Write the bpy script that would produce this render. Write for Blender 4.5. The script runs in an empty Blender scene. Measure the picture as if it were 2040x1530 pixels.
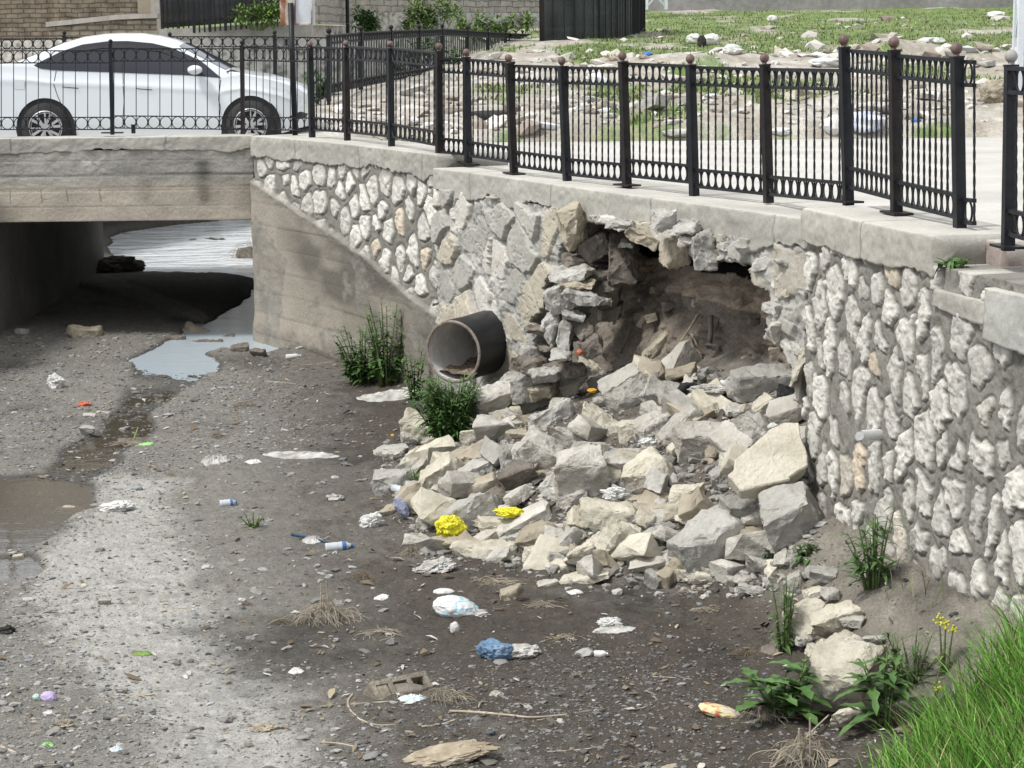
import bpy, bmesh, math, random
import numpy as np
from mathutils import Vector, Matrix, Euler

# ------------------------------------------------------------------ camera
SC = bpy.context.scene
C = SC.collection
FPX = 4245.0
CAMZ = 1.13
TH = math.atan((765 - 78) / FPX)
RO = 0.012
F_ = np.array([0, math.cos(TH), -math.sin(TH)])
U0 = np.array([0, math.sin(TH), math.cos(TH)])
R0 = np.array([1.0, 0, 0])
R_ = R0 * math.cos(RO) - U0 * math.sin(RO)
U_ = U0 * math.cos(RO) + R0 * math.sin(RO)
CAM = np.array([0, 0, CAMZ])
cd = bpy.data.cameras.new('camera')
cam = bpy.data.objects.new('camera', cd)
C.objects.link(cam)
cd.sensor_width = 36
cd.lens = 36 * FPX / 2040
cd.clip_end = 1000
m = Matrix(((R_[0], U_[0], -F_[0], 0), (R_[1], U_[1], -F_[1], 0), (R_[2], U_[2], -F_[2], CAMZ), (0, 0, 0, 1)))
cam.matrix_world = m
SC.camera = cam

# ------------------------------------------------------------------ light
SUN_EL, SUN_AZ = 56.0, -118.0      # azimuth measured from +Y (away from the camera) towards +X
w = bpy.data.worlds.new('World'); SC.world = w; w.use_nodes = True
nt = w.node_tree; nt.nodes.clear()
sky = nt.nodes.new('ShaderNodeTexSky'); sky.sky_type = 'NISHITA'; sky.sun_disc = False
sky.sun_elevation = math.radians(SUN_EL); sky.sun_rotation = math.radians(SUN_AZ)
sky.air_density = 1.0; sky.dust_density = 4.0; sky.altitude = 300
hs = nt.nodes.new('ShaderNodeHueSaturation'); hs.inputs['Saturation'].default_value = 0.32
hs.inputs['Value'].default_value = 1.0
bg = nt.nodes.new('ShaderNodeBackground'); bg.inputs[1].default_value = 0.095
wo = nt.nodes.new('ShaderNodeOutputWorld')
nt.links.new(sky.outputs[0], hs.inputs['Color']); 
cn = nt.nodes.new('ShaderNodeTexNoise'); cn.inputs['Scale'].default_value = 2.2; cn.inputs['Detail'].default_value = 6      # thin bright cloud cover
cr = nt.nodes.new('ShaderNodeValToRGB'); cr.color_ramp.elements[0].position = .3; cr.color_ramp.elements[0].color = (.60, .66, .74, 1); cr.color_ramp.elements[1].position = .62; cr.color_ramp.elements[1].color = (.98, .98, 1, 1)
cx = nt.nodes.new('ShaderNodeMix'); cx.data_type = 'RGBA'; cx.blend_type = 'MULTIPLY'; cx.inputs['Factor'].default_value = 1; cx.inputs['B'].default_value = (8.6, 8.6, 8.6, 1)
mm = nt.nodes.new('ShaderNodeMix'); mm.data_type = 'RGBA'; mm.inputs['Factor'].default_value = .68
nt.links.new(cn.outputs['Fac'], cr.inputs[0]); nt.links.new(cr.outputs[0], cx.inputs['A'])
nt.links.new(hs.outputs[0], mm.inputs['A']); nt.links.new(cx.outputs['Result'], mm.inputs['B']); nt.links.new(mm.outputs['Result'], bg.inputs[0]); nt.links.new(bg.outputs[0], wo.inputs[0])
sl = bpy.data.lights.new('sun', 'SUN'); sl.energy = 2.0; sl.angle = math.radians(11); sl.color = (1, 0.98, 0.945)
sun = bpy.data.objects.new('sun', sl); C.objects.link(sun)
az = math.radians(SUN_AZ); el = math.radians(SUN_EL)
sd = Vector((math.sin(az) * math.cos(el), math.cos(az) * math.cos(el), math.sin(el)))
sun.rotation_euler = sd.to_track_quat('Z', 'Y').to_euler()
SC.view_settings.view_transform = 'Standard'; SC.view_settings.look = 'None'
SC.view_settings.gamma = 1; SC.view_settings.exposure = 0.9

# ------------------------------------------------------------------ helpers
def ray(u, v):
    d = F_ + R_ * ((u - 1020) / FPX) + U_ * ((765 - v) / FPX)
    return d
def px(u, v, z=0.0):
    d = ray(u, v); t = (z - CAMZ) / d[2]
    return CAM + d * t
def pd(u, v, Y):
    d = ray(u, v); return CAM + d * (Y / d[1])
def proj(X, Y, Z):
    dx, dy, dz = X, Y, Z - CAMZ
    f = dx * F_[0] + dy * F_[1] + dz * F_[2]
    r = dx * R_[0] + dy * R_[1] + dz * R_[2]
    q = dx * U_[0] + dy * U_[1] + dz * U_[2]
    f = np.maximum(f, 0.05)
    return 1020 + FPX * r / f, 765 - FPX * q / f

_T = {}
def _tab2(seed):
    if ('2', seed) not in _T: _T['2', seed] = np.random.RandomState(seed + 11).rand(256, 256)
    return _T['2', seed]
def _tab3(seed):
    if ('3', seed) not in _T: _T['3', seed] = np.random.RandomState(seed + 77).rand(32, 32, 32)
    return _T['3', seed]
def vn2(x, y, seed=0):
    t = _tab2(seed); xi = np.floor(x).astype(int); yi = np.floor(y).astype(int)
    fx = x - xi; fy = y - yi; fx = fx * fx * (3 - 2 * fx); fy = fy * fy * (3 - 2 * fy)
    a = t[xi & 255, yi & 255]; b = t[(xi + 1) & 255, yi & 255]; c = t[xi & 255, (yi + 1) & 255]; d = t[(xi + 1) & 255, (yi + 1) & 255]
    return (a * (1 - fx) + b * fx) * (1 - fy) + (c * (1 - fx) + d * fx) * fy
def fbm2(x, y, o=4, seed=0):
    x = np.asarray(x, float); y = np.asarray(y, float)
    s = 0; a = 0.5; n = 0
    for i in range(o):
        s = s + a * vn2(x, y, seed + i); n += a; a *= 0.5; x = x * 2.03 + 17.1; y = y * 2.03 + 9.7
    return s / n - 0.5
def vn3(p, seed=0):
    t = _tab3(seed); i = np.floor(p).astype(int); f = p - i; f = f * f * (3 - 2 * f)
    r = 0
    for dx in (0, 1):
        wx = f[:, 0] if dx else 1 - f[:, 0]
        for dy in (0, 1):
            wy = f[:, 1] if dy else 1 - f[:, 1]
            for dz in (0, 1):
                wz = f[:, 2] if dz else 1 - f[:, 2]
                r = r + wx * wy * wz * t[(i[:, 0] + dx) & 31, (i[:, 1] + dy) & 31, (i[:, 2] + dz) & 31]
    return r
def fbm3(p, o=3, seed=0):
    s = 0; a = 0.5; n = 0
    for k in range(o):
        s = s + a * vn3(p, seed + k); n += a; a *= 0.5; p = p * 2.03 + 5.3
    return s / n - 0.5
def ss(a, b, x):
    t = np.clip((x - a) / (b - a), 0, 1); return t * t * (3 - 2 * t)
def voro(S, Z, cx, cz, seed, jit=0.8):
    rs = np.random.RandomState(seed); T = rs.rand(4, 64, 64)
    x = S / cx; y = Z / cz
    ci = np.floor(x).astype(int)
    F1 = np.full(x.shape, 9.0); F2 = np.full(x.shape, 9.0); ra = np.zeros(x.shape); rb = np.zeros(x.shape)
    for dx in (-1, 0, 1):
        i = ci + dx; off = 0.5 * (i & 1)
        yy = y + off; cj = np.floor(yy).astype(int)
        for dy in (-1, 0, 1):
            j = cj + dy
            a = T[0][i & 63, j & 63]; b = T[1][i & 63, j & 63]
            X = i + 0.5 + (a - .5) * jit; Y = j + 0.5 + (b - .5) * jit
            d = np.hypot(x - X, yy - Y)
            up = d < F1
            F2 = np.where(up, F1, np.minimum(F2, d)); F1 = np.where(up, d, F1)
            ra = np.where(up, T[2][i & 63, j & 63], ra); rb = np.where(up, T[3][i & 63, j & 63], rb)
    return F1, F2, ra, rb
def sdpoly(X, Y, P):
    """signed distance to polygon, negative inside"""
    P = np.asarray(P, float); n = len(P)
    d = np.full(X.shape, 1e9); ins = np.zeros(X.shape, bool)
    for i in range(n):
        a = P[i]; b = P[(i + 1) % n]; e = b - a
        wx = X - a[0]; wy = Y - a[1]
        t = np.clip((wx * e[0] + wy * e[1]) / (e @ e + 1e-12), 0, 1)
        d = np.minimum(d, np.hypot(wx - e[0] * t, wy - e[1] * t))
        c = ((a[1] <= Y) & (b[1] > Y)) | ((b[1] <= Y) & (a[1] > Y))
        den = (b[1] - a[1]) if abs(b[1] - a[1]) > 1e-12 else 1e-12
        xi = a[0] + (Y - a[1]) * (b[0] - a[0]) / den
        ins ^= c & (X < xi)
    return np.where(ins, -d, d)

def tag(o, label=None, cat=None, group=None, kind=None):
    if label: o['label'] = label
    if cat: o['category'] = cat
    if group: o['group'] = group
    if kind: o['kind'] = kind
    return o
def empty(name, loc, label, cat, group=None, rz=0):
    o = bpy.data.objects.new(name, None); C.objects.link(o); o.location = Vector(tuple(loc)); o.rotation_euler = (0, 0, rz)
    o.empty_display_size = 0.1
    return tag(o, label, cat, group)
def mesh_np(name, V, Fs, mat=None, parent=None, smooth=True, col=None, origin=None, sharp=None):
    """V (n,3); Fs list of (m,k) arrays"""
    V = np.asarray(V, float)
    if origin is not None: V = V - np.asarray(origin, float)
    me = bpy.data.meshes.new(name)
    Fs = [np.asarray(f) for f in Fs if len(f)]
    tot = np.concatenate([np.full(len(f), f.shape[1]) for f in Fs])
    loops = np.concatenate([f.ravel() for f in Fs])
    me.vertices.add(len(V)); me.vertices.foreach_set('co', V.astype(np.float32).ravel())
    me.loops.add(len(loops)); me.loops.foreach_set('vertex_index', loops.astype(np.int32))
    me.polygons.add(len(tot)); st = np.concatenate([[0], np.cumsum(tot)[:-1]])
    me.polygons.foreach_set('loop_start', st.astype(np.int32)); me.polygons.foreach_set('loop_total', tot.astype(np.int32))
    me.polygons.foreach_set('use_smooth', np.full(len(tot), smooth))
    if col is not None:
        at = me.attributes.new('Col', 'FLOAT_COLOR', 'POINT')
        c4 = np.ones((len(V), 4), np.float32); c4[:, :3] = col
        at.data.foreach_set('color', c4.ravel())
    me.update(calc_edges=True); me.validate()
    if sharp: me.set_sharp_from_angle(angle=math.radians(sharp))
    o = bpy.data.objects.new(name, me); C.objects.link(o)
    if mat: me.materials.append(mat)
    if parent is not None: o.parent = parent
    elif origin is not None: o.location = Vector(tuple(origin))
    return o
def gridF(nu, nv):
    i = np.arange(nu - 1)[:, None]; j = np.arange(nv - 1)[None]
    a = i * nv + j
    return np.stack([a, a + nv, a + nv + 1, a + 1], -1).reshape(-1, 4)

class MB:
    """collects simple shapes, links them as ONE mesh object"""
    def __init__(s): s.V = []; s.F = {}; s.n = 0
    def add(s, V, Fs):
        V = np.asarray(V, float)
        for f in Fs:
            f = np.asarray(f)
            if len(f): s.F.setdefault(f.shape[1], []).append(f + s.n)
        s.V.append(V); s.n += len(V)
    def box(s, c, d, R=None):
        v = np.array([[x, y, z] for x in (-.5, .5) for y in (-.5, .5) for z in (-.5, .5)]) * np.asarray(d, float)
        if R is not None: v = v @ np.asarray(R).T
        s.add(v + np.asarray(c, float), [np.array([[0, 1, 3, 2], [4, 6, 7, 5], [0, 4, 5, 1], [2, 3, 7, 6], [0, 2, 6, 4], [1, 5, 7, 3]])])
    def bar(s, a, b, w, t=None, up=(0, 0, 1)):
        """rectangular bar a->b, w across, t in the other direction"""
        t = t or w; a = np.asarray(a, float); b = np.asarray(b, float); d = b - a; L = np.linalg.norm(d); d = d / L
        u = np.asarray(up, float)
        if abs(d @ u) > .95: u = np.array([0, 1.0, 0])
        x = np.cross(d, u); x /= np.linalg.norm(x); y = np.cross(x, d)
        s.box((a + b) / 2, (w, L, t), np.stack([x, d, y], 1))
    def tube(s, pts, r, k=8, cap=True, twist=0):
        pts = np.asarray(pts, float); n = len(pts); r = np.broadcast_to(np.asarray(r, float), (n,))
        T = np.gradient(pts, axis=0); T /= np.linalg.norm(T, axis=1)[:, None] + 1e-12
        u = np.array([0, 0, 1.0]) if abs(T[0][2]) < .9 else np.array([0, 1.0, 0])
        V = []
        for i in range(n):
            x = np.cross(T[i], u); x /= np.linalg.norm(x) + 1e-12; y = np.cross(x, T[i]); u = y
            a = np.arange(k) * 2 * math.pi / k + twist * i
            V.append(pts[i] + r[i] * (np.cos(a)[:, None] * x + np.sin(a)[:, None] * y))
        V = np.concatenate(V); i = np.arange(n - 1)[:, None]; j = np.arange(k)[None]
        f = np.stack([i * k + j, i * k + (j + 1) % k, (i + 1) * k + (j + 1) % k, (i + 1) * k + j], -1).reshape(-1, 4)
        Fs = [f]
        if cap:
            V = np.concatenate([V, pts[:1], pts[-1:]]); c0 = n * k; c1 = n * k + 1; jj = np.arange(k)
            Fs += [np.stack([(jj + 1) % k, jj, np.full(k, c0)], 1), np.stack([(n - 1) * k + jj, (n - 1) * k + (jj + 1) % k, np.full(k, c1)], 1)]
        s.add(V, Fs)
    def lathe(s, prof, k=16, M=None, c=(0, 0, 0)):
        """prof (r,z) list around z"""
        prof = np.asarray(prof, float); n = len(prof); a = np.arange(k) * 2 * math.pi / k
        V = np.stack([prof[:, 0][:, None] * np.cos(a), prof[:, 0][:, None] * np.sin(a), np.repeat(prof[:, 1][:, None], k, 1)], -1).reshape(-1, 3)
        if M is not None: V = V @ np.asarray(M).T
        V = V + np.asarray(c, float)
        i = np.arange(n - 1)[:, None]; j = np.arange(k)[None]
        f = np.stack([i * k + j, i * k + (j + 1) % k, (i + 1) * k + (j + 1) % k, (i + 1) * k + j], -1).reshape(-1, 4)
        s.add(V, [f])
    def ball(s, c, r, n=10, sc=(1, 1, 1)):
        p = [(math.sin(math.pi * i / n) * r + 1e-5, -math.cos(math.pi * i / n) * r) for i in range(n + 1)]
        s.lathe(p, 12, np.diag(sc), c)
    def build(s, name, mat, parent=None, origin=None, smooth=False, sharp=None, col=None):
        V = np.concatenate(s.V)
        Fs = [np.concatenate(f) for f in s.F.values()]
        if parent is not None and origin is None: origin = np.array(parent.location) if parent.parent is None else None
        return mesh_np(name, V, Fs, mat, parent, smooth, col, origin, sharp)

# ------------------------------------------------------------------ materials
def _n(nt, t, **k):
    n = nt.nodes.new(t)
    for a, b in k.items(): setattr(n, a, b)
    return n
def material(name, cols=None, scale=5, detail=6, rough=0.85, attr=False, bump=None, metal=0, var=0.0, spec=0.3,
             fine=(60, 0.18), patch=None, trans=0, coord='Object', stretch=None, coat=0, ior=None, alpha=None):
    """procedural material: noise colour ramp (or Col attribute) x fine noise x per-object variation, with noise bump"""
    mt = bpy.data.materials.new(name); mt.use_nodes = True; nt = mt.node_tree; L = nt.links
    b = nt.nodes['Principled BSDF']
    b.inputs['Roughness'].default_value = rough; b.inputs['Metallic'].default_value = metal
    b.inputs['Specular IOR Level'].default_value = spec
    if coat: b.inputs['Coat Weight'].default_value = coat; b.inputs['Coat Roughness'].default_value = 0.05
    if ior: b.inputs['IOR'].default_value = ior
    if trans: b.inputs['Transmission Weight'].default_value = trans
    if alpha is not None: b.inputs['Alpha'].default_value = alpha
    tc = _n(nt, 'ShaderNodeTexCoord')
    vec = tc.outputs[coord]
    if stretch:
        mp = _n(nt, 'ShaderNodeMapping'); mp.inputs['Scale'].default_value = stretch; L.new(vec, mp.inputs[0]); vec = mp.outputs[0]
    if attr:
        a = _n(nt, 'ShaderNodeAttribute'); a.attribute_name = 'Col'; out = a.outputs['Color']
    else:
        no = _n(nt, 'ShaderNodeTexNoise'); no.inputs['Scale'].default_value = scale; no.inputs['Detail'].default_value = detail
        L.new(vec, no.inputs['Vector'])
        rp = _n(nt, 'ShaderNodeValToRGB'); e = rp.color_ramp.elements
        n = len(cols)
        while len(e) < n: e.new(0.5)
        for i, c in enumerate(cols):
            e[i].position = c[0]; e[i].color = (*c[1], 1)
        L.new(no.outputs['Fac'], rp.inputs[0]); out = rp.outputs[0]
    def mul(out, fac_out, lo, hi):
        mr = _n(nt, 'ShaderNodeMapRange'); mr.inputs[1].default_value = 0.25; mr.inputs[2].default_value = 0.75; mr.inputs[3].default_value = lo; mr.inputs[4].default_value = hi
        L.new(fac_out, mr.inputs[0])
        mx = _n(nt, 'ShaderNodeMix', data_type='RGBA', blend_type='MULTIPLY'); mx.inputs['Factor'].default_value = 1
        L.new(out, mx.inputs['A']); L.new(mr.outputs[0], mx.inputs['B']); return mx.outputs['Result']
    if fine:
        n2 = _n(nt, 'ShaderNodeTexNoise'); n2.inputs['Scale'].default_value = fine[0]; n2.inputs['Detail'].default_value = 5
        n2.inputs['Roughness'].default_value = 0.7
        L.new(vec, n2.inputs['Vector']); out = mul(out, n2.outputs['Fac'], 1 - fine[1], 1 + fine[1])
    if patch:
        n3 = _n(nt, 'ShaderNodeTexNoise'); n3.inputs['Scale'].default_value = patch[0]; n3.inputs['Detail'].default_value = 8; n3.inputs['Roughness'].default_value = 0.65
        L.new(vec, n3.inputs['Vector'])
        mr = _n(nt, 'ShaderNodeMapRange'); mr.inputs[1].default_value = patch[1]; mr.inputs[2].default_value = patch[1] + 0.12
        L.new(n3.outputs['Fac'], mr.inputs[0])
        mx = _n(nt, 'ShaderNodeMix', data_type='RGBA'); L.new(mr.outputs[0], mx.inputs['Factor']); L.new(out, mx.inputs['A']); mx.inputs['B'].default_value = (*patch[2], 1)
        out = mx.outputs['Result']
    if var:
        oi = _n(nt, 'ShaderNodeObjectInfo')
        mr = _n(nt, 'ShaderNodeMapRange'); mr.inputs[3].default_value = 1 - var; mr.inputs[4].default_value = 1 + var
        L.new(oi.outputs['Random'], mr.inputs[0])
        mx = _n(nt, 'ShaderNodeMix', data_type='RGBA', blend_type='MULTIPLY'); mx.inputs['Factor'].default_value = 1
        L.new(out, mx.inputs['A']); L.new(mr.outputs[0], mx.inputs['B']); out = mx.outputs['Result']
    L.new(out, b.inputs['Base Color'])
    if bump:
        prev = None
        for sc_, st, di in (bump if isinstance(bump, list) else [bump]):
            nb = _n(nt, 'ShaderNodeTexNoise'); nb.inputs['Scale'].default_value = sc_; nb.inputs['Detail'].default_value = 6; nb.inputs['Roughness'].default_value = 0.62
            L.new(vec, nb.inputs['Vector'])
            bn = _n(nt, 'ShaderNodeBump'); bn.inputs['Strength'].default_value = st; bn.inputs['Distance'].default_value = di
            L.new(nb.outputs['Fac'], bn.inputs['Height'])
            if prev: L.new(prev, bn.inputs['Normal'])
            prev = bn.outputs[0]
        L.new(prev, b.inputs['Normal'])
    return mt
def G(v, t=1.0): return (v * 1.0, v * (0.985 if t else 1), v * (0.95 if t == 1 else 0.9))
MT = {}
MT['bed'] = material('mud_gravel', attr=True, rough=0.85, fine=(55, .4), bump=[(14, .6, .04), (38, .8, .03), (110, .8, .012)], spec=.25)
MT['wall'] = material('rubble_masonry', attr=True, rough=0.92, fine=(45, .22), bump=[(22, .5, .02), (90, .5, .008)], spec=.15)
MT['conc'] = material('rough_concrete', attr=True, rough=0.93, fine=(35, .16), bump=[(14, .35, .015), (80, .5, .006)], spec=.15)
MT['soil'] = material('dug_soil', attr=True, rough=0.95, fine=(40, .35), bump=[(18, .8, .04), (70, .8, .015)], spec=.1)
MT['lime'] = material('limestone', [(.3, (.30, .28, .24)), (.5, (.43, .41, .365)), (.7, (.49, .475, .43))], 3.5, 8, .9, var=.14, fine=(42, .15),
                      patch=(5, .58, (.24, .22, .185)), bump=[(9, .8, .05), (30, .8, .02), (80, .6, .01)], spec=.15)
MT['cream'] = material('cream_limestone', [(.3, (.34, .31, .24)), (.5, (.47, .44, .36)), (.7, (.52, .49, .41))], 3, 8, .9, var=.1, fine=(38, .12),
                       patch=(5, .60, (.30, .275, .22)), bump=[(8, .6, .04), (26, .7, .018), (70, .5, .01)], spec=.15)
MT['tan'] = material('tan_sandstone', [(.3, (.22, .19, .145)), (.5, (.31, .275, .21)), (.7, (.39, .35, .28))], 3, 8, .92, var=.12, fine=(38, .15),
                     bump=[(8, .5, .03), (50, .5, .01)], spec=.15)
MT['greyst'] = material('grey_stone', [(.3, (.26, .25, .225)), (.5, (.34, .33, .30)), (.7, (.42, .41, .38))], 3, 8, .92, var=.14, fine=(38, .18),
                        bump=[(9, .6, .04), (50, .6, .012)], spec=.15)
MT['darkst'] = material('dark_stone', [(.3, (.10, .085, .07)), (.6, (.19, .17, .145))], 4, 8, .95, var=.12, fine=(38, .2), bump=[(9, .6, .04), (50, .6, .012)], spec=.1)
MT['asph'] = material('broken_asphalt', [(.3, (.012, .012, .013)), (.6, (.035, .035, .036)), (.75, (.09, .085, .08))], 14, 8, .85, fine=(70, .4), bump=[(18, 1, .04), (70, .9, .015)], spec=.3)
MT['iron'] = material('black_painted_iron', [(.35, (.006, .007, .009)), (.65, (.013, .014, .017))], 12, 5, .5, fine=(60, .2), patch=(9, .68, (.03, .018, .014)), spec=.28, bump=(120, .15, .002))
MT['rustpost'] = material('rusting_iron', [(.35, (.009, .008, .009)), (.65, (.020, .015, .014))], 12, 5, .6, fine=(60, .25), spec=.25, bump=(120, .3, .003))
MT['ballrust'] = material('rusty_ball', [(.35, (.09, .055, .045)), (.65, (.15, .10, .085))], 20, 5, .55, fine=(60, .25), spec=.4, bump=(80, .3, .003))
print('p1 ok')
# ------------------------------------------------------------------ plan lines (from the top edges of the copings)
ZB = -0.12                                   # the middle coping lies a little lower
PA = np.array([[-3.15, 26.3], [-1.93, 24.2], [-.70, 21.35]])
PB = np.array([[-.72, 21.15], [-.07, 19.75], [.50, 18.3], [1.30, 16.5], [2.06, 14.75]])
PC = np.array([[1.97, 14.15], [2.20, 12.98], [2.42, 12.05], [2.60, 11.42], [2.98, 10.2], [3.2, 8.0]])
BZ = -2.5
YBR = 26.3                        # bridge front face
def resample(P, ds):
    P = np.asarray(P, float)
    # rounded corners: Chaikin
    Q = P
    for _ in range(2):
        n = [Q[0]]
        for a, b in zip(Q[:-1], Q[1:]): n += [a * .75 + b * .25, a * .25 + b * .75]
        n.append(Q[-1]); Q = np.array(n)
    d = np.r_[0, np.cumsum(np.hypot(*np.diff(Q, axis=0).T))]
    n = max(2, int(d[-1] / ds)); s = np.linspace(0, d[-1], n)
    X = np.interp(s, d, Q[:, 0]); Y = np.interp(s, d, Q[:, 1])
    tx = np.gradient(X, s); ty = np.gradient(Y, s); l = np.hypot(tx, ty); tx /= l; ty /= l
    return s, X, Y, ty, -tx                   # outward normal (towards the river)
def near_line(P, x, y):
    """arc position and signed outward distance from polyline"""
    best = np.full(x.shape, 1e9); S = np.zeros(x.shape); D = np.zeros(x.shape); acc = 0
    for a, b in zip(P[:-1], P[1:]):
        e = b - a; L = np.hypot(*e); t = np.clip(((x - a[0]) * e[0] + (y - a[1]) * e[1]) / L ** 2, 0, 1)
        qx = x - a[0] - e[0] * t; qy = y - a[1] - e[1] * t; d = np.hypot(qx, qy)
        sg = np.sign(qx * e[1] - qy * e[0]); sg = np.where(sg == 0, 1, sg)
        u = d < best; best = np.where(u, d, best); S = np.where(u, acc + L * t, S); D = np.where(u, d * sg, D); acc += L
    return S, D

# ------------------------------------------------------------------ river bed height
def P2(pts, z=BZ): return np.array([px(u, v, z)[:2] for u, v in pts])
POND_FAR = P2([(206, 470), (230, 459), (300, 449), (400, 438), (560, 425), (640, 425), (560, 520), (520, 560), (455, 548), (400, 550), (300, 546), (215, 542), (204, 500)])
POND_MID = P2([(560, 520), (500, 560), (478, 588), (430, 620), (398, 640), (330, 680), (262, 714), (300, 735), (425, 738), (432, 722), (400, 700), (440, 688), (527, 697), (600, 690)])
STREAM = P2([(262, 714), (430, 736), (380, 775), (330, 800), (300, 850), (250, 900), (205, 950), (190, 1010), (-200, 1010), (-200, 945), (90, 940), (130, 890), (200, 850), (235, 790), (250, 745)])
PUDDLE = P2([(-300, 950), (60, 945), (195, 958), (190, 1005), (150, 1020), (90, 1065), (50, 1092), (-300, 1110)])
PUD2 = P2([(-300, 1105), (0, 1100), (70, 1095), (95, 1125), (60, 1150), (-300, 1170)])
HOLE_S0 = 0
def heap(x, y):
    S, D = near_line(PB, x, y)
    L = np.sum(np.hypot(*np.diff(PB, axis=0).T))
    over = np.maximum(0, (x - PB[-1][0]) * .394 + (y - PB[-1][1]) * -.919)
    ext = np.interp(S, [1.4, 2.2, 2.8, 4.6, 6.8], [0.1, 1.2, 1.8, 2.25, 1.75]) - .9 * over
    ext = np.maximum(ext, .05)
    top = np.interp(S, [1.4, 2.2, 2.9, 4.2, 5.5, 6.8], [0.0, 0.20, 0.58, 0.90, 1.02, 1.0])
    D2 = np.maximum(D, -0.6)
    h = top * np.clip(1 - (D2 + .2) / (ext + .2), 0, 1.25)
    return h * ss(-2.6, -1.9, D)
def bedz(x, y, detail=True):
    x = np.asarray(x, float); y = np.asarray(y, float)
    z = BZ + 0.035 * fbm2(x * .7, y * .7, 3, 1) * 2
    z = z + 0.03 * ss(12, 9, y)
    h = heap(x, y)
    z = z + h
    # mud and spilt mortar at the foot of the right wall
    S, D = near_line(PC, x, y)
    D = D + .12 * fbm2(x * 2, y * 2, 3, 5)
    k = np.interp(S, [0, .6, 2, 4, 8], [.28, .42, .42, .40, .4])
    fr_ = ss(-.7, .1, (x - PC[0][0]) * .19 + (y - PC[0][1]) * -.98)
    z = z + (k * ss(.75, 0.0, D) + .12 * ss(1.1, .4, D)) * fr_
    S, DA = near_line(PA, x, y)
    z = z + .06 * ss(.5, 0, DA)
    bank = ss(43.2, 45.5, y + .25 * x)
    z = z + .35 * bank
    if detail:
        z = z + 0.02 * fbm2(x * 4, y * 4, 3, 7) + 0.016 * fbm2(x * 17, y * 17, 3, 9) + .022 * np.abs(fbm2(x * 7, y * 11, 3, 10))
        fr2 = ss(.9, .2, D) * fr_
        z = z + fr2 * (.07 * fbm2(x * 5, y * 5, 4, 13) + .03 * fbm2(x * 22, y * 22, 3, 14))
        z = z + 0.05 * (h > .02) * fbm2(x * 6, y * 6, 3, 8)
    w = 0.14 * fbm2(x * 2.3, y * 1.2, 3, 12)
    dep = np.zeros(x.shape)
    for P, dd, sc in ((POND_FAR, .12, .3), (POND_MID, .12, .22), (STREAM, .036, .10), (PUDDLE, .10, .12), (PUD2, .07, .12)):
        d = sdpoly(x, y, P) + w * (1.6 if P is STREAM else 1)
        dep = np.maximum(dep, dd * ss(sc * .7, -sc, d))
    z = z - dep
    return z
WZ = BZ - 0.035
def hit(u, v, zoff=0):
    d = ray(u, v); t = np.linspace(8.5, 46, 1500)
    X = d[0] / d[1] * t; Y = t; Z = CAMZ + d[2] / d[1] * t
    g = bedz(X, Y, False) + zoff
    i = np.argmax(Z < g)
    return np.array([X[i], Y[i], Z[i]])

# bed mesh: fan-shaped grid, finer near the viewer's side
u = np.r_[np.linspace(-1.0, -.30, 40), np.linspace(-.295, .295, 860), np.linspace(.30, .6, 20)]
yv = np.r_[np.linspace(3, 9, 30)[:-1], np.exp(np.linspace(math.log(9), math.log(26), 560))[:-1], np.exp(np.linspace(math.log(26), math.log(52), 160))]
Yg, Ug = np.meshgrid(yv, u, indexing='ij'); Xg = Yg * Ug
Zg = bedz(Xg, Yg)
# colour of the bed: damp dark mud, paler dry silt, gravel
PATH = P2([(225, 950), (330, 955), (325, 1010), (345, 1080), (385, 1150), (395, 1230), (430, 1300), (500, 1350), (560, 1400), (640, 1540), (620, 1700), (240, 1700), (330, 1450), (160, 1330), (110, 1250), (50, 1150), (100, 1090), (190, 1040)])
def bedcol(X, Y):
    n1 = fbm2(X * 1.3, Y * .8, 4, 21); n2 = fbm2(X * 7, Y * 5, 4, 31); n3 = fbm2(X * 30, Y * 22, 3, 41) + .5 * fbm2(X * 11, Y * 8, 3, 43)
    dark = np.array([.074, .063, .051]); mid = np.array([.135, .125, .108]); pale = np.array([.37, .36, .33])
    t = ss(.0, .24, n1 + .55 * n2 + .12 * ss(-1.2, -2.2, X) )[..., None] * .8
    c = dark * (1 - t) + mid * t
    # left gravel bars are greyer and paler
    lf = ss(-.6, -2.2, X + .25 * n1 * 4 + (Y - 14) * .12)[..., None]
    c = c * (1 - lf * .75) + np.array([.235, .225, .20]) * lf * .75
    p = ss(.22, -.18, sdpoly(X, Y, PATH) + .5 * n2 + .2 * n1)[..., None] * (1.0 + .6 * n2[..., None])
    c = c * (1 - p) + pale * p
    c = c * (1 + .55 * n3[..., None]) 
    wet = ss(WZ + .030, WZ + .004, bedz(X, Y, False) + .5 * (bedz(X, Y) - bedz(X, Y, False)))[..., None]
    c = c * (1 - .58 * wet)
    h = heap(X, Y)[..., None]
    hk = ss(.05, .25, h)
    c = c * (1 - hk) + np.array([.115, .10, .083]) * (1 + n2[..., None]) * hk
    S, D = near_line(PC, X, Y); m_ = ss(.8, .3, D)[..., None]
    c = c * (1 - m_) + np.array([.20, .182, .152]) * (1 + 1.3 * n2[..., None]) * m_
    S, D = near_line(PB, X, Y); m_ = (ss(1.2, .3, D) * ss(.9, .5, S))[..., None] * .6
    c = c * (1 - m_) + dark * m_
    return np.clip(c, .02, .7)
bcol = bedcol(Xg, Yg)
nu, nv = Zg.shape
o = mesh_np('river_bed', np.stack([Xg, Yg, Zg], -1).reshape(-1, 3), [gridF(nu, nv)[:, ::-1]], MT['bed'], col=bcol.reshape(-1, 3))
tag(o, kind='structure')

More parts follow.
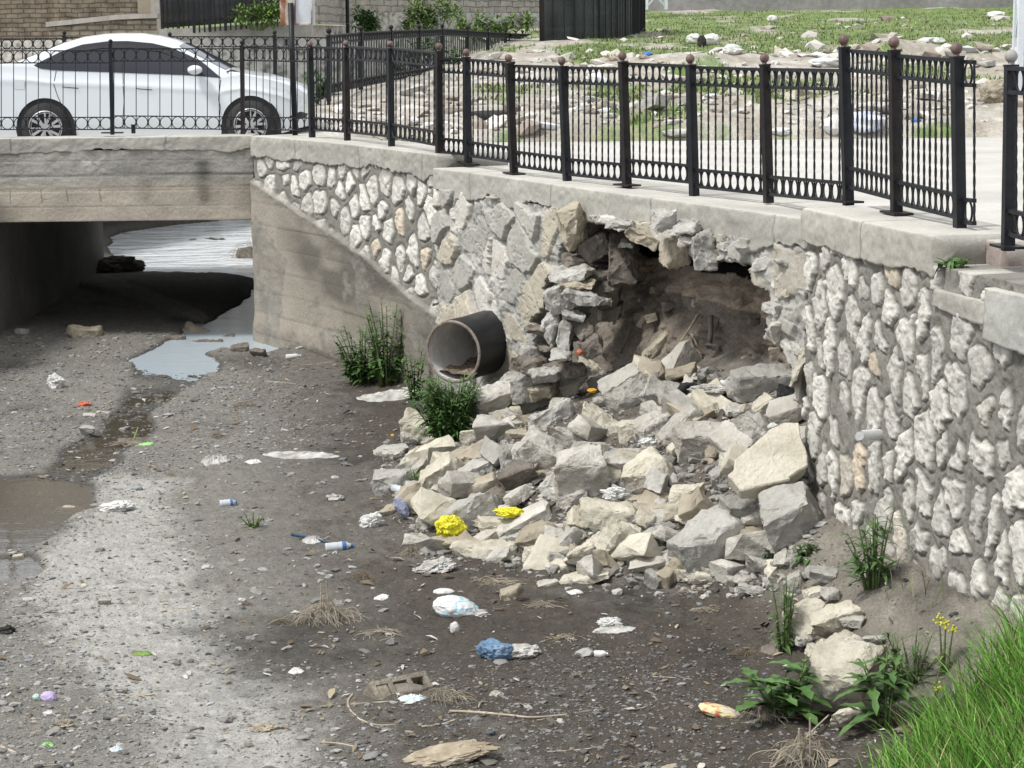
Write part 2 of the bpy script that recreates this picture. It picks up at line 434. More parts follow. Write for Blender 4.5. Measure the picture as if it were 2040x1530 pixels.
# water
def water_mat(name, col, rough, ripples, mixf, musk):
    mt = bpy.data.materials.new(name); mt.use_nodes = True; nt = mt.node_tree; L = nt.links; nt.nodes.clear()
    out = _n(nt, 'ShaderNodeOutputMaterial'); gl = _n(nt, 'ShaderNodeBsdfGlossy'); gl.inputs['Roughness'].default_value = rough
    gl.inputs['Color'].default_value = (.95, .97, 1, 1)
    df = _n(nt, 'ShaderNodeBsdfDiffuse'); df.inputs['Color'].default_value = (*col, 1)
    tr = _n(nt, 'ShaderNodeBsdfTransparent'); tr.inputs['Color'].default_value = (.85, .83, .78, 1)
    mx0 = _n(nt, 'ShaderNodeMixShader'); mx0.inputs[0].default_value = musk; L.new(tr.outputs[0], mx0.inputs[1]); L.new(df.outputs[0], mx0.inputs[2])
    fr = _n(nt, 'ShaderNodeFresnel'); fr.inputs['IOR'].default_value = mixf
    mx = _n(nt, 'ShaderNodeMixShader'); L.new(fr.outputs[0], mx.inputs[0]); L.new(mx0.outputs[0], mx.inputs[1]); L.new(gl.outputs[0], mx.inputs[2])
    L.new(mx.outputs[0], out.inputs[0])
    tc = _n(nt, 'ShaderNodeTexCoord'); prev = None
    for sc_, st, di, stre in ripples:
        mp = _n(nt, 'ShaderNodeMapping'); mp.inputs['Scale'].default_value = stre; L.new(tc.outputs['Object'], mp.inputs[0])
        nb = _n(nt, 'ShaderNodeTexNoise'); nb.inputs['Scale'].default_value = sc_; nb.inputs['Detail'].default_value = 3; L.new(mp.outputs[0], nb.inputs[0])
        bn = _n(nt, 'ShaderNodeBump'); bn.inputs['Strength'].default_value = st; bn.inputs['Distance'].default_value = di; L.new(nb.outputs[0], bn.inputs['Height'])
        if prev: L.new(prev, bn.inputs['Normal'])
        prev = bn.outputs[0]
    for k in (gl, fr): L.new(prev, k.inputs['Normal'])
    return mt
MT['wfar'] = water_mat('river_water', (.86, .90, .92), .15, [(1.3, 1, .06, (1, 1.4, 1)), (6, 1, .015, (1, 1.8, 1))], 1.5, 1)  # near-white diffuse colour: bright sky reflection painted into the water
MT['wmid'] = water_mat('pond_water', (.50, .58, .63), .03, [(1.1, 1, .010, (1, 2.5, 1)), (6, 1, .0035, (1, 3, 1))], 4.5, .85)  # pale blue diffuse paints part of the sky's reflection into the pool
MT['wnear'] = water_mat('puddle_water', (.16, .135, .10), .03, [(3, .5, .004, (1, 2, 1)), (16, .5, .0015, (1, 2, 1))], 1.7, .42)
def sheet(name, x0, x1, y0, y1, z, mat):
    V = [[x0, y0, z], [x1, y0, z], [x1, y1, z], [x0, y1, z]]
    return tag(mesh_np(name, V, [np.array([[0, 1, 2, 3]])], mat), kind='structure')
ysp = 22.7
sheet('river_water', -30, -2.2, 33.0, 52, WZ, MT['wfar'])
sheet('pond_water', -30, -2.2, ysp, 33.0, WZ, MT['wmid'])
sheet('puddle_water', -9, -.6, 10, ysp, WZ - .0005, MT['wnear'])

# ------------------------------------------------------------------ walls
def wall_surface(name, P, zb, zt, ds, dz, func, thick, mat, parent, hole=None, rimn=.05, rimcol=(.2, .19, .17)):
    s, X, Y, nx, ny = resample(P, ds)
    z = np.linspace(zb, zt, int((zt - zb) / dz) + 1)
    S, Z = np.meshgrid(s, z, indexing='ij')
    XX = np.repeat(X[:, None], len(z), 1); YY = np.repeat(Y[:, None], len(z), 1)
    NX = np.repeat(nx[:, None], len(z), 1); NY = np.repeat(ny[:, None], len(z), 1)
    h, col = func(S, Z, XX, YY)
    V = np.stack([XX + NX * h, YY + NY * h, Z], -1).reshape(-1, 3)
    F = gridF(*S.shape)
    if hole is not None:
        k = hole(S, Z, XX, YY).ravel()           # True = gone
        F = F[~(k[F].any(1))]
    # rim: boundary edges pushed back
    E = np.concatenate([F[:, [0, 1]], F[:, [1, 2]], F[:, [2, 3]], F[:, [3, 0]]])
    key = np.sort(E, 1); kk = key[:, 0].astype(np.int64) * len(V) + key[:, 1]
    uq, inv, cnt = np.unique(kk, return_inverse=True, return_counts=True)
    B = E[cnt[inv] == 1]
    bv = np.unique(B); mp = -np.ones(len(V), int); mp[bv] = np.arange(len(bv))
    NN = np.stack([NX, NY, NX * 0], -1).reshape(-1, 3)
    Vs = [V]; Fs = [F]; cols = [col.reshape(-1, 3)]
    steps = max(2, int(thick / .04)) if hole is not None else 1
    base = len(V); prev = bv
    rc = np.array(rimcol)
    for q in range(1, steps + 1):
        W = V[bv] - NN[bv] * thick * q / steps
        if hole is not None:
            W = W + np.stack([fbm3(W * 5 + i * 7.7, 3, 3) for i in range(3)], 1) * rimn * 2.2
        Vs.append(W)
        cols.append(rc * (1 + 1.2 * fbm3(W * 6, 3, 9)[:, None]) if hole is not None else np.repeat(rc[None], len(W), 0))
        cur = base + np.arange(len(bv))
        pm = prev
        Fs.append(np.stack([pm[mp[B[:, 1]]], pm[mp[B[:, 0]]], cur[mp[B[:, 0]]], cur[mp[B[:, 1]]]], 1))
        prev = cur; base += len(bv)
    org = None
    o = mesh_np(name, np.concatenate(Vs), [f[:, ::-1] for f in Fs], mat, parent, col=np.clip(np.concatenate(cols), .01, .8))
    return o

mortar = np.array([.205, .197, .175])
def stones_sparse(S, Z, cx, cz, seed, thr, depth, white, warp=.10):
    wS = S + warp * cx * 2 * fbm2(S / cx * 2, Z / cz * 2, 3, seed + 3); wZ = Z + warp * cz * 2 * fbm2(S / cx * 2 + 9, Z / cz * 2, 3, seed + 4)
    F1, F2, a, b = voro(wS, wZ, cx, cz, seed)
    e = F2 - F1 - thr * (.65 + .8 * b)
    e = np.minimum(e, (.30 + .22 * a) - F1 * .75 + .05)       # keep stones compact
    m_ = ss(-.01, .07, e)
    dome = np.sqrt(np.clip(e / .35, 0, 1))
    rough = fbm2(S * 14, Z * 14, 4, seed + 6)
    groove = ss(.09, 0, np.abs(e + .02))
    G1, G2, fa, fb = voro(S + .05 * rough, Z + .05 * rough, cx * .42, cz * .36, seed + 40, .95)
    G3, G4, fc, fd = voro(S + .02 * rough, Z, cx * .2, cz * .17, seed + 41, .95)
    h = depth * (.85 * m_ + .15 * m_ * dome) - .010 * ss(.05, .25, fbm2(S * 16, Z * 16, 3, seed + 21)) * m_ + ((fa - .5) * depth * .5 + (fc - .5) * .010 + (a - .5) * depth * .7 + .016 * rough + .010 * fbm2(S * 34, Z * 34, 3, seed + 12)) * m_ + (1 - m_) * (.035 * fbm2(S * 8, Z * 4.5, 4, seed + 8) + .014 * fbm2(S * 30, Z * 22, 3, seed + 10)) - .010 * groove
    w0 = np.array(white)
    tint = (a[..., None] - .5)
    sc = w0 * (1 + .40 * tint) * (1 + .18 * (fc[..., None] - .5)) * (1 + .35 * rough[..., None]) * np.array([1, 1, 1])
    warmm = ss(.88, .99, b)[..., None]; sc = sc * (1 - warmm) + sc * np.array([.92, .82, .70]) * warmm
    mc = mortar * (1 + .5 * fbm2(S * 5, Z * 5, 4, seed + 9)[..., None]) * (1 - .25 * groove[..., None])
    return h, mc * (1 - m_[..., None]) + sc * m_[..., None], m_

def board_concrete(S, Z, bw, bh, seed):
    r = np.floor(Z / bh); fr = Z / bh - r
    fs = S / bw + .37 * r; fs = fs - np.floor(fs)
    jog = fbm2(S * 3, Z * 1.5, 3, seed)
    line = ss(.035, .0, np.minimum(fr, 1 - fr) * bh - .01 * jog) + .5 * ss(.02, 0, np.minimum(fs, 1 - fs) * bw)
    tone = np.random.RandomState(seed).rand(64)[(r.astype(int) * 7 + np.floor(S / bw + .37 * r).astype(int) * 3) & 63]
    h = .003 * (tone - .5) * 2 - .002 * line + .010 * fbm2(S * 3, Z * 6, 4, seed + 1)
    c = np.array([.30, .272, .228]) * (1 + .10 * (tone[..., None] - .5)) * (1 + .35 * fbm2(S * 2, Z * 3, 4, seed + 2)[..., None]) * (1 - .10 * line[..., None])
    return h, c

def fA(S, Z, X, Y):
    uu, vv = proj(X, Y, Z)
    h1, c1, m1 = stones_sparse(S, Z, .35, .31, 5, .19, .020, (.54, .525, .48))
    h2, c2 = board_concrete(S, Z, .9, .27, 6)
    # boundary between rubble and cast concrete falls towards the viewer
    L_ = S.max(); zb = np.interp(S / L_, [0, .06, .25, .55, .8, 1.0], [-.55, -.62, -.86, -1.15, -1.45, -1.62]) + .06 * fbm2(S * 1.5, Z * 0, 3, 3)
    t = ss(-.02, .03, Z - zb)
    near = np.exp(-((Z - zb) / .10) ** 2)
    rough = fbm2(S * 8, Z * 12, 4, 14)
    # crust of mortar running along the boundary, damp dark stain below it
    h = h1 * t + (h2 + .045) * (1 - t) + .03 * near * (.4 + rough)
    c = c1 * t[..., None] + c2 * (1 - t[..., None])
    c = c * (1 - near[..., None] * .6) + near[..., None] * .6 * mortar * (1.0 + .9 * rough[..., None])
    st = 1.25 * np.exp(-((Z - zb + .36) / .42) ** 2) * ss(.10, .35, S / L_) * (1 - t) * (1.0 + 2.6 * fbm2(S * 1.2, Z * 3, 4, 17))
    st = np.clip(st, 0, 1)[..., None]
    c = c * (1 - st * .8) + np.array([.085, .082, .07]) * st * .8
    pt = ss(.05, .16, fbm2(S * 1.6 + 3, Z * 2.6, 4, 25))[..., None] * (1 - t[..., None]) * .7
    c = c * (1 - pt) + np.array([.22, .21, .185]) * pt * (1 + .8 * rough[..., None]); h = h + pt[..., 0] * .02 * rough
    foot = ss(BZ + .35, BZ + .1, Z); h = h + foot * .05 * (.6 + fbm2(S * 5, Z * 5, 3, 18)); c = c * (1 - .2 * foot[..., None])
    # mortar skin on the rubble right under the coping
    top = ss(-.36, -.26, Z + .06 * fbm2(S * 4, Z * 0, 3, 33)); c = c * (1 - .7 * top[..., None]) + mortar * .7 * top[..., None]; h = h * (1 - .6 * top)
    return h, c
def fB(S, Z, X, Y):
    wS = S + .20 * fbm2(S * 3, Z * 3, 4, 51); wZ = Z + .20 * fbm2(S * 3 + 7, Z * 3, 4, 52)
    F1, F2, a, b = voro(wS, wZ, .54, .38, 57, .95)
    e = F2 - F1
    thr = .11 + .30 * fbm2(S * 2, Z * 2, 2, 61) + .05 * a
    m_ = ss(thr - .03, thr + .05, e)
    r = fbm2(S * 7, Z * 7, 4, 53); r2 = fbm2(S * 20, Z * 20, 3, 54)
    crk = ss(.02, 0, np.abs(fbm2(S * 5, Z * 4, 4, 88)))
    tilt = (a - .5) * .07 * (wS / .44 % 1 - .5) + (b - .5) * .05
    h = m_ * (.045 + tilt * 1.3 + .02 * r + .008 * r2) + (1 - m_) * (.07 * r + .035 * r2 + .01) - .014 * ss(.03, 0, np.abs(e - thr)) * ss(-.1, .1, r) - .012 * crk
    tan = np.array([.42, .385, .31]); gry = np.array([.37, .36, .325]); wht = np.array([.55, .53, .48])
    k = a[..., None]
    sc = np.where(k < .35, tan, np.where(k < .84, gry, wht)) * (1 + .2 * (b[..., None] - .5)) * (1 + .25 * r[..., None])
    mc = np.array([.33, .325, .30]) * (1 + .7 * r[..., None] + .4 * r2[..., None]) * (1 - .35 * (crk * ss(.2, .0, e))[..., None])
    c = mc * (1 - m_[..., None]) + sc * m_[..., None]
    # right of the breach: smeared mortar with fewer visible stones
    L_ = S.max(); rt = ss(.80, .86, S / L_)[..., None] * .45
    c = c * (1 - rt) + np.array([.33, .32, .29]) * (1 + .8 * r[..., None]) * rt
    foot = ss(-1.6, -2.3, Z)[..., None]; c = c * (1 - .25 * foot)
    return h, c
def fC(S, Z, X, Y):
    h, c, m_ = stones_sparse(S, Z, .235, .32, 71, .20, .019, (.46, .445, .405), .26)
    h = h + .02 * fbm2(S * 2, Z * 2, 3, 79)
    ft = ss(-1.85, -2.25, Z + .25 * fbm2(S * 1.5, Z * 1.5, 3, 76))
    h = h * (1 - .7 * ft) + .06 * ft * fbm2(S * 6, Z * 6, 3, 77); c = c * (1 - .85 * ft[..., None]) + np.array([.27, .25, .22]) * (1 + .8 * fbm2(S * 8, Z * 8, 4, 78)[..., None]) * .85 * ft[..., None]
    return h, c
HOLE = [(1122, 418), (1165, 424), (1162, 470), (1156, 484), (1120, 490), (1108, 540), (1085, 575), (1090, 612), (1060, 640), (1075, 665), (1045, 700), (1050, 760), (1030, 800), (1030, 900), (1060, 1200), (1800, 1200), (1800, 1000), (1620, 1000), (1612, 830),
        (1592, 800), (1585, 745), (1572, 716), (1562, 690), (1538, 682), (1530, 640), (1536, 600), (1530, 573), (1512, 560), (1504, 528), (1470, 520), (1452, 512), (1432, 524), (1398, 508), (1350, 512), (1345, 508), (1325, 495), (1300, 480), (1262, 470), (1240, 456), (1205, 444), (1180, 420), (1150, 405)]
def holeB(S, Z, X, Y):
    uu, vv = proj(X, Y, Z)
    n = 14 * fbm2(S * 5, Z * 5, 3, 91) + 8 * fbm2(S * 17, Z * 17, 2, 92)
    return sdpoly(uu, vv, HOLE) + n < 0

wall = empty('retaining_wall', (PB[2][0], PB[2][1], BZ), 'long curved rubble stone retaining wall with a collapsed hole, carrying the black railing', 'wall')
def wparent(o):
    o.parent = wall; o.matrix_parent_inverse = wall.matrix_world.inverted(); o.location = -Vector(wall.location); o.matrix_parent_inverse = Matrix.Identity(4); return o
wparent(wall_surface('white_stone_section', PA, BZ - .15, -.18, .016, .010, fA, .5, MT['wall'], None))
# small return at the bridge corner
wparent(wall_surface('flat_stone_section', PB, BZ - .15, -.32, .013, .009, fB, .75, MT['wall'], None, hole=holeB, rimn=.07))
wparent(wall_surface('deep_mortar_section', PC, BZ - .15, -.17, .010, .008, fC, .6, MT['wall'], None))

def coping(name, P, zt, hgt, back, over, seed, rag=.03, zfun=None, ds=.02, face=(.36, .35, .315), topc=(.42, .405, .365), ragtable=None, endcap=True):
    s, X, Y, nx, ny = resample(P, ds)
    prof = []  # (d outward, z, kind)
    nb = int(back / .04)
    for i in range(nb): prof.append((-back + (back + over) * i / nb, 0, 0))
    for i in range(5): a = i / 4 * math.pi / 2; prof.append((over - .015 + .015 * math.sin(a), -.015 + .015 * math.cos(a), 0 if i < 2 else 1))
    nf = max(6, int(hgt / .015))
    for i in range(1, nf + 1): prof.append((over, -.015 - (hgt - .015) * i / nf, 1))
    prof.append((over - .03, -hgt - .004, 2)); prof.append((-.12, -hgt + .01, 2)); prof.append((-back, -hgt, 2)); 
    prof = np.array(prof); n = len(prof)
    S = np.repeat(s[:, None], n, 1); D = np.repeat(prof[None, :, 0], len(s), 0); Z0 = np.repeat(prof[None, :, 1], len(s), 0); K = np.repeat(prof[None, :, 2], len(s), 0)
    tz = zt if zfun is None else zfun(s)[:, None]
    fz = np.clip(-Z0 / hgt, 0, 1)
    ragn = fbm2(S * 2.2, S * 0, 4, seed) * 2 + .6 * np.abs(fbm2(S * 9, S * 0, 3, seed + 1)) * 2
    extra = 0 if ragtable is None else np.interp(s, ragtable[0], ragtable[1])[:, None]
    Zz = tz + Z0 + fz ** 3 * (rag * ragn - extra) + .006 * fbm2(S * 6, D * 6, 3, seed + 2) * (K == 0)
    q = .026 * fbm2(S * 5, Zz * 7, 4, seed + 3) + .014 * fbm2(S * 20, Zz * 20, 3, seed + 4)
    edge = .02 * np.abs(fbm2(S * 8, S * 0, 3, seed + 5)) * np.exp(-((prof[None, :, 1] + .01) / .03) ** 2) * (D > over - .03)
    D = D + q * (D > over - .05) - edge
    XX = X[:, None] + nx[:, None] * D; YY = Y[:, None] + ny[:, None] * D
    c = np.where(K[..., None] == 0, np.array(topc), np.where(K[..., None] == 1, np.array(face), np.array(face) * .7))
    c = c * (1 + .55 * fbm2(S * 1.7, Zz * 4 + D * 4, 4, seed + 6)[..., None] + .15 * fbm2(S * 14, Zz * 3 + D * 14, 3, seed + 7)[..., None])
    # thin vertical construction cracks
    for ck in np.arange(.9 + seed % 3 * .2, s[-1], 1.9):
        c = c * (1 - .5 * ss(.018, 0, np.abs(S - ck - .05 * fbm2(Zz * 9, Zz * 0 + ck, 3, 5)))[..., None])
    V = np.stack([XX, YY, Zz * np.ones_like(XX)], -1).reshape(-1, 3)
    Fs = [gridF(*S.shape)[:, ::-1]]
    # closed end caps
    for row, fl in ((0, 1), (len(s) - 1, 0)):
        idx = row * n + np.arange(n); cidx = len(V); V = np.vstack([V, V[idx].mean(0)])
        c = np.vstack([c.reshape(-1, 3), np.array(face) * .8])
        a, b = idx, np.roll(idx, -1)
        Fs.append(np.stack([a, b, np.full(n, cidx)] if fl else [b, a, np.full(n, cidx)], 1)[:, ::-1])
    return mesh_np(name, V, Fs, MT['conc'], None, col=np.clip(c.reshape(-1, 3), .01, .8))
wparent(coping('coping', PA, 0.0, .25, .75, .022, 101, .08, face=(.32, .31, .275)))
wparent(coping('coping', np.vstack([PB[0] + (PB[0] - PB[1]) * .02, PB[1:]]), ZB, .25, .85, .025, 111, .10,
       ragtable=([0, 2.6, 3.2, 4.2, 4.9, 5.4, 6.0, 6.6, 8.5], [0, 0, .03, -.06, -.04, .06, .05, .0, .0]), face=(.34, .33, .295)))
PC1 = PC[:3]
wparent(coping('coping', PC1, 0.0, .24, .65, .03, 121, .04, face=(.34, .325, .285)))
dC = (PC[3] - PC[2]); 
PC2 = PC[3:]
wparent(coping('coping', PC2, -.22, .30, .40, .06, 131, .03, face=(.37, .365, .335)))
# broken step between the two copings
PC3 = np.vstack([PC[2] + dC * .02, PC[2] + dC * .95])
wparent(coping('broken_step', PC3, -.30, .12, .75, .03, 141, .03, ds=.01, face=(.33, .315, .28), topc=(.40, .38, .33)))
nC = np.array([dC[1], -dC[0]]) / np.hypot(*dC)
PC4 = PC3 - nC * .38
b = MB(); tC = dC / np.hypot(*dC); q_ = PC[2] + tC * 1.0 - nC * .62; b.box((q_[0], q_[1], -.20), (1.2, .62, .16), np.stack([np.r_[tC, 0], np.r_[nC, 0], [0, 0, 1.0]], 1)); wparent(b.build('step', material('step_concrete', [(.3, (.30, .29, .26)), (.7, (.42, .41, .37))], 4, 8, .95, bump=(20, .5, .02)), None, np.zeros(3)))
wparent(coping('step_riser', np.vstack([PC[2] + dC * .03, PC[2] + dC * .30]) - nC * .30, -.03, .28, .3, 0, 161, .01, ds=.01, face=(.30, .25, .225), topc=(.38, .36, .32)))

# ------------------------------------------------------------------ soil inside the breach
s, X, Y, nx, ny = resample(PB, .02)
k = (s > 2.6); s, X, Y, nx, ny = s[k], X[k], Y[k], nx[k], ny[k]
t = np.linspace(0, 1, 110)
T, S = np.meshgrid(t, s); 
zt_ = -.27
zc = np.interp(T, [0, .12, .24, .36, .7, 1], [0, 0, 0, 0, 0, 0])
Zc = np.interp(T, [0, .10, .16, .30, .55, .75, 1.0], [-.30, -.62, -.70, -.92, -1.28, -1.7, -2.6])
Dc = np.interp(T, [0, .10, .16, .30, .55, .75, 1.0], [1.5, 1.4, .78, .66, .46, .22, -.5])
# the profile sags down to the right like the layers in the bank
sag = np.interp(S, [3.4, 4.2, 5.5, 7.2], [.02, .0, -.02, -.04])
Zc = Zc + sag * ss(0.02, .12, T) + .07 * fbm2(S * 2, T * 4, 4, 201) * ss(.05, .3, T)
Dn = .30 * fbm2(S * 1.6, T * 3.5, 4, 202) + .20 * fbm2(S * 5, T * 11, 4, 203) + .14 * np.abs(fbm2(S * 9, T * 22, 3, 206)) + .07 * fbm2(S * 20, T * 45, 3, 205)
Dc = Dc - Dn * ss(.08, .3, T) 
Dc = Dc - .10 * ss(6.9, 7.6, S)
lay = fbm2(S * 5, T * 14, 4, 204)
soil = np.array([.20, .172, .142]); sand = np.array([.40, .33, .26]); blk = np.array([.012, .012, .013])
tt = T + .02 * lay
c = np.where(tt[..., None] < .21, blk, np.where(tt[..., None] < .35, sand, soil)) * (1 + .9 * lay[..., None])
ash = ss(.55, .9, T)[..., None] * .4; c = c * (1 - ash) + np.array([.21, .19, .16]) * ash * (1 + lay[..., None])
V = np.stack([X[:, None] - nx[:, None] * Dc, Y[:, None] - ny[:, None] * Dc, Zc], -1).reshape(-1, 3)
o = mesh_np('earth_bank', V, [gridF(*S.shape)], MT['soil'], col=np.clip(c, .005, .5).reshape(-1, 3)); tag(o, kind='structure')

# ------------------------------------------------------------------ bridge
bl = px(-900, 268)[:2].copy(); br = px(503, 270)[:2].copy(); bl[1] = br[1] = YBR
PBR = np.array([bl, br])
bridge = empty('road_bridge', (-5, YBR, -1.05), 'low board-marked concrete bridge over the stream, under the white car', 'bridge')
def bparent(o): o.parent = bridge; o.location = -Vector(bridge.location); return o
def fBr(S, Z, X, Y):
    # horizontal boards 0.18 high
    r = np.floor((Z + 1.03) / .185); fr = (Z + 1.03) / .185 - r
    n1 = fbm2(S * 1.2, Z * 5, 4, 301); n2 = fbm2(S * 6, Z * 9, 4, 302); n3 = fbm2(S * .8, Z * .6 + 4, 3, 303)
    ln = ss(.018 + .02 * n2, 0, np.minimum(fr, 1 - fr) * .185) 
    rough_line = np.exp(-((Z + .46 + .03 * n1) / .018) ** 2) + .6 * np.exp(-((Z + .62 + .06 * n1) / .02) ** 2)
    tone = np.random.RandomState(5).rand(16)[r.astype(int) & 15]
    h = .003 * (tone - .5) - .002 * ln - .009 * rough_line * (.5 + n2) + .018 * n2 * ss(-.75, -.3, Z) + .006 * n2
    low = ss(-.52, -.60, Z + .05 * n1)[..., None]
    gr = np.array([.285, .275, .245]); tn = np.array([.365, .325, .27])
    c = gr * (1 - low) + tn * low
    c = c * (1 + .6 * n1[..., None] + .4 * n2[..., None] + .35 * n3[..., None]) * (1 - .10 * ln[..., None] * np.clip(.5 + 3 * n1[..., None], 0, 1) - .35 * rough_line[..., None] * np.clip(.6 + 3 * n2[..., None], 0, 1))
    L_ = S.max()
    # distance from the right end, in metres
    R = L_ - S
    c = c * (1 - .25 * ss(.35, 0, R)[..., None])
    for cx_, w_, z0, z1, k_ in ((.62, .10, -.25, -.85, .55), (1.33, .09, -.5, -.85, .35), (2.35, .2, -.6, -1.0, .15), (.9, .35, -.22, -.42, .25)):
        st = np.exp(-((R - cx_ + .05 * n2) / w_) ** 2) * ss(z1 - .05, z1 + .1, Z) * ss(z0 + .05, z0 - .08, Z) * np.clip(.8 + 1.8 * n2, 0, 1.4)
        c = c * (1 - (k_ * np.clip(st, 0, 1))[..., None]) 
    wh = np.exp(-((R - 2.02) / .16) ** 2 - ((Z + .30) / .09) ** 2) * ss(.0, .12, fbm2(S * 16, Z * 16, 3, 309))
    c = c * (1 - wh[..., None] * .8) + np.array([.52, .48, .44]) * wh[..., None] * .8
    # vertical shrinkage cracks low down
    for ck in (1.9, 2.3, 2.62, 3.0): c = c * (1 - .6 * (ss(.012, 0, np.abs(R - ck - .03 * n2)) * ss(-.6, -.66, Z) * ss(-.82, -.76, Z))[..., None])
    return h, c
bparent(wall_surface('beam_face', PBR, -1.03, -.16, .012, .008, fBr, .4, MT['wall'], None))
bparent(coping('bridge_coping', PBR, 0.0, .18, .55, .012, 311, .05, ragtable=([0, br[0] - bl[0] - .85, br[0] - bl[0] - .8, br[0] - bl[0] - .5, br[0] - bl[0] - .3, br[0] - bl[0] - .05, br[0] - bl[0]], [0, 0, -.01, .0, .05, .0, -.03]), face=(.33, .315, .28)))
b = MB(); YB1 = YBR + 7.9
b.box(((bl[0] + br[0]) / 2 - .0, (YBR + .42 + YB1) / 2, -.66), (br[0] - bl[0] + .0, YB1 - YBR - .44, .74))
bparent(b.build('deck_slab', material('slab_underside', [(.3, (.16, .155, .14)), (.7, (.22, .21, .19))], 3, 6, .95), None, smooth=False))
XAB = px(206, 545, BZ)[0]
def fAb(S, Z, X, Y):
    h, c = board_concrete(S, Z, 2.2, .4, 321); return h, c * np.array([.42, .42, .44])
PAB = np.array([[XAB - .05, YBR + .35], [XAB - .05, YB1 - .1]])[::-1]
# abutment: inner face looks to the right (+X)
PAB2 = np.array([[XAB, YB1 - .1], [XAB, YBR + .3]])
ab = MB(); ab.box((XAB - 4.0, (YBR + .3 + YB1 - .1) / 2, (BZ - .2 - 1.03) / 2), (8.0, YB1 - YBR - .4, -1.031 - BZ + .2 - .002))
bparent(ab.build('abutment', material('abutment_concrete', [(.3, (.13, .125, .115)), (.7, (.20, .19, .175))], 1.5, 8, .95, fine=(14, .25), bump=(10, .4, .02)), None))
# river side return of the wall under the bridge (right abutment)
ab = MB(); ab.box((br[0] + .9 + .25, (YBR + .15 + YB1) / 2, (BZ - .2 - .3) / 2), (1.8, YB1 - YBR - .15, -.31 - BZ + .2))
bparent(ab.build('abutment', bpy.data.materials['abutment_concrete'], None))

# left bank outside the frame
b = MB(); 
lb = tag(mesh_np('left_bank_wall', *(lambda P: (P, [np.array([[0, 1, 2, 3], [3, 2, 5, 4]])]))(np.array([[XAB - .2, YBR, BZ - .2], [-9, 3, BZ - .2], [-9, 3, 0], [XAB - .2, YBR, 0], [-30, YBR, 0], [-30, 3, 0]], float)), bpy.data.materials['abutment_concrete']), kind='structure')
# ------------------------------------------------------------------ upper ground: road, waste lot, left bank
YB_FRONT, YB_BACK = YBR, YBR + 7.9
def lotz(x, y):
    k = np.clip(y - 27.6 - .0 * x, 0, None)
    z = -.10 - .30 * ss(28.5, 27.9, y + .15 * fbm2(x * 1.5, y * 0, 3, 409)) + 0.036 * k + .10 * ss(27.5, 30, y) * (fbm2(x * .6, y * .35, 3, 401) * 2)
    # rubble mounds along the road edge
    band = np.exp(-((y - 31 - .05 * x) / 2.4) ** 2) * ss(-.5, 1.5, x - .02 * (y - 29))
    z = z + band * (.16 + .5 * np.clip(fbm2(x * .7, y * .7, 4, 402), -.1, 1))
    m2 = .8 * np.exp(-((y - 43 - .2 * x) / 3.2) ** 2) * ss(1.0, 4.0, x)
    z = z + m2 * (.30 + 1.0 * np.clip(fbm2(x * .5, y * .4, 4, 403), -.1, 1))
    z = z + .05 * fbm2(x * 2.5, y * 2, 4, 404) * ss(28, 30, y)
    return z
us = np.linspace(-.62, .60, 700); ys = np.exp(np.linspace(math.log(25.5), math.log(130), 420))
Y2, U2 = np.meshgrid(ys, us, indexing='ij'); X2 = Y2 * U2
Z2 = lotz(X2, Y2)
# edge of the river upstream of the bridge (right bank) and the left bank
def ebank(y): return -3.15 + .45 * 0 + (y - YB_BACK) * .118
def lbank(y): return -9.2 + (y - YB_BACK) * .30
n1 = fbm2(X2 * .5, Y2 * .22, 4, 411); n2 = fbm2(X2 * 2.2, Y2 * 1.1, 4, 412); n3 = fbm2(X2 * 9, Y2 * 4, 4, 413)
grass = np.array([.12, .18, .055]); dust = np.array([.30, .275, .23]); rub = np.array([.40, .38, .345]); gdry = np.array([.215, .205, .125])
g = ss(-.10, .08, n1 + .5 * n2 + .06 * ss(33, 37, Y2) + .10 * ss(46, 52, Y2) - .30 * np.exp(-((Y2 - 42.5 - .2 * X2) / 3) ** 2) - .22 * np.exp(-((Y2 - 29.5) / 1.6) ** 2) - .25 * ss(1.2, -.5, X2 - .02 * Y2))[..., None]
cg = dust * (1 - ss(-.1, .2, n2)[..., None]) + rub * ss(-.1, .2, n2)[..., None]
gg = grass * (1 - ss(.0, .2, n3)[..., None] * .6) + gdry * ss(.0, .2, n3)[..., None] * .6
c = cg * (1 - g) + gg * g
c = c * (1 + .8 * n3[..., None])
kill = ((X2 < ebank(Y2)) & (X2 > lbank(Y2)) & (Y2 < 70)) | ((Y2 < YB_BACK) & (X2 < -3.0)) | ((near_line(PA, X2, Y2)[1] > -.3) & (Y2 < 28))
F = gridF(*Z2.shape)[:, ::-1]; F = F[~kill.ravel()[F].all(1)]
MT['lot'] = material('waste_ground', attr=True, rough=.95, fine=(30, .35), bump=[(8, .6, .05), (30, .6, .02)], spec=.1)
o = mesh_np('waste_ground', np.stack([X2, Y2, Z2], -1).reshape(-1, 3), [F], MT['lot'], col=np.clip(c, .02, .6).reshape(-1, 3)); tag(o, kind='structure')
# road: pale dusty concrete, comes over the bridge and runs on to the right
MT['road'] = material('dusty_concrete_road', [(.3, (.38, .37, .34)), (.55, (.45, .437, .405)), (.75, (.50, .487, .455))], 1.1, 9, .95, fine=(18, .10), bump=[(14, .3, .01)], spec=.1)
def offs(P, d):
    s, X, Y, nx, ny = resample(P, .4); return np.stack([X - nx * d, Y - ny * d], 1)
PW = np.vstack([PA[:-1], PB[:-1], PC])
e = offs(PW, .5)
V = [[-30, YB_FRONT + .48, -.285], [-3.6, YB_FRONT + .48, -.285]]
vs = []; fs = []
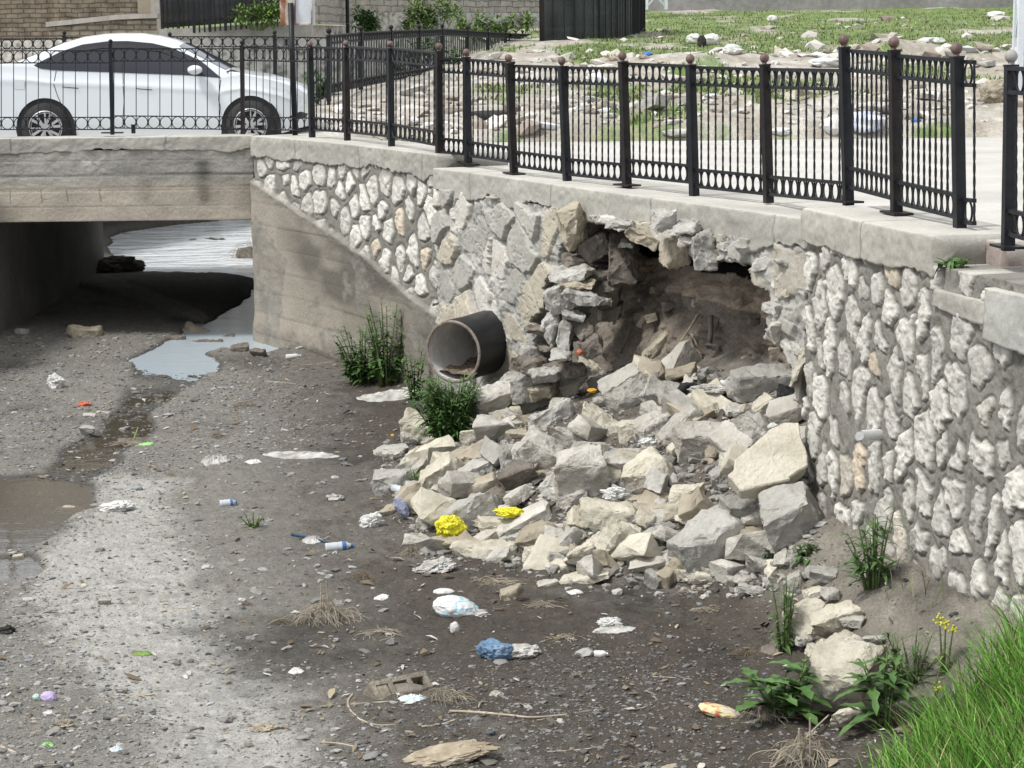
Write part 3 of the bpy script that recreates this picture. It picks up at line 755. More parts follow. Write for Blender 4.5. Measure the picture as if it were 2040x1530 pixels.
# strip from wall line to far edge of the road
n = len(e)
for i, (x, y) in enumerate(e):
    t = i / (n - 1)
    vs.append([x, y, -.16 if y < 26 else -.16])
far = []
for i in range(n):
    t = i / (n - 1); far.append([-2.6 + t * 22, 28.6 + .3 * math.sin(t * 9), -.22])
M_ = 14
V = np.zeros((n, M_, 3))
for i in range(n):
    for j in range(M_):
        q = j / (M_ - 1); V[i, j] = np.array(vs[i]) * (1 - q) + np.array(far[i]) * q
V[..., 2] += .01 * fbm2(V[..., 0] * .8, V[..., 1] * .8, 3, 421)
o = mesh_np('road', V.reshape(-1, 3), [gridF(n, M_)], MT['road']); tag(o, kind='structure')
sheet('road', -30, -2.2, YB_FRONT + .5, YB_BACK - .3, -.272, MT['road'])
b = MB(); b.box(((-30 - 3.1) / 2, YB_BACK - .17, -.12), (26.9, .34, .32)); bparent(b.build('kerb', MT['road'], None))

# ------------------------------------------------------------------ rocks
def rock_mesh(name, seed, dims, mat, parent=None, n=12, rough=.043, res=None, jit=.34, world=True, M=None, loc=(0, 0, 0), sharp=38):
    rng = random.Random(seed)
    bm = bmesh.new()
    for x in (-1, 1):
        for y in (-1, 1):
            for z in (-1, 1):
                if rng.random() < .86:
                    bm.verts.new((x * (1 - rng.random() * jit * 1.4), y * (1 - rng.random() * jit * 1.4), z * (1 - rng.random() * jit)))
    for _ in range(n - 6):
        a = rng.randrange(3); p = [rng.uniform(-.8, .8) for _ in range(3)]; p[a] = rng.choice((-1, 1)) * rng.uniform(.92, 1.05); bm.verts.new(p)
    r = bmesh.ops.convex_hull(bm, input=bm.verts)
    junk = [e for e in r['geom_interior'] if isinstance(e, bmesh.types.BMVert)]
    bmesh.ops.delete(bm, geom=junk, context='VERTS')
    bm.verts.ensure_lookup_table()
    d = Vector(dims) * .5
    for v in bm.verts: v.co = Vector((v.co.x * d.x, v.co.y * d.y, v.co.z * d.z))
    bmesh.ops.dissolve_limit(bm, angle_limit=math.radians(9), verts=bm.verts, edges=bm.edges)
    big = max(dims); res = res or max(.016, big * .06)
    bmesh.ops.bevel(bm, geom=list(bm.edges), offset=big * .018, segments=1, affect='EDGES', clamp_overlap=True)
    bmesh.ops.triangulate(bm, faces=bm.faces)
    for _ in range(4):
        es = [e for e in bm.edges if e.calc_length() > res * 1.4]
        if not es or len(bm.verts) > 4000: break
        bmesh.ops.subdivide_edges(bm, edges=es, cuts=1); bmesh.ops.triangulate(bm, faces=bm.faces)
    bm.normal_update()
    P = np.array([v.co[:] for v in bm.verts]); N = np.array([v.normal[:] for v in bm.verts])
    k = 2.2 / big
    q = fbm3(P * k * 1.3 + seed % 97 * 1.7, 3, seed % 7) * 1.3 + .55 * np.abs(fbm3(P * k * 4 + seed % 31, 3, 5)) - .1
    q2 = fbm3(P * k * 9 + 3, 2, 4)
    q3 = np.abs(fbm3(P * k * 3 + 11, 2, 6))
    P = P + N * (q * rough * 2.6 + q2 * rough * 1.2 - q3 * rough * 1.5)[:, None] * big
    for v, p in zip(bm.verts, P): v.co = p
    me = bpy.data.meshes.new(name); bm.to_mesh(me); bm.free()
    me.shade_smooth(); me.set_sharp_from_angle(angle=math.radians(sharp))
    o = bpy.data.objects.new(name, me); C.objects.link(o); me.materials.append(mat)
    if parent: o.parent = parent
    return o
def place_rock(u, v, wpx, hpx, rot, mk, label=None, seed=0, group=None, dz=0, depth=None, tilt=None, n=12, name='fallen_stone', cat='stone', dim_d=None, rough=.045, Y=None, yaw=None, round_=False):
    rng = random.Random(seed * 7 + int(u) * 13 + int(v))
    if Y is None:
        H = hit(u, v + hpx * .32); Y = H[1] + .04
    P = pd(u, v, Y); s = FPX / Y
    W = wpx / s * 1.2; Hh = hpx / s * 1.2
    c, sn = abs(math.cos(math.radians(rot))), abs(math.sin(math.radians(rot)))
    D = dim_d or min(W, max(Hh, .6 * W)) * .85
    Hz = max(Hh - D * .22, .45 * Hh)
    tl = tilt if tilt is not None else rng.uniform(2, 22)
    o = rock_mesh(name, int(u * 31 + v * 7 + seed), (W * 1.06, D, Hz * 1.06), MT[mk], n=n, rough=rough, jit=.5 if round_ else .34)
    o.location = Vector(tuple(P)) + Vector((0, 0, dz))
    E = Matrix.Rotation(math.radians(-rot), 3, 'Y') @ Matrix.Rotation(math.radians(tl), 3, 'X') @ Matrix.Rotation(math.radians(yaw if yaw is not None else rng.uniform(-22, 22)), 3, 'Z')
    o.rotation_euler = E.to_euler()
    tag(o, label, cat, group)
    return o
GR = 'stones fallen out of the wall onto the heap'
# u, v, w, h, rot, material, label
ROCKS = [
 (847, 862, 92, 66, -20, 'cream', 'cream boulder standing alone at the far left of the heap, below the green weeds'),
 (783, 898, 70, 30, 8, 'greyst', 'flat grey stone left of the lone cream boulder at the heap edge'),
 (782, 908, 42, 28, 10, 'lime', 'small white pitted stone resting on the flat grey stone at the left edge'),
 (820, 922, 98, 44, 22, 'cream', 'cream rough stone just below the lone boulder at the left edge'),
 (783, 962, 70, 50, 5, 'greyst', 'grey stone beside the clear bottle at the left tip of the heap'),
 (1000, 806, 108, 98, 5, 'lime', 'large rough pale boulder beside the weeds right below the black pipe'),
 (1078, 790, 98, 64, 32, 'cream', 'long pale stone slanting up to the right beside the boulder below the pipe'),
 (1150, 770, 62, 58, 20, 'cream', 'blocky cream stone at the upper left end of the heap'),
 (1098, 830, 82, 50, 28, 'greyst', 'grey stone slanting below the long pale stone near the pipe boulder'),
 (1001, 858, 82, 42, 6, 'cream', 'flat block just below the large rough boulder near the pipe'),
 (1035, 868, 46, 26, 0, 'tan', 'small flat tan block below the boulder near the pipe'),
 (936, 876, 32, 40, 5, 'cream', 'small upright cream stone at the foot of the weeds under the pipe'),
 (948, 904, 98, 42, 16, 'tan', 'tan slab slanting over a dark gap left of the heap'),
 (1020, 915, 54, 74, -5, 'greyst', 'upright grey stone standing above the dark brown stone'),
 (876, 950, 86, 60, 40, 'cream', 'pale triangular slab leaning at the left of the heap'),
 (945, 942, 92, 40, 20, 'greyst', 'rough grey stone lying right of the pale triangular slab'),
 (955, 972, 84, 46, 24, 'tan', 'smooth tan wedge slanting down left above the big grey slab'),
 (1032, 962, 64, 66, 12, 'darkst', 'dark brown stone in the left middle of the heap'),
 (1080, 905, 98, 86, -25, 'lime', 'large white pitted stone in the left middle of the heap'),
 (1132, 876, 92, 70, -15, 'lime', 'white knobbly stone in the upper left middle of the heap'),
 (1192, 852, 100, 60, -28, 'cream', 'thick slab falling to the right with a dark cut edge'),
 (1160, 955, 92, 118, 10, 'lime', 'tall white rounded boulder in the middle of the heap'),
 (1104, 965, 38, 62, -40, 'greyst', 'narrow grey stone leaning on the tall white boulder'),
 (856, 1009, 102, 40, -4, 'tan', 'flat tan stone at the lower left, left of the grey slab above the yellow bag'),
 (930, 1026, 122, 74, 34, 'greyst', 'big ridged grey slab leaning just above the yellow bag'),
 (1001, 1046, 102, 38, 0, 'cream', 'flat pale stone under the yellow wrapper'),
 (1076, 1036, 52, 22, 5, 'cream', 'thin pale stone right of the yellow wrapper'),
 (872, 1088, 92, 36, -4, 'tan', 'flat tan kerb-like stone directly below the yellow bag'),
 (965, 1098, 114, 42, -3, 'cream', 'long cream slab at the front edge right of the yellow bag'),
 (1068, 1108, 60, 40, 8, 'cream', 'cream block at the front edge between two leaning stones'),
 (1070, 1070, 72, 58, 38, 'tan', 'tan stone leaning over the cream block at the front'),
 (1168, 1106, 88, 60, 12, 'cream', 'broad yellowish cream block at the middle of the front edge'),
 (1132, 1080, 54, 40, 40, 'greyst', 'grey stone slanting behind the broad cream block at the front'),
 (1115, 1116, 44, 32, -10, 'greyst', 'small grey stone left of the broad cream block'),
 (1172, 1152, 98, 32, 14, 'cream', 'flat pale flake lying on the mud in front of the heap'),
 (1090, 1165, 42, 17, 5, 'lime', 'small flat white stone on the mud left of the pale flake'),
 (775, 1020, 54, 26, -8, 'tan', 'small tan stone beside the white torn bag at the left edge'),
 (997, 990, 54, 32, -20, 'darkst', 'reddish brown stone above the yellow wrapper'),
 (1246, 783, 96, 90, 30, 'lime', 'large whitish rounded stone near the top of the heap'),
 (1304, 782, 52, 60, 35, 'greyst', 'grey pointed stone right of the large whitish stone at the top'),
 (1342, 787, 52, 50, -10, 'greyst', 'grey block left of the strip of black asphalt'),
 (1308, 850, 90, 52, 15, 'lime', 'broad pale stone in the upper middle of the heap'),
 (1358, 855, 92, 56, 35, 'lime', 'long rough stone slanting up to the right in the upper middle'),
 (1254, 864, 44, 54, 8, 'cream', 'small upright block right of the falling slab'),
 (1408, 882, 104, 80, 8, 'lime', 'big white rough boulder right of the heap centre'),
 (1495, 858, 76, 62, -30, 'lime', 'pale block above the big smooth slab'),
 (1290, 945, 88, 86, 30, 'cream', 'cream slab with a smooth face in the middle of the heap'),
 (1354, 902, 40, 48, 25, 'cream', 'small cream wedge between the smooth faced slab and the white boulder'),
 (1240, 912, 106, 34, 2, 'greyst', 'long flat grey slab lying above the middle of the heap'),
 (1370, 993, 58, 56, 0, 'cream', 'round shouldered cream stone in the right middle'),
 (1213, 1025, 118, 56, -3, 'cream', 'long flat cream slab with an undercut dark edge in the lower middle'),
 (1310, 1020, 98, 50, 12, 'tan', 'tan slab with a dark underside beside the long cream slab'),
 (1395, 1027, 90, 34, 12, 'cream', 'thin pale slab above the big grey broken block'),
 (1412, 1078, 130, 112, 25, 'greyst', 'very large grey broken block at the lower right of the heap'),
 (1488, 1018, 96, 58, -5, 'greyst', 'grey stone between the smooth slab and the corner boulder'),
 (1570, 1040, 116, 124, 25, 'greyst', 'largest boulder of the heap against the corner of the right wall'),
 (1233, 1084, 66, 90, -35, 'cream', 'pointed yellowish stone at the front right of centre'),
 (1297, 1090, 80, 64, 10, 'greyst', 'grey pitted stone right of the pointed yellowish stone'),
 (1305, 1134, 50, 28, 5, 'cream', 'small cream stone at the foot of the pitted grey stone'),
 (1340, 1144, 40, 68, -30, 'tan', 'narrow mossy brown stone leaning at the front edge'),
 (1388, 1148, 88, 40, -5, 'cream', 'cream stone with an orange stain at the right front edge'),
 (1478, 1158, 86, 30, -2, 'lime', 'flat pale stone at the right front edge'),
 (1528, 1130, 90, 44, -14, 'lime', 'thick slab below the corner boulder'),
 (1457, 1118, 28, 20, 5, 'lime', 'small white block between the grey broken block and the corner slab'),
 (1450, 1143, 72, 22, -3, 'greyst', 'narrow stone squeezed behind the flat pale stone at the front'),
 (1235, 945, 34, 30, 30, 'greyst', 'small grey chip in front of the long flat slab'),
 (1183, 738, 64, 42, -12, 'cream', 'smooth cream slab at the top left of the heap'),
 (1518, 766, 118, 66, 5, 'greyst', 'broad dusty slab lying back inside the hollow'),
 (1490, 815, 92, 30, 2, 'greyst', 'low dusty stone below the broad slab inside the hollow'),
 (1526, 808, 50, 40, 42, 'cream', 'thin wedge standing on edge left of the black lump'),
 (1368, 715, 34, 24, -5, 'lime', 'small pale stone on the soil slope inside the hollow'),
 (1340, 708, 28, 24, 10, 'lime', 'small round stone left of the small pale stone on the soil slope'),
 (1328, 818, 50, 17, 5, 'cream', 'thin flat flake in the upper middle of the heap'),
 (1420, 820, 54, 32, 10, 'cream', 'small cream slab behind the big white rough boulder'),
 (1205, 800, 46, 30, 10, 'lime', 'pale lump left of the large whitish stone'),
 (1140, 1000, 60, 40, 20, 'lime', 'pale stone below the tall white boulder'),
 (1450, 950, 60, 44, 15, 'greyst', 'dusty grey stone under the lower corner of the smooth slab'),
 (1545, 1085, 40, 30, 10, 'darkst', 'dark stone in the gap below the corner boulder'),
 (1260, 1000, 46, 26, 10, 'tan', 'small tan stone above the long flat cream slab'),
 (1020, 1075, 50, 26, 12, 'greyst', 'small grey stone under the flat pale stone with the wrapper'),
 (1200, 760, 50, 30, 25, 'greyst', 'grey stone behind the cream blocky stone at the top left'),
]
for i, r in enumerate(ROCKS):
    place_rock(*r, seed=i, group=GR)
# the big smooth slab leaning against the wall corner: outline traced, real thickness
def slab_from_outline(name, pts, Y0, tilt_deg, thick, mat, label, group=None, seed=1):
    """flat stone: outline given in the plane of its face; face leans back by tilt_deg"""
    c = np.mean(pts, axis=0); P0 = pd(c[0], c[1], Y0); s = FPX / Y0
    q = (np.array(pts) - c) / s; t = math.radians(tilt_deg)
    bm = bmesh.new(); rng = random.Random(seed)
    top = [bm.verts.new((x, -y / math.sin(t + .16) * math.cos(t), -y / math.sin(t + .16) * math.sin(t))) for x, y in q]
    f = bm.faces.new(top)
    nrm = Vector((0, -math.sin(t), math.cos(t)))
    ex = bmesh.ops.extrude_face_region(bm, geom=[f]); vs_ = [e for e in ex['geom'] if isinstance(e, bmesh.types.BMVert)]
    for v in vs_: v.co -= nrm * thick * rng.uniform(.8, 1.2); v.co.x *= .96
    bmesh.ops.recalc_face_normals(bm, faces=bm.faces)
    bmesh.ops.bevel(bm, geom=list(bm.edges), offset=.008, segments=1, affect='EDGES', clamp_overlap=True)
    bmesh.ops.triangulate(bm, faces=bm.faces)
    for _ in range(5):
        es = [e for e in bm.edges if e.calc_length() > .04]
        if not es: break
        bmesh.ops.subdivide_edges(bm, edges=es, cuts=1); bmesh.ops.triangulate(bm, faces=bm.faces)
    bm.normal_update(); P = np.array([v.co[:] for v in bm.verts]); N = np.array([v.normal[:] for v in bm.verts])
    P = P + N * (fbm3(P * 4 + seed, 3, 2) * .022 + fbm3(P * 16, 3, 3) * .012)[:, None]
    for v, p in zip(bm.verts, P): v.co = p
    me = bpy.data.meshes.new(name); bm.to_mesh(me); bm.free(); me.shade_smooth(); me.set_sharp_from_angle(angle=math.radians(35)); me.materials.append(mat)
    o = bpy.data.objects.new(name, me); C.objects.link(o); o.location = Vector(tuple(P0)); return tag(o, label, 'stone', group)
Ys = hit(1520, 960)[1]
slab_from_outline('fallen_slab', [(1444, 945), (1458, 935), (1463, 915), (1497, 890), (1540, 855), (1570, 841), (1602, 840), (1602, 870), (1611, 905), (1608, 928), (1568, 950), (1570, 955), (1525, 963), (1470, 975)], Ys - .25, 42, .13, MT['cream'], 'big smooth buff slab leaning against the corner of the right wall', GR)
# black asphalt pieces
for u, v, w_, h_, r_, lb in ((1580, 800, 76, 56, -10, 'black lump of broken asphalt jammed against the right wall edge'), (1268, 733, 86, 26, 18, 'long black strip of asphalt at the top of the heap under the soil slope'),
                             (1385, 785, 60, 40, -38, 'black asphalt slab edge slanting down right of the grey block'), (1440, 792, 74, 24, -8, 'low black asphalt piece below the litter inside the hollow'), (1495, 822, 34, 20, 0, 'small black lump in front of the dusty slab')):
    place_rock(u, v, w_, h_, r_, 'asph', lb, seed=5, name='asphalt_lump', cat='asphalt', rough=.06, group='broken asphalt in the hollow')
# stones at the foot of the right wall
for i, r in enumerate([
 (1608, 1255, 66, 60, 20, 'cream', 'cream stone at the upper end of the row along the wall foot'),
 (1660, 1262, 78, 54, 10, 'cream', 'whitish flat stone second in the row along the wall foot'),
 (1664, 1305, 72, 36, 5, 'cream', 'low cream stone above the big pale boulder by the grass'),
 (1698, 1312, 82, 32, 8, 'lime', 'pale ledge-like stone resting on the big boulder by the grass'),
 (1692, 1374, 104, 100, 5, 'cream', 'big pale rounded boulder beside the tall grass'),
 (1692, 1452, 60, 34, 5, 'cream', 'pale stone at the lower side of the big pale rounded boulder'), (1653, 1207, 36, 26, -5, 'lime', 'small white stone in the mud spill at the wall foot'), (1622, 1212, 52, 34, 10, 'cream', 'cream stone between the flat dusty stone and the wall foot row'), (1700, 1262, 44, 26, 0, 'lime', 'small pale stone right of the whitish flat stone in the row'), (1632, 1322, 46, 34, -10, 'cream', 'cream lump left of the big pale rounded boulder'), (1600, 1300, 30, 20, 0, 'lime', 'small pale stone left end of the wall foot row'), (1642, 1350, 34, 40, 10, 'lime', 'upright pale chip touching the big boulder on its left'), (1740, 1300, 40, 24, 0, 'greyst', 'grey stone above the grass behind the big boulder'),
 (1585, 1170, 36, 42, 20, 'lime', 'small white stone just right of the heap at the corner'),
 (1634, 1167, 56, 26, -5, 'greyst', 'flat dusty stone at the top of the mud spill'),
 (1575, 1195, 24, 18, 0, 'lime', 'little white stone under the flat dusty stone'),
 (1500, 1180, 62, 24, -5, 'greyst', 'crumpled looking grey stone in front of the heap right end'),
 (1283, 1158, 40, 20, -5, 'greyst', 'low grey stone on the mud in front of the heap'),
 (1018, 1190, 48, 30, 20, 'tan', 'brown mossy stone lying on the mud right of the white and blue bag'),
 ]):
    if i < 5: r = (r[0], r[1], r[2] * 1.25, r[3] * 1.3) + tuple(r[4:])
    place_rock(*r, seed=100 + i, group='stones lying around the wall foot', name='loose_stone', dz=.05 if i < 5 else (.07 if 1600 <= r[0] <= 1750 else .02), rough=.05)
# stones in and by the water
for i, r in enumerate([
 (168, 661, 56, 24, -8, 'tan', 'squared pale stone lying on the gravel under the bridge'),
 (390, 661, 50, 26, -6, 'tan', 'squared tan stone standing in the shallow water'),
 (350, 674, 34, 16, 0, 'darkst', 'dark stone just left of the squared tan stone in the water'),
 (445, 678, 44, 20, 12, 'darkst', 'dark stone right of the squared tan stone in the water'),
 (412, 690, 60, 18, 0, 'darkst', 'low wet stone in front of the squared tan stone'),
 (480, 693, 40, 16, 0, 'darkst', 'low dark stone near the bridge corner'),
 (514, 703, 30, 20, 5, 'darkst', 'roundish dark stone next to the concrete corner of the wall'),
 (174, 858, 30, 24, 0, 'greyst', 'grey stone sitting in the shallow stream'),
 (250, 882, 26, 18, 0, 'darkst', 'brown stone beside the broken green stick at the stream'),
 (318, 792, 22, 14, 0, 'darkst', 'dark round stone at the edge of the stream'),
 (178, 827, 24, 9, 0, 'lime', 'small pale pebble left in the stream'), (212, 823, 18, 8, 0, 'lime', 'small pale pebble right in the stream'),
 (42, 660, 24, 12, 0, 'greyst', 'grey stone near the foot of the bridge abutment'),
 (208, 1198, 26, 14, 0, 'lime', 'pale stone on the silt left of the dark mud'), (35, 1110, 22, 12, 0, 'cream', 'yellowish stone at the lower puddle'),
 (330, 1040, 0, 0, 0, 'lime', None),
 ]):
    if r[6]: place_rock(*r, seed=200 + i, group='stones by the water', name='river_stone', Y=hit(r[0], r[1] + r[3] * .4)[1])
# small unnamed chips between the fallen stones: alike, so they share one label
rng = random.Random(77)
protos = [rock_mesh('stone_chip', 900 + i, (.16, .12, .09), MT[['lime', 'cream', 'greyst', 'lime', 'tan'][i % 5]], n=9, rough=.04, res=.022) for i in range(12)]
used = [False] * 12; cnt = 0; tries = 0
HP = [(1240, 720), (1560, 760), (1610, 900), (1600, 1120), (1560, 1170), (1380, 1165), (1180, 1150), (1000, 1120), (840, 1100), (800, 1010), (760, 960), (780, 900), (900, 890), (960, 780), (1100, 740)]
while cnt < 200 and tries < 9000:
    tries += 1; u_ = rng.uniform(740, 1620); v_ = rng.uniform(720, 1185)
    if sdpoly(np.array([u_]), np.array([v_]), HP)[0] > (0 if rng.random() < .93 else 25): continue
    H = hit(u_, v_); i = rng.randrange(12)
    src = protos[i]
    o = src if not used[i] else src.copy()
    if used[i]: C.objects.link(o)
    used[i] = True
    k_ = rng.uniform(.4, 1.5) if rng.random() < .66 else rng.uniform(1.5, 2.5)
    o.scale = (k_ * rng.uniform(.8, 1.3), k_ * rng.uniform(.8, 1.2), k_ * rng.uniform(.7, 1.2))
    o.location = (H[0], H[1], H[2] + rng.uniform(.0, .06) * k_); o.rotation_euler = (rng.uniform(-.6, .6), rng.uniform(-.6, .6), rng.uniform(0, 6))
    tag(o, 'small angular limestone chip lying among the fallen stones of the heap', 'stone', 'small chips in the heap'); cnt += 1
# ---- broken wall ends in the breach: parts of the wall
def wallstone(u, v, w_, h_, rot, mk, Y, tilt=5, D=None, seed=0, rough=.035, yaw=None):
    o = place_rock(u, v, w_, h_, rot, mk, seed=seed, Y=Y, tilt=tilt, name='broken_stone', dim_d=D, rough=rough, yaw=yaw)
    for k in ('label', 'category', 'group'):
        if k in o: del o[k]
    o.parent = wall; o.location = o.location - wall.location
    return o
for i, r in enumerate([
 (1140, 452, 48, 76, 8, 'tan', 17.9), (1185, 455, 50, 34, 0, 'darkst', 18.2), (1180, 492, 58, 46, 10, 'darkst', 18.0), (1238, 520, 62, 92, 4, 'darkst', 17.9), (1252, 482, 26, 28, 10, 'lime', 17.85),
 (1135, 545, 72, 32, 5, 'greyst', 17.75), (1112, 592, 50, 52, 10, 'greyst', 17.7), (1168, 592, 88, 38, -8, 'greyst', 17.55), (1150, 566, 60, 16, 6, 'tan', 17.6), (1145, 520, 44, 34, 0, 'darkst', 18.0), (1192, 546, 44, 34, 0, 'darkst', 18.0),
 (1100, 640, 36, 40, 0, 'greyst', 17.75), (1138, 626, 44, 22, -5, 'greyst', 17.5), (1100, 668, 30, 48, 0, 'greyst', 17.6), (1128, 668, 28, 54, 4, 'greyst', 17.55), (1160, 652, 30, 56, 12, 'darkst', 17.5), (1070, 660, 44, 32, 0, 'darkst', 17.9),
 (1115, 706, 44, 26, -5, 'greyst', 17.4), (1055, 725, 60, 40, 0, 'darkst', 17.8), (1090, 742, 56, 34, 0, 'greyst', 17.7), (1180, 690, 40, 44, 20, 'darkst', 17.3), (1215, 580, 40, 60, 0, 'darkst', 18.0),
 (1190, 428, 36, 20, 0, 'greyst', 17.9), (1060, 772, 60, 50, 0, 'greyst', 18.0), (1015, 762, 56, 44, 5, 'greyst', 18.6), (1035, 800, 60, 40, 0, 'darkst', 18.2), (1085, 776, 50, 40, 10, 'tan', 17.8), (1108, 730, 40, 40, 0, 'darkst', 17.8), (1000, 800, 44, 40, 0, 'greyst', 18.9), (1140, 738, 50, 34, 0, 'darkst', 17.6), (1062, 700, 34, 40, 0, 'greyst', 18.0), (1085, 690, 30, 30, 0, 'darkst', 17.9), (1150, 668, 40, 30, 0, 'darkst', 17.7), (1205, 540, 50, 40, 0, 'darkst', 18.3), (1200, 500, 50, 40, 0, 'darkst', 18.4), (1215, 620, 44, 44, 0, 'darkst', 18.1),
 # teeth hanging under the coping
 (1283, 474, 62, 44, -20, 'tan', 16.75), (1345, 500, 46, 58, 0, 'tan', 16.35), (1322, 436, 50, 44, 5, 'greyst', 16.2), (1405, 498, 40, 84, 10, 'greyst', 15.95), (1430, 508, 30, 46, 0, 'darkst', 16.0), (1378, 476, 40, 34, 0, 'lime', 16.1), (1476, 510, 40, 26, 10, 'lime', 15.75), (1524, 536, 30, 44, 0, 'greyst', 15.45), (1570, 575, 40, 36, 0, 'tan', 15.1), (1576, 520, 50, 30, -5, 'greyst', 15.1), (1460, 486, 60, 30, 0, 'greyst', 15.85), (1370, 450, 50, 36, 0, 'greyst', 16.1), (1240, 446, 50, 26, -5, 'greyst', 17.1),
 (1500, 492, 60, 34, 5, 'greyst', 15.55), (1545, 560, 30, 30, 0, 'cream', 15.2), (1560, 612, 56, 44, 0, 'greyst', 15.15), (1558, 655, 56, 50, 4, 'lime', 15.15), (1530, 520, 40, 40, 0, 'greyst', 15.35), (1596, 730, 26, 80, -14, 'cream', 14.8), (1588, 690, 30, 40, 0, 'greyst', 14.9)]):
    rj = random.Random(i); r = list(r); r[4] += rj.uniform(-13, 13) if i < 24 else 0; r[3] *= rj.uniform(.85, 1.2)
    wallstone(*r, seed=300 + i, D=.34, rough=.055)
# ------------------------------------------------------------------ railings
def finial(p, r, parent, mat):
    b = MB(); p = np.asarray(p, float)
    b.ball(p - [0, 0, r], r, 10); b.lathe([(.001, -2.6 * r), (r * .9, -2.6 * r), (r * .9, -2.35 * r), (r * .5, -2.2 * r), (r * .5, -1.8 * r)], 10, None, p)
    b.V = [v for v in b.V]
    return b
def railing(name, label, posts, panels, pw, br, ballr, mats, sides=6, seg=18, twist=False, plates=(), group=None, band=.142, cat='railing', rt=None):
    """posts: (u, vbase, vtop, Y[, zbase]); panels: (i, j, vt0, vb0, vt1, vb1, n[, u0, u1])"""
    P = [(pd(u, vb, Y), pd(ut if ut is not None else u, vt, Y)) for u, ut, vb, vt, Y in posts]
    root = empty(name, P[0][0], label, cat, group)
    O = np.array(P[0][0]); rt = rt or pw * .45
    for k, (a, t) in enumerate(P):
        ax = t - a; L = np.linalg.norm(ax); ax = ax / L
        b = MB(); top = a + ax * (L - 2.5 * ballr)
        # direction of the run for turning the post
        q = P[min(k + 1, len(P) - 1)][0] - P[max(k - 1, 0)][0]; q = q / (np.linalg.norm(q) + 1e-9)
        y = np.cross(ax, q); y /= np.linalg.norm(y); x = np.cross(y, ax)
        Rm = np.stack([x, y, ax], 1)
        b.box((a + top) / 2 - ax * .01, (pw, pw, L - 2.5 * ballr + .02), Rm); b.box(top + ax * .004, (pw * 1.12, pw * 1.12, .012), Rm)
        po = b.build('post', mats[1] if k % 2 else mats[0], root, O)
        bb = finial(t, ballr, po, mats[2]); fo = bb.build('ball_finial', mats[2], po, O, smooth=True)
        if k in plates:
            b = MB(); b.box(a + [0, 0, .004], (.26, .13, .014), np.stack([q, np.cross([0, 0, 1], q), [0, 0, 1]], 1)); b.build('base_plate', mats[1], po, O)
    for pn in panels:
        i, j, vt0, vb0, vt1, vb1, n = pn[:7]
        u0, u1 = (pn[7], pn[8]) if len(pn) > 7 else (posts[i][0], posts[j][0])
        Y0, Y1 = posts[i][4], posts[j][4]
        if len(pn) > 9: Y1 = pn[9]
        T0, B0, T1, B1 = pd(u0, vt0, Y0), pd(u0, vb0, Y0), pd(u1, vt1, Y1), pd(u1, vb1, Y1)
        e = T1 - T0; e = e / np.linalg.norm(e)
        def pt(t, h): return (B0 * (1 - t) + B1 * t) * (1 - h) + (T0 * (1 - t) + T1 * t) * h
        b = MB()
        for h in (0, band, 1 - band, 1):
            b.bar(pt(0, h), pt(1, h), rt, rt * .8)
        L = np.linalg.norm(T1 - T0)
        for k in range(n + 1):
            t = (k + .0) / n if n > 1 else k
            if k in (0, n) and n > 1: t = abs(t - .012)
            lo, hi = (0, 1)
            p0 = pt(t, lo); p1 = pt(t, hi)
            if twist:
                m_ = 46; q_ = np.linspace(0, 1, m_)[:, None]; b.tube(p0 * (1 - q_) + p1 * q_, br * 1.25, 4, twist=.42)
            else: b.tube([p0, p1], br, 5)
        pan = b.build('panel', mats[0], root, O)
        for h0, h1 in ((0, band), (1 - band, 1)):
            b = MB()
            for k in range(n):
                t = (k + .5) / n
                c_ = pt(t, (h0 + h1) / 2); rz = np.linalg.norm(pt(t, h1) - pt(t, h0)) / 2 * .96; rx = L / n / 2 * .94
                rx = min(rx, rz * 1.0)
                an = np.linspace(0, 2 * math.pi, seg + 1)
                ax = pt(t, 1) - pt(t, 0); ax = ax / np.linalg.norm(ax)
                ring = c_ + np.cos(an)[:, None] * e * rx + np.sin(an)[:, None] * ax * rz
                b.tube(ring, br * 1.0, sides, cap=False)
            b.build('ring_row', mats[0], pan, O)
    return root
IM = (MT['iron'], MT['rustpost'], MT['ballrust'])
WP = [(622, 617, 271, 82, 25.6), (692, 689, 277, 80, 24.7), (780, 777, 288, 81, 23.2), (875, 874, 301, 85, 21.5), (933, 929, 326, 97, 21.3), (1024, 1013, 346, 108, 20.0), (1130, 1119, 359, 113, 19.0), (1249, 1240, 369, 103, 18.0),
      (1383, 1375, 387, 108, 17.0), (1531, 1523, 399, 106, 16.05), (1690, 1681, 403, 69, 14.45), (1786, 1781, 425, 73, 13.5), (1912, 1906, 453, 84, 12.55)]
WPN = [(0, 1, 94, 258, 97, 263, 8), (1, 2, 93, 263, 99, 272, 9), (2, 3, 96, 272, 106, 290, 10), (3, 4, 117, 302, 118, 308, 6), (4, 5, 119, 310, 125, 323, 9), (5, 6, 131, 330, 134, 345, 10), (6, 7, 135, 347, 137, 360, 10),
       (7, 8, 127, 350, 132, 364, 10), (8, 9, 134, 371, 139, 387, 10), (9, 10, 138, 387, 141, 402, 10), (10, 11, 101, 372, 108, 397, 10), (11, 12, 111, 403, 121, 434, 11), (12, 12, 123, 442, 124, 445, 1, 1918, 1941, 12.35)]
railing('wall_railing', 'long black iron railing with rusty balls running along the top of the stone retaining wall', WP, WPN, .062, .0068, .036, IM, twist=True, plates=(4, 5, 7, 10, 11))
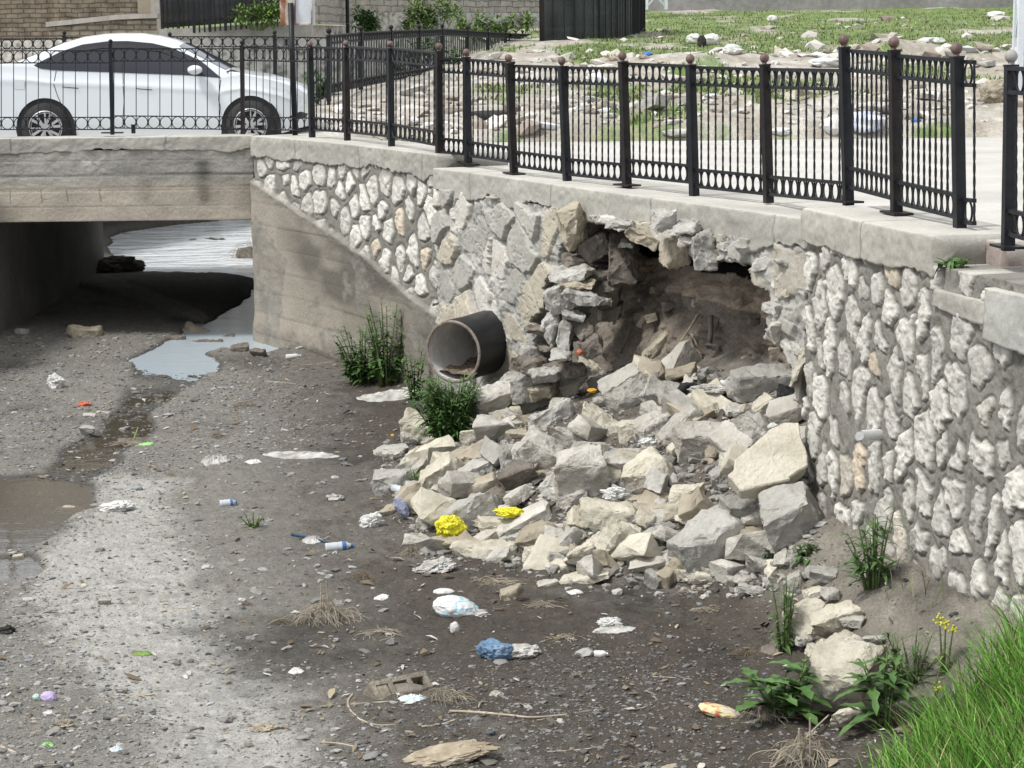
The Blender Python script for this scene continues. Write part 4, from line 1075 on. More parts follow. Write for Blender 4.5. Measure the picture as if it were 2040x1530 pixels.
railing('wall_railing', 'short black railing piece at the right edge, beyond the gap by the broken step', [(2008, 2015, 492, 99, 11.75), (2150, 2154, 530, 100, 10.6)], [(0, 1, 136, 465, 142, 505, 8)], .062, .0068, .036, (MT['iron'], MT['iron'], material('pale_ball', [(.3, (.22, .21, .20)), (.7, (.32, .31, .29))], 20, 5, .6)), twist=True, plates=(0,))
YF = YBR + .22
railing('bridge_railing', 'thin black ring patterned railing in front of the white car', [(-250, -250, 268, 82, YF), (-22, -24, 267, 82, YF), (224, 220, 265, 78, YF), (484, 482, 264, 80, YF), (620, 616, 270, 84, YF - .5)],
        [(0, 1, 100, 262, 100, 260, 9), (1, 2, 101, 258, 101, 258, 10), (2, 3, 97, 255, 97, 258, 11), (3, 4, 95, 258, 98, 260, 10)], .045, .0055, .028, (MT['iron'], MT['rustpost'], MT['rustpost']), band=.155, rt=.016, plates=(2,))
YK = YB_BACK - .25
railing('bridge_railing', 'far railing of the bridge behind the white car', [(-280, -280, 230, 66, YK), (-80, -80, 230, 65, YK), (128, 128, 229, 61, YK), (338, 338, 228, 64, YK), (549, 547, 227, 60, YK), (655, 655, 226, 67, YK)],
        [(0, 1, 78, 215, 78, 215, 10), (1, 2, 78, 215, 77, 215, 10), (2, 3, 75, 214, 73, 214, 10), (3, 4, 73, 213, 73, 213, 10), (4, 5, 74, 213, 75, 213, 5)], .055, .0075, .034, (MT['iron'], MT['iron'], MT['rustpost']), band=.145, seg=14, rt=.02)
RS = [(655, 71, 34.4), (719, 65, 36.8), (779, 62, 40), (835, 60, 43), (881, 58, 46.5), (931, 61, 51), (972, 64, 55), (1007, 66, 59), (1041, 68, 63), (1071, 69, 66)]
railing('riverside_railing', 'long black railing curving away upstream beyond the bridge, green shrubs behind it', [(u, u, v + 1.04 * FPX / Y, v - .12 * FPX / Y, Y) for u, v, Y in RS],
        [(i, i + 1, RS[i][1], RS[i][1] + .93 * FPX / RS[i][2], RS[i + 1][1], RS[i + 1][1] + .93 * FPX / RS[i + 1][2], 12) for i in range(len(RS) - 1)], .07, .011, .045, (MT['iron'], MT['iron'], MT['rustpost']), band=.15, seg=10, sides=4, rt=.028)
# cut off stub of a post on the bridge kerb
b = MB(); p = pd(266, 265, YF - .02); b.box(p + [0, 0, .045], (.045, .045, .10)); b.box(p + [0, 0, .10], (.055, .055, .01))
o = b.build('post_stub', MT['iron'], None, p); tag(o, 'short cut-off black post stub on the bridge kerb below the railing', 'post')
# ------------------------------------------------------------------ sign
sg = empty('road_sign', pd(588, 270, YF - .25), 'rusty blank metal sign box on a black pole at the bridge corner', 'sign')
SGO = np.array(sg.location)
b = MB(); b.tube([pd(588, 271, YF - .25), pd(579, 6, YF - .25)], .034, 12); b.build('pole', MT['iron'], sg, SGO, smooth=True)
MT['whitemetal'] = material('white_enamel', [(.35, (.50, .53, .56)), (.7, (.62, .65, .68))], 3, 6, .55, patch=(9, .66, (.20, .09, .05)))
MT['rust'] = material('rusted_sheet', [(.38, (.17, .07, .035)), (.48, (.30, .17, .10)), (.56, (.50, .46, .40))], 6, 9, .8, stretch=(1.5, 1, .7), bump=(40, .4, .005))
c0 = pd(592, 4, YF - .12)
b = MB(); b.box(pd(604, -30, YF - .19), (.26, .05, .97)); b.build('sign_panel', MT['whitemetal'], sg, SGO)
b = MB(); b.box(pd(570, -30, YF - .17), (.16, .10, .97)); b.build('side_plate', MT['rust'], sg, SGO)
b = MB()
for uu in (588, 621): b.bar(pd(uu, 47, YF - .22), pd(uu, -108, YF - .22), .014, .03)
b.bar(pd(588, 48, YF - .225), pd(622, 48, YF - .225), .03, .014); b.build('sign_frame', MT['rust'], sg, SGO)

# ------------------------------------------------------------------ car
CY = 28.3; CS = FPX / CY
def cz(v, u=300): return pd(u, v, CY)[2]
def cx(u, v=200): return pd(u, v, CY)[0]
car = empty('parked_car', (cx(300, 300), CY + .85, -.27), 'white saloon car with dark tinted windows crossing the bridge behind the railing', 'car')
CO = np.array(car.location)
top = [(-95, 178), (-85, 150), (-70, 138), (-40, 128), (0, 124), (22, 123), (50, 112), (80, 98), (110, 84), (150, 73), (190, 68), (225, 67), (262, 68), (300, 73), (335, 82), (370, 98), (400, 114), (430, 131), (452, 143), (480, 148), (520, 155), (560, 166), (590, 178), (604, 190), (611, 206), (614, 232), (615, 252)]
belt = [(-95, 180), (-85, 152), (-70, 141), (-40, 133), (0, 129), (60, 131), (95, 136), (200, 141), (300, 147), (380, 152), (440, 158), (455, 155), (480, 152), (520, 158), (560, 169), (590, 181), (604, 193), (611, 209), (614, 235), (615, 254)]
tu = np.array([cx(a, b) for a, b in top]); tz = np.array([cz(b) for a, b in top])
bu = np.array([cx(a, b) for a, b in belt]); bz = np.array([cz(b) for a, b in belt])
wxs = [cx(92, 250), cx(500, 250)]; WR = .325; wz = -.272 + WR; AR = .385
nx_ = 320; xs = np.linspace(tu[0], tu[-1], nx_)
zt = np.interp(xs, tu, tz); zbelt = np.minimum(np.interp(xs, bu, bz), zt - .012)
sill = np.full(nx_, -.272 + .19); sill = sill + .10 * ss(tu[-1] - .5, tu[-1], xs) + .12 * ss(tu[0] + .7, tu[0], xs)
arch = sill.copy()
for wx in wxs:
    d = AR ** 2 - (xs - wx) ** 2; arch = np.maximum(arch, np.where(d > 0, wz + np.sqrt(np.maximum(d, 0)), -9))
endf = 1 - .22 * ss(tu[-1] - .75, tu[-1], xs) ** 2 - .45 * ss(tu[-1] - .16, tu[-1], xs) ** 2 - .10 * ss(tu[0] + .6, tu[0], xs)
W2 = .885 * endf
def sec(z, i):
    """half width at height z, station i"""
    zb_, zl = zbelt[i], -.272 + .19
    return None
def halfw(x, z):
    w = np.interp(x, xs, W2); zb_ = np.interp(x, xs, zbelt); zt_ = np.interp(x, xs, zt)
    low = w * (.955 + .045 * ss(-.10, .18, z) - .035 * ss(zb_ - .22, zb_, z)) + .012 * np.exp(-((z - (zb_ - .17)) / .03) ** 2)
    hi = w * .965 - (w * .30) * np.clip((z - zb_) / .62, 0, 1) ** 1.15
    return np.where(z < zb_, low, hi)
nl, nh, nr = 26, 16, 12
sec_pts = []
for i in range(nx_):
    zz = np.linspace(arch[i], zbelt[i], nl); lo = np.stack([halfw(xs[i], zz), zz], 1)
    zr = zt[i] - .035 * np.clip((zt[i] - zbelt[i]) / .3, 0.2, 1)
    zz = np.linspace(zbelt[i], zr, nh + 1)[1:]; hi = np.stack([halfw(xs[i], zz), zz], 1)
    w_ = hi[-1][0]; t = np.linspace(0, 1, nr + 1)[1:]
    ro = np.stack([w_ * (1 - t), zr + (zt[i] + .02 - zr) * np.sin(t * math.pi / 2) ** .8], 1)
    sec_pts.append(np.concatenate([lo, hi, ro]))
SP = np.array(sec_pts)
half = np.stack([np.repeat(xs[:, None], SP.shape[1], 1), CO[1] - SP[..., 0], SP[..., 1]], -1)
oth = half.copy(); oth[..., 1] = 2 * CO[1] - oth[..., 1]; full = np.concatenate([half, oth[:, ::-1][:, 1:]], 1)
MT['carpaint'] = material('white_car_paint', [(.3, (.60, .635, .665)), (.7, (.63, .665, .69))], .5, 2, .3, fine=None, spec=.5, coat=.7)
body = mesh_np('body', full.reshape(-1, 3), [gridF(*full.shape[:2])[:, ::-1], np.arange(full.shape[1])[None], (np.arange(full.shape[1])[None, ::-1] + (nx_ - 1) * full.shape[1])], MT['carpaint'], car, origin=CO)
MT['glass'] = material('tinted_glass', [(.4, (.012, .014, .02)), (.6, (.018, .02, .028))], 1, 2, .08, fine=None, spec=.6)
MT['trim'] = material('black_trim', [(.4, (.012, .012, .013)), (.6, (.02, .02, .021))], 5, 2, .5)
MT['tyre'] = material('tyre_rubber', [(.4, (.02, .02, .021)), (.6, (.035, .034, .033))], 9, 4, .85)
MT['alloy'] = material('dusty_hubcap', [(.3, (.34, .34, .35)), (.7, (.50, .50, .51))], 6, 4, .4, metal=.5)
def side_patch(name, poly, off, mat, parent, th=.006, step=.03):
    """panel following the car side, outline in (x, z)"""
    P = np.array(poly); x0, x1 = P[:, 0].min(), P[:, 0].max(); nxx = int((x1 - x0) / step) + 2
    X = np.linspace(x0 + 1e-4, x1 - 1e-4, nxx); lo = []; hi = []
    for x in X:
        zs = []
        for a, b in zip(P, np.roll(P, -1, 0)):
            if (a[0] - x) * (b[0] - x) < 0: zs.append(a[1] + (x - a[0]) / (b[0] - a[0]) * (b[1] - a[1]))
        lo.append(min(zs)); hi.append(max(zs))
    t = np.linspace(0, 1, 9); Z = np.array(lo)[:, None] * (1 - t) + np.array(hi)[:, None] * t; XX = np.repeat(X[:, None], 9, 1)
    Yw = CO[1] - halfw(XX, Z) - off
    V = np.stack([XX, Yw, Z], -1).reshape(-1, 3)
    return mesh_np(name, V, [gridF(nxx, 9)], mat, parent, origin=CO)
def cp(l): return [(cx(a, b), cz(b)) for a, b in l]
WIN = cp([(67, 127), (90, 115), (120, 100), (160, 87), (210, 81), (250, 81), (300, 86), (340, 96), (375, 111), (405, 127), (441, 157), (380, 151), (300, 147), (200, 142), (110, 138), (80, 134)])
side_patch('side_window', WIN, .006, MT['glass'], car)
# window line trims, pillar, wind deflector
def ribbon(name, pts, w, off, mat, parent):
    P = np.array(cp(pts)); d = np.r_[0, np.cumsum(np.hypot(*np.diff(P, axis=0).T))]; s_ = np.linspace(0, d[-1], max(3, int(d[-1] / .04)))
    x = np.interp(s_, d, P[:, 0]); z = np.interp(s_, d, P[:, 1]); tx = np.gradient(x); tz_ = np.gradient(z); l = np.hypot(tx, tz_); tx /= l; tz_ /= l
    V = []
    for k in (-.5, .5):
        xx = x - tz_ * w * k; zz = z + tx * w * k; V.append(np.stack([xx, CO[1] - halfw(xx, zz) - off, zz], 1))
    V = np.concatenate(V); n = len(x); i = np.arange(n - 1)
    return mesh_np(name, V, [np.stack([i, i + 1, i + n + 1, i + n], 1)], mat, parent, origin=CO)
ribbon('wind_deflector', [(140, 100), (200, 92), (260, 92), (320, 101), (360, 116)], .035, .018, MT['trim'], car)
ribbon('door_seam', [(112, 139), (108, 165), (116, 190), (128, 215), (130, 250)], .009, .002, MT['trim'], car)
ribbon('door_seam', [(245, 145), (248, 200), (245, 255)], .009, .002, MT['trim'], car)
ribbon('door_seam', [(440, 160), (436, 200), (440, 215), (436, 256)], .009, .002, MT['trim'], car)
ribbon('window_pillar', [(242, 143), (247, 84)], .03, .009, MT['trim'], car)
for a in ((125, 168), (272, 173)): ribbon('door_handle', [(a[0], a[1]), (a[0] + 32, a[1] + 3)], .028, .022, MT['carpaint'], car); ribbon('handle_shadow', [(a[0], a[1] + 3), (a[0] + 32, a[1] + 6)], .010, .004, MT['trim'], car)
ribbon('fuel_flap', [(28, 165), (50, 166)], .12, .004, MT['carpaint'], car)
b = MB(); b.ball((0, 0, 0), 1, 10); mv = b.build('door_mirror', MT['carpaint'], car, np.zeros(3), smooth=True)
mv.location = Vector((cx(391, 140), CO[1] - .98, cz(140))) - Vector(CO); mv.scale = (.10, .10, .062)
MT['lamp'] = material('headlamp_glass', [(.3, (.5, .52, .55)), (.7, (.65, .67, .70))], 5, 3, .15, spec=.6)
side_patch('headlamp', cp([(540, 176), (585, 186), (604, 200), (606, 212), (575, 204), (548, 190)]), .006, MT['lamp'], car)
side_patch('fog_lamp_recess', cp([(575, 236), (597, 226), (608, 232), (608, 240), (590, 242)]), .006, MT['trim'], car, step=.02)
# windscreen strips seen edge on
def topstrip(name, u0, u1, mat):
    a, b_ = np.searchsorted(xs, cx(u0, 100)), np.searchsorted(xs, cx(u1, 130)); k0 = nl + nh - 1
    seg = half[a:b_, k0 + 1:].copy(); seg[..., 2] += .006; o2 = seg.copy(); o2[..., 1] = 2 * CO[1] - o2[..., 1]
    V = np.concatenate([seg, o2[:, ::-1][:, 1:]], 1); mesh_np(name, V.reshape(-1, 3), [gridF(*V.shape[:2])[:, ::-1]], mat, car, origin=CO)
topstrip('windscreen', 352, 448, MT['glass']); topstrip('rear_window', 30, 118, MT['glass'])
b = MB(); b.tube([pd(452, 143, CY), pd(462, 140, CY + .1), pd(478, 144, CY + .3)], .01, 5); b.build('wiper', MT['trim'], car, CO)
for i, wx in enumerate(wxs):
    for side in (-1, 1):
        yc = CO[1] + side * .80
        b = MB(); R90 = np.array([[1, 0, 0], [0, 0, -1], [0, 1, 0]])
        b.lathe([(.20, -.10), (.27, -.108), (.315, -.095), (WR, -.06), (WR, .06), (.315, .095), (.20, .10)], 36, R90, (wx, yc, wz))
        wh = b.build('wheel', MT['tyre'], car, CO, smooth=True)
        b = MB(); s_ = side
        b.lathe([(.001, 0), (.205, 0), (.205, .02)], 28, R90 * 1.0, (wx, yc + s_ * .075, wz)); b.build('wheel_well_disc', MT['trim'], wh, CO, smooth=False)
        b = MB()
        b.lathe([(.185, -.012), (.21, -.016), (.222, 0), (.21, .012)], 32, R90, (wx, yc + s_ * .10, wz)); b.lathe([(.001, -.02), (.05, -.02), (.055, .02), (.001, .02)], 16, R90, (wx, yc + s_ * .10, wz))
        for k in range(6):
            a = k * math.pi / 3 + .3; 
            p0 = np.array([wx + .04 * math.cos(a), yc + s_ * .105, wz + .04 * math.sin(a)])
            for da in (-.22, .22):
                p1 = np.array([wx + .20 * math.cos(a + da), yc + s_ * .10, wz + .20 * math.sin(a + da)]); b.bar(p0, p1, .022, .034)
        b.build('hubcap', MT['alloy'], wh, CO)
# dark arches
for wx in wxs:
    b = MB(); b.lathe([(AR + .012, -.15), (AR + .012, .15)], 40, np.array([[1, 0, 0], [0, 0, -1], [0, 1, 0]]), (wx, CO[1] - .72, wz)); b.lathe([(.001, .15), (AR + .012, .15)], 40, np.array([[1, 0, 0], [0, 0, -1], [0, 1, 0]]), (wx, CO[1] - .72, wz)) 
    o = b.build('wheel_arch', MT['trim'], car, CO)
b = MB(); b.box(((xs[0] + xs[-1]) / 2, CO[1], -.05), (xs[-1] - xs[0] - .9, 1.3, .12)); b.build('underbody', MT['trim'], car, CO)

# ------------------------------------------------------------------ background walls
def brick_mat(name, c1, c2, mo, bw, bh, ms, bumpd=.01, axis='x', var=.5):
    mt = bpy.data.materials.new(name); mt.use_nodes = True; nt = mt.node_tree; L = nt.links; bs = nt.nodes['Principled BSDF']; bs.inputs['Roughness'].default_value = .95; bs.inputs['Specular IOR Level'].default_value = .1
    tc = _n(nt, 'ShaderNodeTexCoord'); sp = _n(nt, 'ShaderNodeSeparateXYZ'); cb = _n(nt, 'ShaderNodeCombineXYZ'); L.new(tc.outputs['Object'], sp.inputs[0])
    dn = _n(nt, 'ShaderNodeTexNoise'); dn.inputs['Scale'].default_value = 2.5; dn.inputs['Detail'].default_value = 4; L.new(tc.outputs['Object'], dn.inputs[0])
    ad = _n(nt, 'ShaderNodeMath', operation='MULTIPLY_ADD'); L.new(dn.outputs[0], ad.inputs[0]); ad.inputs[1].default_value = bh * .9; L.new(sp.outputs['Z'], ad.inputs[2])
    L.new(sp.outputs['X'], cb.inputs[0]); L.new(ad.outputs[0], cb.inputs[1])
    br = _n(nt, 'ShaderNodeTexBrick'); br.inputs['Scale'].default_value = 1; br.inputs['Brick Width'].default_value = bw; br.inputs['Row Height'].default_value = bh; br.inputs['Mortar Size'].default_value = ms
    br.inputs['Mortar Smooth'].default_value = .3; br.inputs['Color1'].default_value = (*c1, 1); br.inputs['Color2'].default_value = (*c2, 1); br.inputs['Mortar'].default_value = (*mo, 1)
    L.new(cb.outputs[0], br.inputs[0])
    n2 = _n(nt, 'ShaderNodeTexNoise'); n2.inputs['Scale'].default_value = 4; n2.inputs['Detail'].default_value = 8; L.new(tc.outputs['Object'], n2.inputs[0])
    mr = _n(nt, 'ShaderNodeMapRange'); mr.inputs[1].default_value = .25; mr.inputs[2].default_value = .75; mr.inputs[3].default_value = 1 - var; mr.inputs[4].default_value = 1 + var; L.new(n2.outputs[0], mr.inputs[0])
    mx = _n(nt, 'ShaderNodeMix', data_type='RGBA', blend_type='MULTIPLY'); mx.inputs['Factor'].default_value = 1; L.new(br.outputs[0], mx.inputs['A']); L.new(mr.outputs[0], mx.inputs['B']); L.new(mx.outputs['Result'], bs.inputs['Base Color'])
    bm_ = _n(nt, 'ShaderNodeBump'); bm_.inputs['Strength'].default_value = 1; bm_.inputs['Distance'].default_value = bumpd; bm_.invert = True; L.new(br.outputs['Fac'], bm_.inputs['Height']); L.new(bm_.outputs[0], bs.inputs['Normal'])
    return mt
MT['adobe'] = brick_mat('mud_brick', (.225, .19, .145), (.175, .145, .11), (.10, .085, .065), .26, .098, .011, .03)
MT['block'] = brick_mat('pale_block', (.40, .375, .33), (.33, .30, .26), (.20, .185, .165), .40, .19, .014, .02, var=.3)
MT['stonebase'] = material('whitish_rubble', [(.36, (.20, .19, .17)), (.46, (.42, .41, .37)), (.6, (.56, .54, .50))], 5, 5, .95, bump=[(5, 1, .06)], spec=.1)
MT['plain'] = material('plain_concrete', [(.3, (.34, .32, .285)), (.7, (.44, .42, .38))], 1.5, 8, .95, fine=(6, .2), bump=(8, .3, .02), spec=.1)
MT['greywall'] = material('grey_render', [(.3, (.20, .195, .185)), (.7, (.29, .285, .275))], .5, 9, .95, fine=(4, .25), bump=(5, .4, .03), spec=.1)
def block(name, x0, x1, y, d, z0, z1, mat, label=None, cat='wall', parent=None, rz=0):
    o_ = np.array([x0, y, z0]); nx2 = max(2, int((x1 - x0) / .5)); 
    b = MB(); b.box(((x1 - x0) / 2, d / 2, (z1 - z0) / 2), (x1 - x0, d, z1 - z0)); 
    o = b.build(name, mat, None, None); o.location = Vector(tuple(o_)); o.rotation_euler = (0, 0, rz)
    if parent: o.parent = parent; o.location = Vector(tuple(o_)) - parent.location
    else: tag(o, label, cat)
    return o
def xz(u, v, Y): p = pd(u, v, Y); return p[0], p[2]
# mud brick house on the left
x1, z0 = xz(316, 80, 47); x0, _ = xz(-260, 80, 47)
house = empty('brick_house', (x0, 47, -.5), 'brown mud brick house at the upper left behind the car', 'house')
block('brick_wall', x0, x1 - .12, 47, .5, -.6, 4.2, MT['adobe'], parent=house)
block('corner_pier', x1 - .12, x1 + .05, 46.9, .7, -.6, 4.2, MT['plain'], parent=house)
block('plaster_patch', xz(274, 0, 47)[0], x1 - .13, 46.975, .1, xz(0, 30, 47)[1], 4.1, material('mud_plaster', [(.3, (.30, .255, .19)), (.7, (.36, .31, .24))], 3, 6, .95, bump=(8, .4, .02)), parent=house)
xa, _ = xz(96, 60, 45.5); xb, zt_ = xz(312, 33, 45.5)
lw = empty('low_stone_wall', (xa, 45.5, -.3), 'low tan rubble stone wall with a cement top in front of the mud brick house', 'wall')
MT['tanrub'] = brick_mat('tan_rubble', (.40, .355, .27), (.30, .27, .205), (.20, .175, .13), .33, .11, .018, .03)
n = 30; q = np.linspace(0, 1, n); zt3 = np.interp(q, [0, .12, .4, .7, 1], [xz(0, 48, 45.5)[1], xz(0, 46, 45.5)[1], xz(0, 40, 45.5)[1], xz(0, 34, 45.5)[1], xz(0, 33, 45.5)[1]])
V = []; 
for y_ in (45.5, 46.2):
    for k in range(n): V += [[xa + (xb - xa) * q[k], y_, -.6], [xa + (xb - xa) * q[k], y_, zt3[k] - .06]]
V = np.array(V); i = np.arange(n - 1) * 2; Fq = np.concatenate([np.stack([i, i + 2, i + 3, i + 1], 1), np.stack([i + 1, i + 3, i + 3 + 2 * n, i + 1 + 2 * n], 1)])
mesh_np('stone_face', V, [Fq], MT['tanrub'], lw, False, origin=np.array(lw.location))
TOPW = (list(q), list(zt3))
# upstream wall with dark fence on top
x0, z0 = xz(318, 70, 44); x1, _ = xz(700, 60, 44)
uw = empty('river_wall', (x0, 44, -2.6), 'pale stone river wall beyond the bridge, carrying the left dark fence', 'wall')
b = MB(); b.box((-14, 46, -.9), (0.1, .1, .1))
V0 = [(-22, 44.9), (xz(100, 0, 44.6)[0], 44.6), (x0, 44), (x1, 45.2), (xz(780, 0, 62)[0], 61), (xz(1075, 0, 75)[0], 75)]
def ribwall(name, pts, z0, z1, mat, parent, th=.4, res=.5, z1f=None):
    P = np.array(pts, float); s, X, Y = [], [], []
    d = np.r_[0, np.cumsum(np.hypot(*np.diff(P, axis=0).T))]; s = np.unique(np.r_[np.arange(0, d[-1], res), d]); X = np.interp(s, d, P[:, 0]); Y = np.interp(s, d, P[:, 1])
    zt = np.full(len(s), z1) if z1f is None else np.interp(s / d[-1], *z1f)
    n = len(s); zb_ = np.full(n, z0) if np.isscalar(z0) else np.interp(s / d[-1], *z0)
    V = np.concatenate([np.stack([X, Y, zb_], 1), np.stack([X, Y, zt], 1), np.stack([X, Y + th, zt], 1), np.stack([X, Y + th, zb_], 1)])
    i = np.arange(n - 1); Fq = [np.stack([i + k * n, i + 1 + k * n, i + 1 + (k + 1) * n, i + (k + 1) * n], 1) for k in range(3)] + [np.array([[0, n, 2 * n, 3 * n], [n - 1, 4 * n - 1, 3 * n - 1, 2 * n - 1]])]
    return mesh_np(name, V, Fq, mat, parent, False, origin=np.array(parent.location) if parent else None)
ribwall('cement_top', [(xa - .03, 45.42), (xb + .03, 45.42)], (TOPW[0], [z_ - .07 for z_ in TOPW[1]]), 0, MT['plain'], lw, .86, z1f=(TOPW[0], [z_ + .03 for z_ in TOPW[1]]))
ribwall('stone_face', V0[:4] + [(x1 + 2, 52)], -2.8, xz(400, 76, 44)[1], MT['stonebase'], uw)
ribwall('concrete_plinth', [(x0, 43.95), (x1 - .9, 45)], xz(400, 76, 44)[1] + .002, xz(400, 52, 44)[1], MT['plain'], uw, .45, z1f=([0, .3, .6, 1], [xz(400, 57, 44)[1], xz(400, 55, 44)[1], xz(400, 48, 44)[1], xz(400, 42, 44.5)[1]]))
MT['sheet'] = material('dark_sheeting', [(.3, (.016, .019, .023)), (.7, (.055, .060, .068))], 1.5, 6, .6, stretch=(1, 1, .4), spec=.2, alpha=.82)
def dark_fence(label, pts, zb, h, n_post, gap, loc, thick_first=None):
    root = empty('sheeted_fence', loc, label, 'fence'); O = np.array(loc, float)
    P = np.array(pts, float); d = np.r_[0, np.cumsum(np.hypot(*np.diff(P, axis=0).T))]; zb = np.interp(d / d[-1], *zb)
    ns = max(8, int(d[-1] / .12)); s = np.linspace(0, d[-1], ns); X = np.interp(s, d, P[:, 0]); Y = np.interp(s, d, P[:, 1]); Z = np.interp(s, d, zb)
    wv = .02 * np.sin(s * 9) + .03 * fbm2(s, s * 0, 3, 6)
    V = np.concatenate([np.stack([X, Y + .06 + wv, Z], 1), np.stack([X, Y + .06 + wv, Z + h], 1), np.stack([X, Y + .09 + wv, Z + h], 1), np.stack([X, Y + .09 + wv, Z], 1)])
    i = np.arange(ns - 1); mesh_np('dark_sheet', V, [np.stack([i + k * ns, i + 1 + k * ns, i + 1 + (k + 1) * ns, i + (k + 1) * ns], 1) for k in range(3)], MT['sheet'], root, True, origin=O)
    for k in range(n_post + 1):
        q_ = d[-1] * k / n_post; x, y, z = np.interp(q_, d, P[:, 0]), np.interp(q_, d, P[:, 1]), np.interp(q_, d, zb)
        r_ = thick_first if (k == 0 and thick_first) else (.028 if k % 3 == 0 else .014)
        b = MB(); b.box((x, y - .01, z + h / 2 - .12), (r_ * 2, r_ * 2, h + .05)); b.build('post', MT['rustpost'] if k == 0 else MT['iron'], root, O)
    for hh in (.10, .62 * h):
        b = MB()
        for a in range(ns - 1): b.bar([X[a], Y[a] - .03, Z[a] + hh], [X[a + 1], Y[a + 1] - .03, Z[a + 1] + hh], .03, .03)
        b.build('rail', MT['iron'], root, O)
    return root
dark_fence('dark sheeted fence on the concrete plinth behind the car and left of the rusty sign', [(x0 + .05, 44.1), (xz(562, 0, 44.4)[0] + .3, 44.6)], ([0, .3, .6, 1], [xz(400, 55, 44)[1], xz(400, 52, 44)[1], xz(400, 45, 44)[1], xz(400, 38, 44.5)[1]]), 2.4, 26, .2, (x0, 44.1, 1.2))
# right hand dark fence on its curved plinth
CP = [(1080, 60, 105, 128), (1130, 60.3, 99, 121), (1180, 60.8, 93, 113), (1230, 62, 84, 106), (1262, 64, 74, 99), (1284, 67, 62, 92)]
pl = empty('fence_plinth', pd(1080, 128, 60), 'curved pale concrete plinth under the right dark fence', 'wall')
pts = [pd(u, v, Y)[:2] for u, Y, v, _ in CP]; dd = np.linspace(0, 1, 6)
pp = np.array(pts + [pd(1292, 62, 72)[:2]]); 
ribwall('plinth', [p - np.array([0, .5]) for p in pts] + [pd(1296, 60, 74)[:2]], -.3, 1, MT['plain'], pl, .8, z1f=([0, .2, .4, .6, .8, 1], [pd(u, v, Y)[2] - .02 for u, Y, v, _ in CP]))
dark_fence('dark sheeted fence curving on a pale plinth at the top centre', pts, (dd, [pd(u, v, Y)[2] for u, Y, v, _ in CP]), 2.6, 24, .2, pd(1080, 105, 60), .07)
# pale block wall
x0, _ = xz(618, 60, 66); x1, _ = xz(1078, 40, 70)
bw = empty('block_wall', (x0, 66, 0), 'long pale block wall behind the green shrubs at the top', 'wall')
ribwall('block_courses', [(xz(622, 0, 52)[0], 52), (xz(700, 0, 60)[0], 60)], xz(0, 56, 54)[1], 5, MT['block'], bw)
ribwall('block_courses', [(xz(700, 0, 66)[0], 66), (xz(1082, 0, 74)[0], 74)], xz(0, 34, 66)[1], 6, MT['block'], bw)
ribwall('rubble_base', [(xz(690, 0, 65.6)[0], 65.6), (xz(1082, 0, 73.6)[0], 73.6)], -.5, xz(0, 33, 66)[1], MT['stonebase'], bw, .5)
ribwall('rubble_base', [(xz(560, 0, 51.6)[0], 50.6), (xz(700, 0, 59.5)[0], 59.5)], -.8, xz(0, 57, 54)[1], MT['stonebase'], bw, .6)
b = MB(); b.tube([pd(693, 70, 58), pd(691, -30, 58)], .05, 8); tag(b.build('pole', MT['iron'], None, pd(693, 70, 58)), 'thin dark pole in front of the pale block wall', 'pole')
# far grey wall
fw = block('boundary_wall', xz(1285, 0, 92)[0], xz(2500, 0, 92)[0], 92, .4, .5, 6, MT['greywall'], 'long grey rendered wall at the far side of the waste lot', rz=0)
# lattice masts
MT['mast'] = material('pale_painted_steel', [(.3, (.50, .54, .57)), (.7, (.60, .64, .67))], 4, 4, .6)
def mast(u0, v0, Y, wd, hh, lab, lean):
    base = pd(u0, v0, Y); root = empty('lattice_mast', base, lab, 'mast'); O = np.array(base)
    cs = [(-wd / 2, -wd / 2), (wd / 2, -wd / 2), (wd / 2, wd / 2), (-wd / 2, wd / 2)]
    for cxx, cyy in cs:
        b = MB(); b.bar(base + [cxx, cyy, -.1], base + [cxx * (1 - lean), cyy * (1 - lean), hh], .09, .09); b.build('leg', MT['mast'], root, O)
    b = MB(); m_ = int(hh / .8)
    for k in range(m_):
        z0, z1 = k * hh / m_, (k + 1) * hh / m_
        for (ax, ay), (bx, by) in zip(cs, cs[1:] + cs[:1]):
            f0, f1 = 1 - lean * z0 / hh, 1 - lean * z1 / hh
            b.bar(base + [ax * f0, ay * f0, z0], base + [bx * f1, by * f1, z1], .045, .03); b.bar(base + [bx * f0, by * f0, z0], base + [ax * f1, ay * f1, z1], .045, .03)
    b.build('bracing', MT['mast'], root, O)
mast(1307, 14, 84, .75, 5, 'pale lattice mast foot beside the dark fence at the far end of the lot', .1)
mast(2046, 190, 34, .34, 5, 'pale lattice mast at the right edge behind the last railing piece', .2)
# ------------------------------------------------------------------ pipe
pc0 = pd(903, 701, 19.4); ad = np.array([.50, .866, .02]); ad /= np.linalg.norm(ad)
px_ = np.cross(ad, [0, 0, 1.0]); px_ /= np.linalg.norm(px_); pz_ = np.cross(px_, ad); RP = np.stack([px_, pz_, ad], 1)
pipe = empty('drain_pipe', pc0, 'large black plastic drain pipe with a pale inside sticking out of the wall', 'pipe'); PO = np.array(pc0)
b = MB(); b.lathe([(.292, 1.5), (.297, .6), (.292, .3), (.298, .05), (.295, 0)], 48, RP, pc0); b.build('outer_skin', material('black_plastic', [(.4, (.010, .011, .014)), (.62, (.014, .015, .019))], 5, 7, .4, spec=.25, patch=(5, .74, (.06, .06, .06)), bump=(6, .2, .02), stretch=(1, 1, 1)), pipe, PO, smooth=True)
b = MB(); b.lathe([(.268, 1.5), (.268, .3), (.265, 0.0)], 48, RP, pc0)
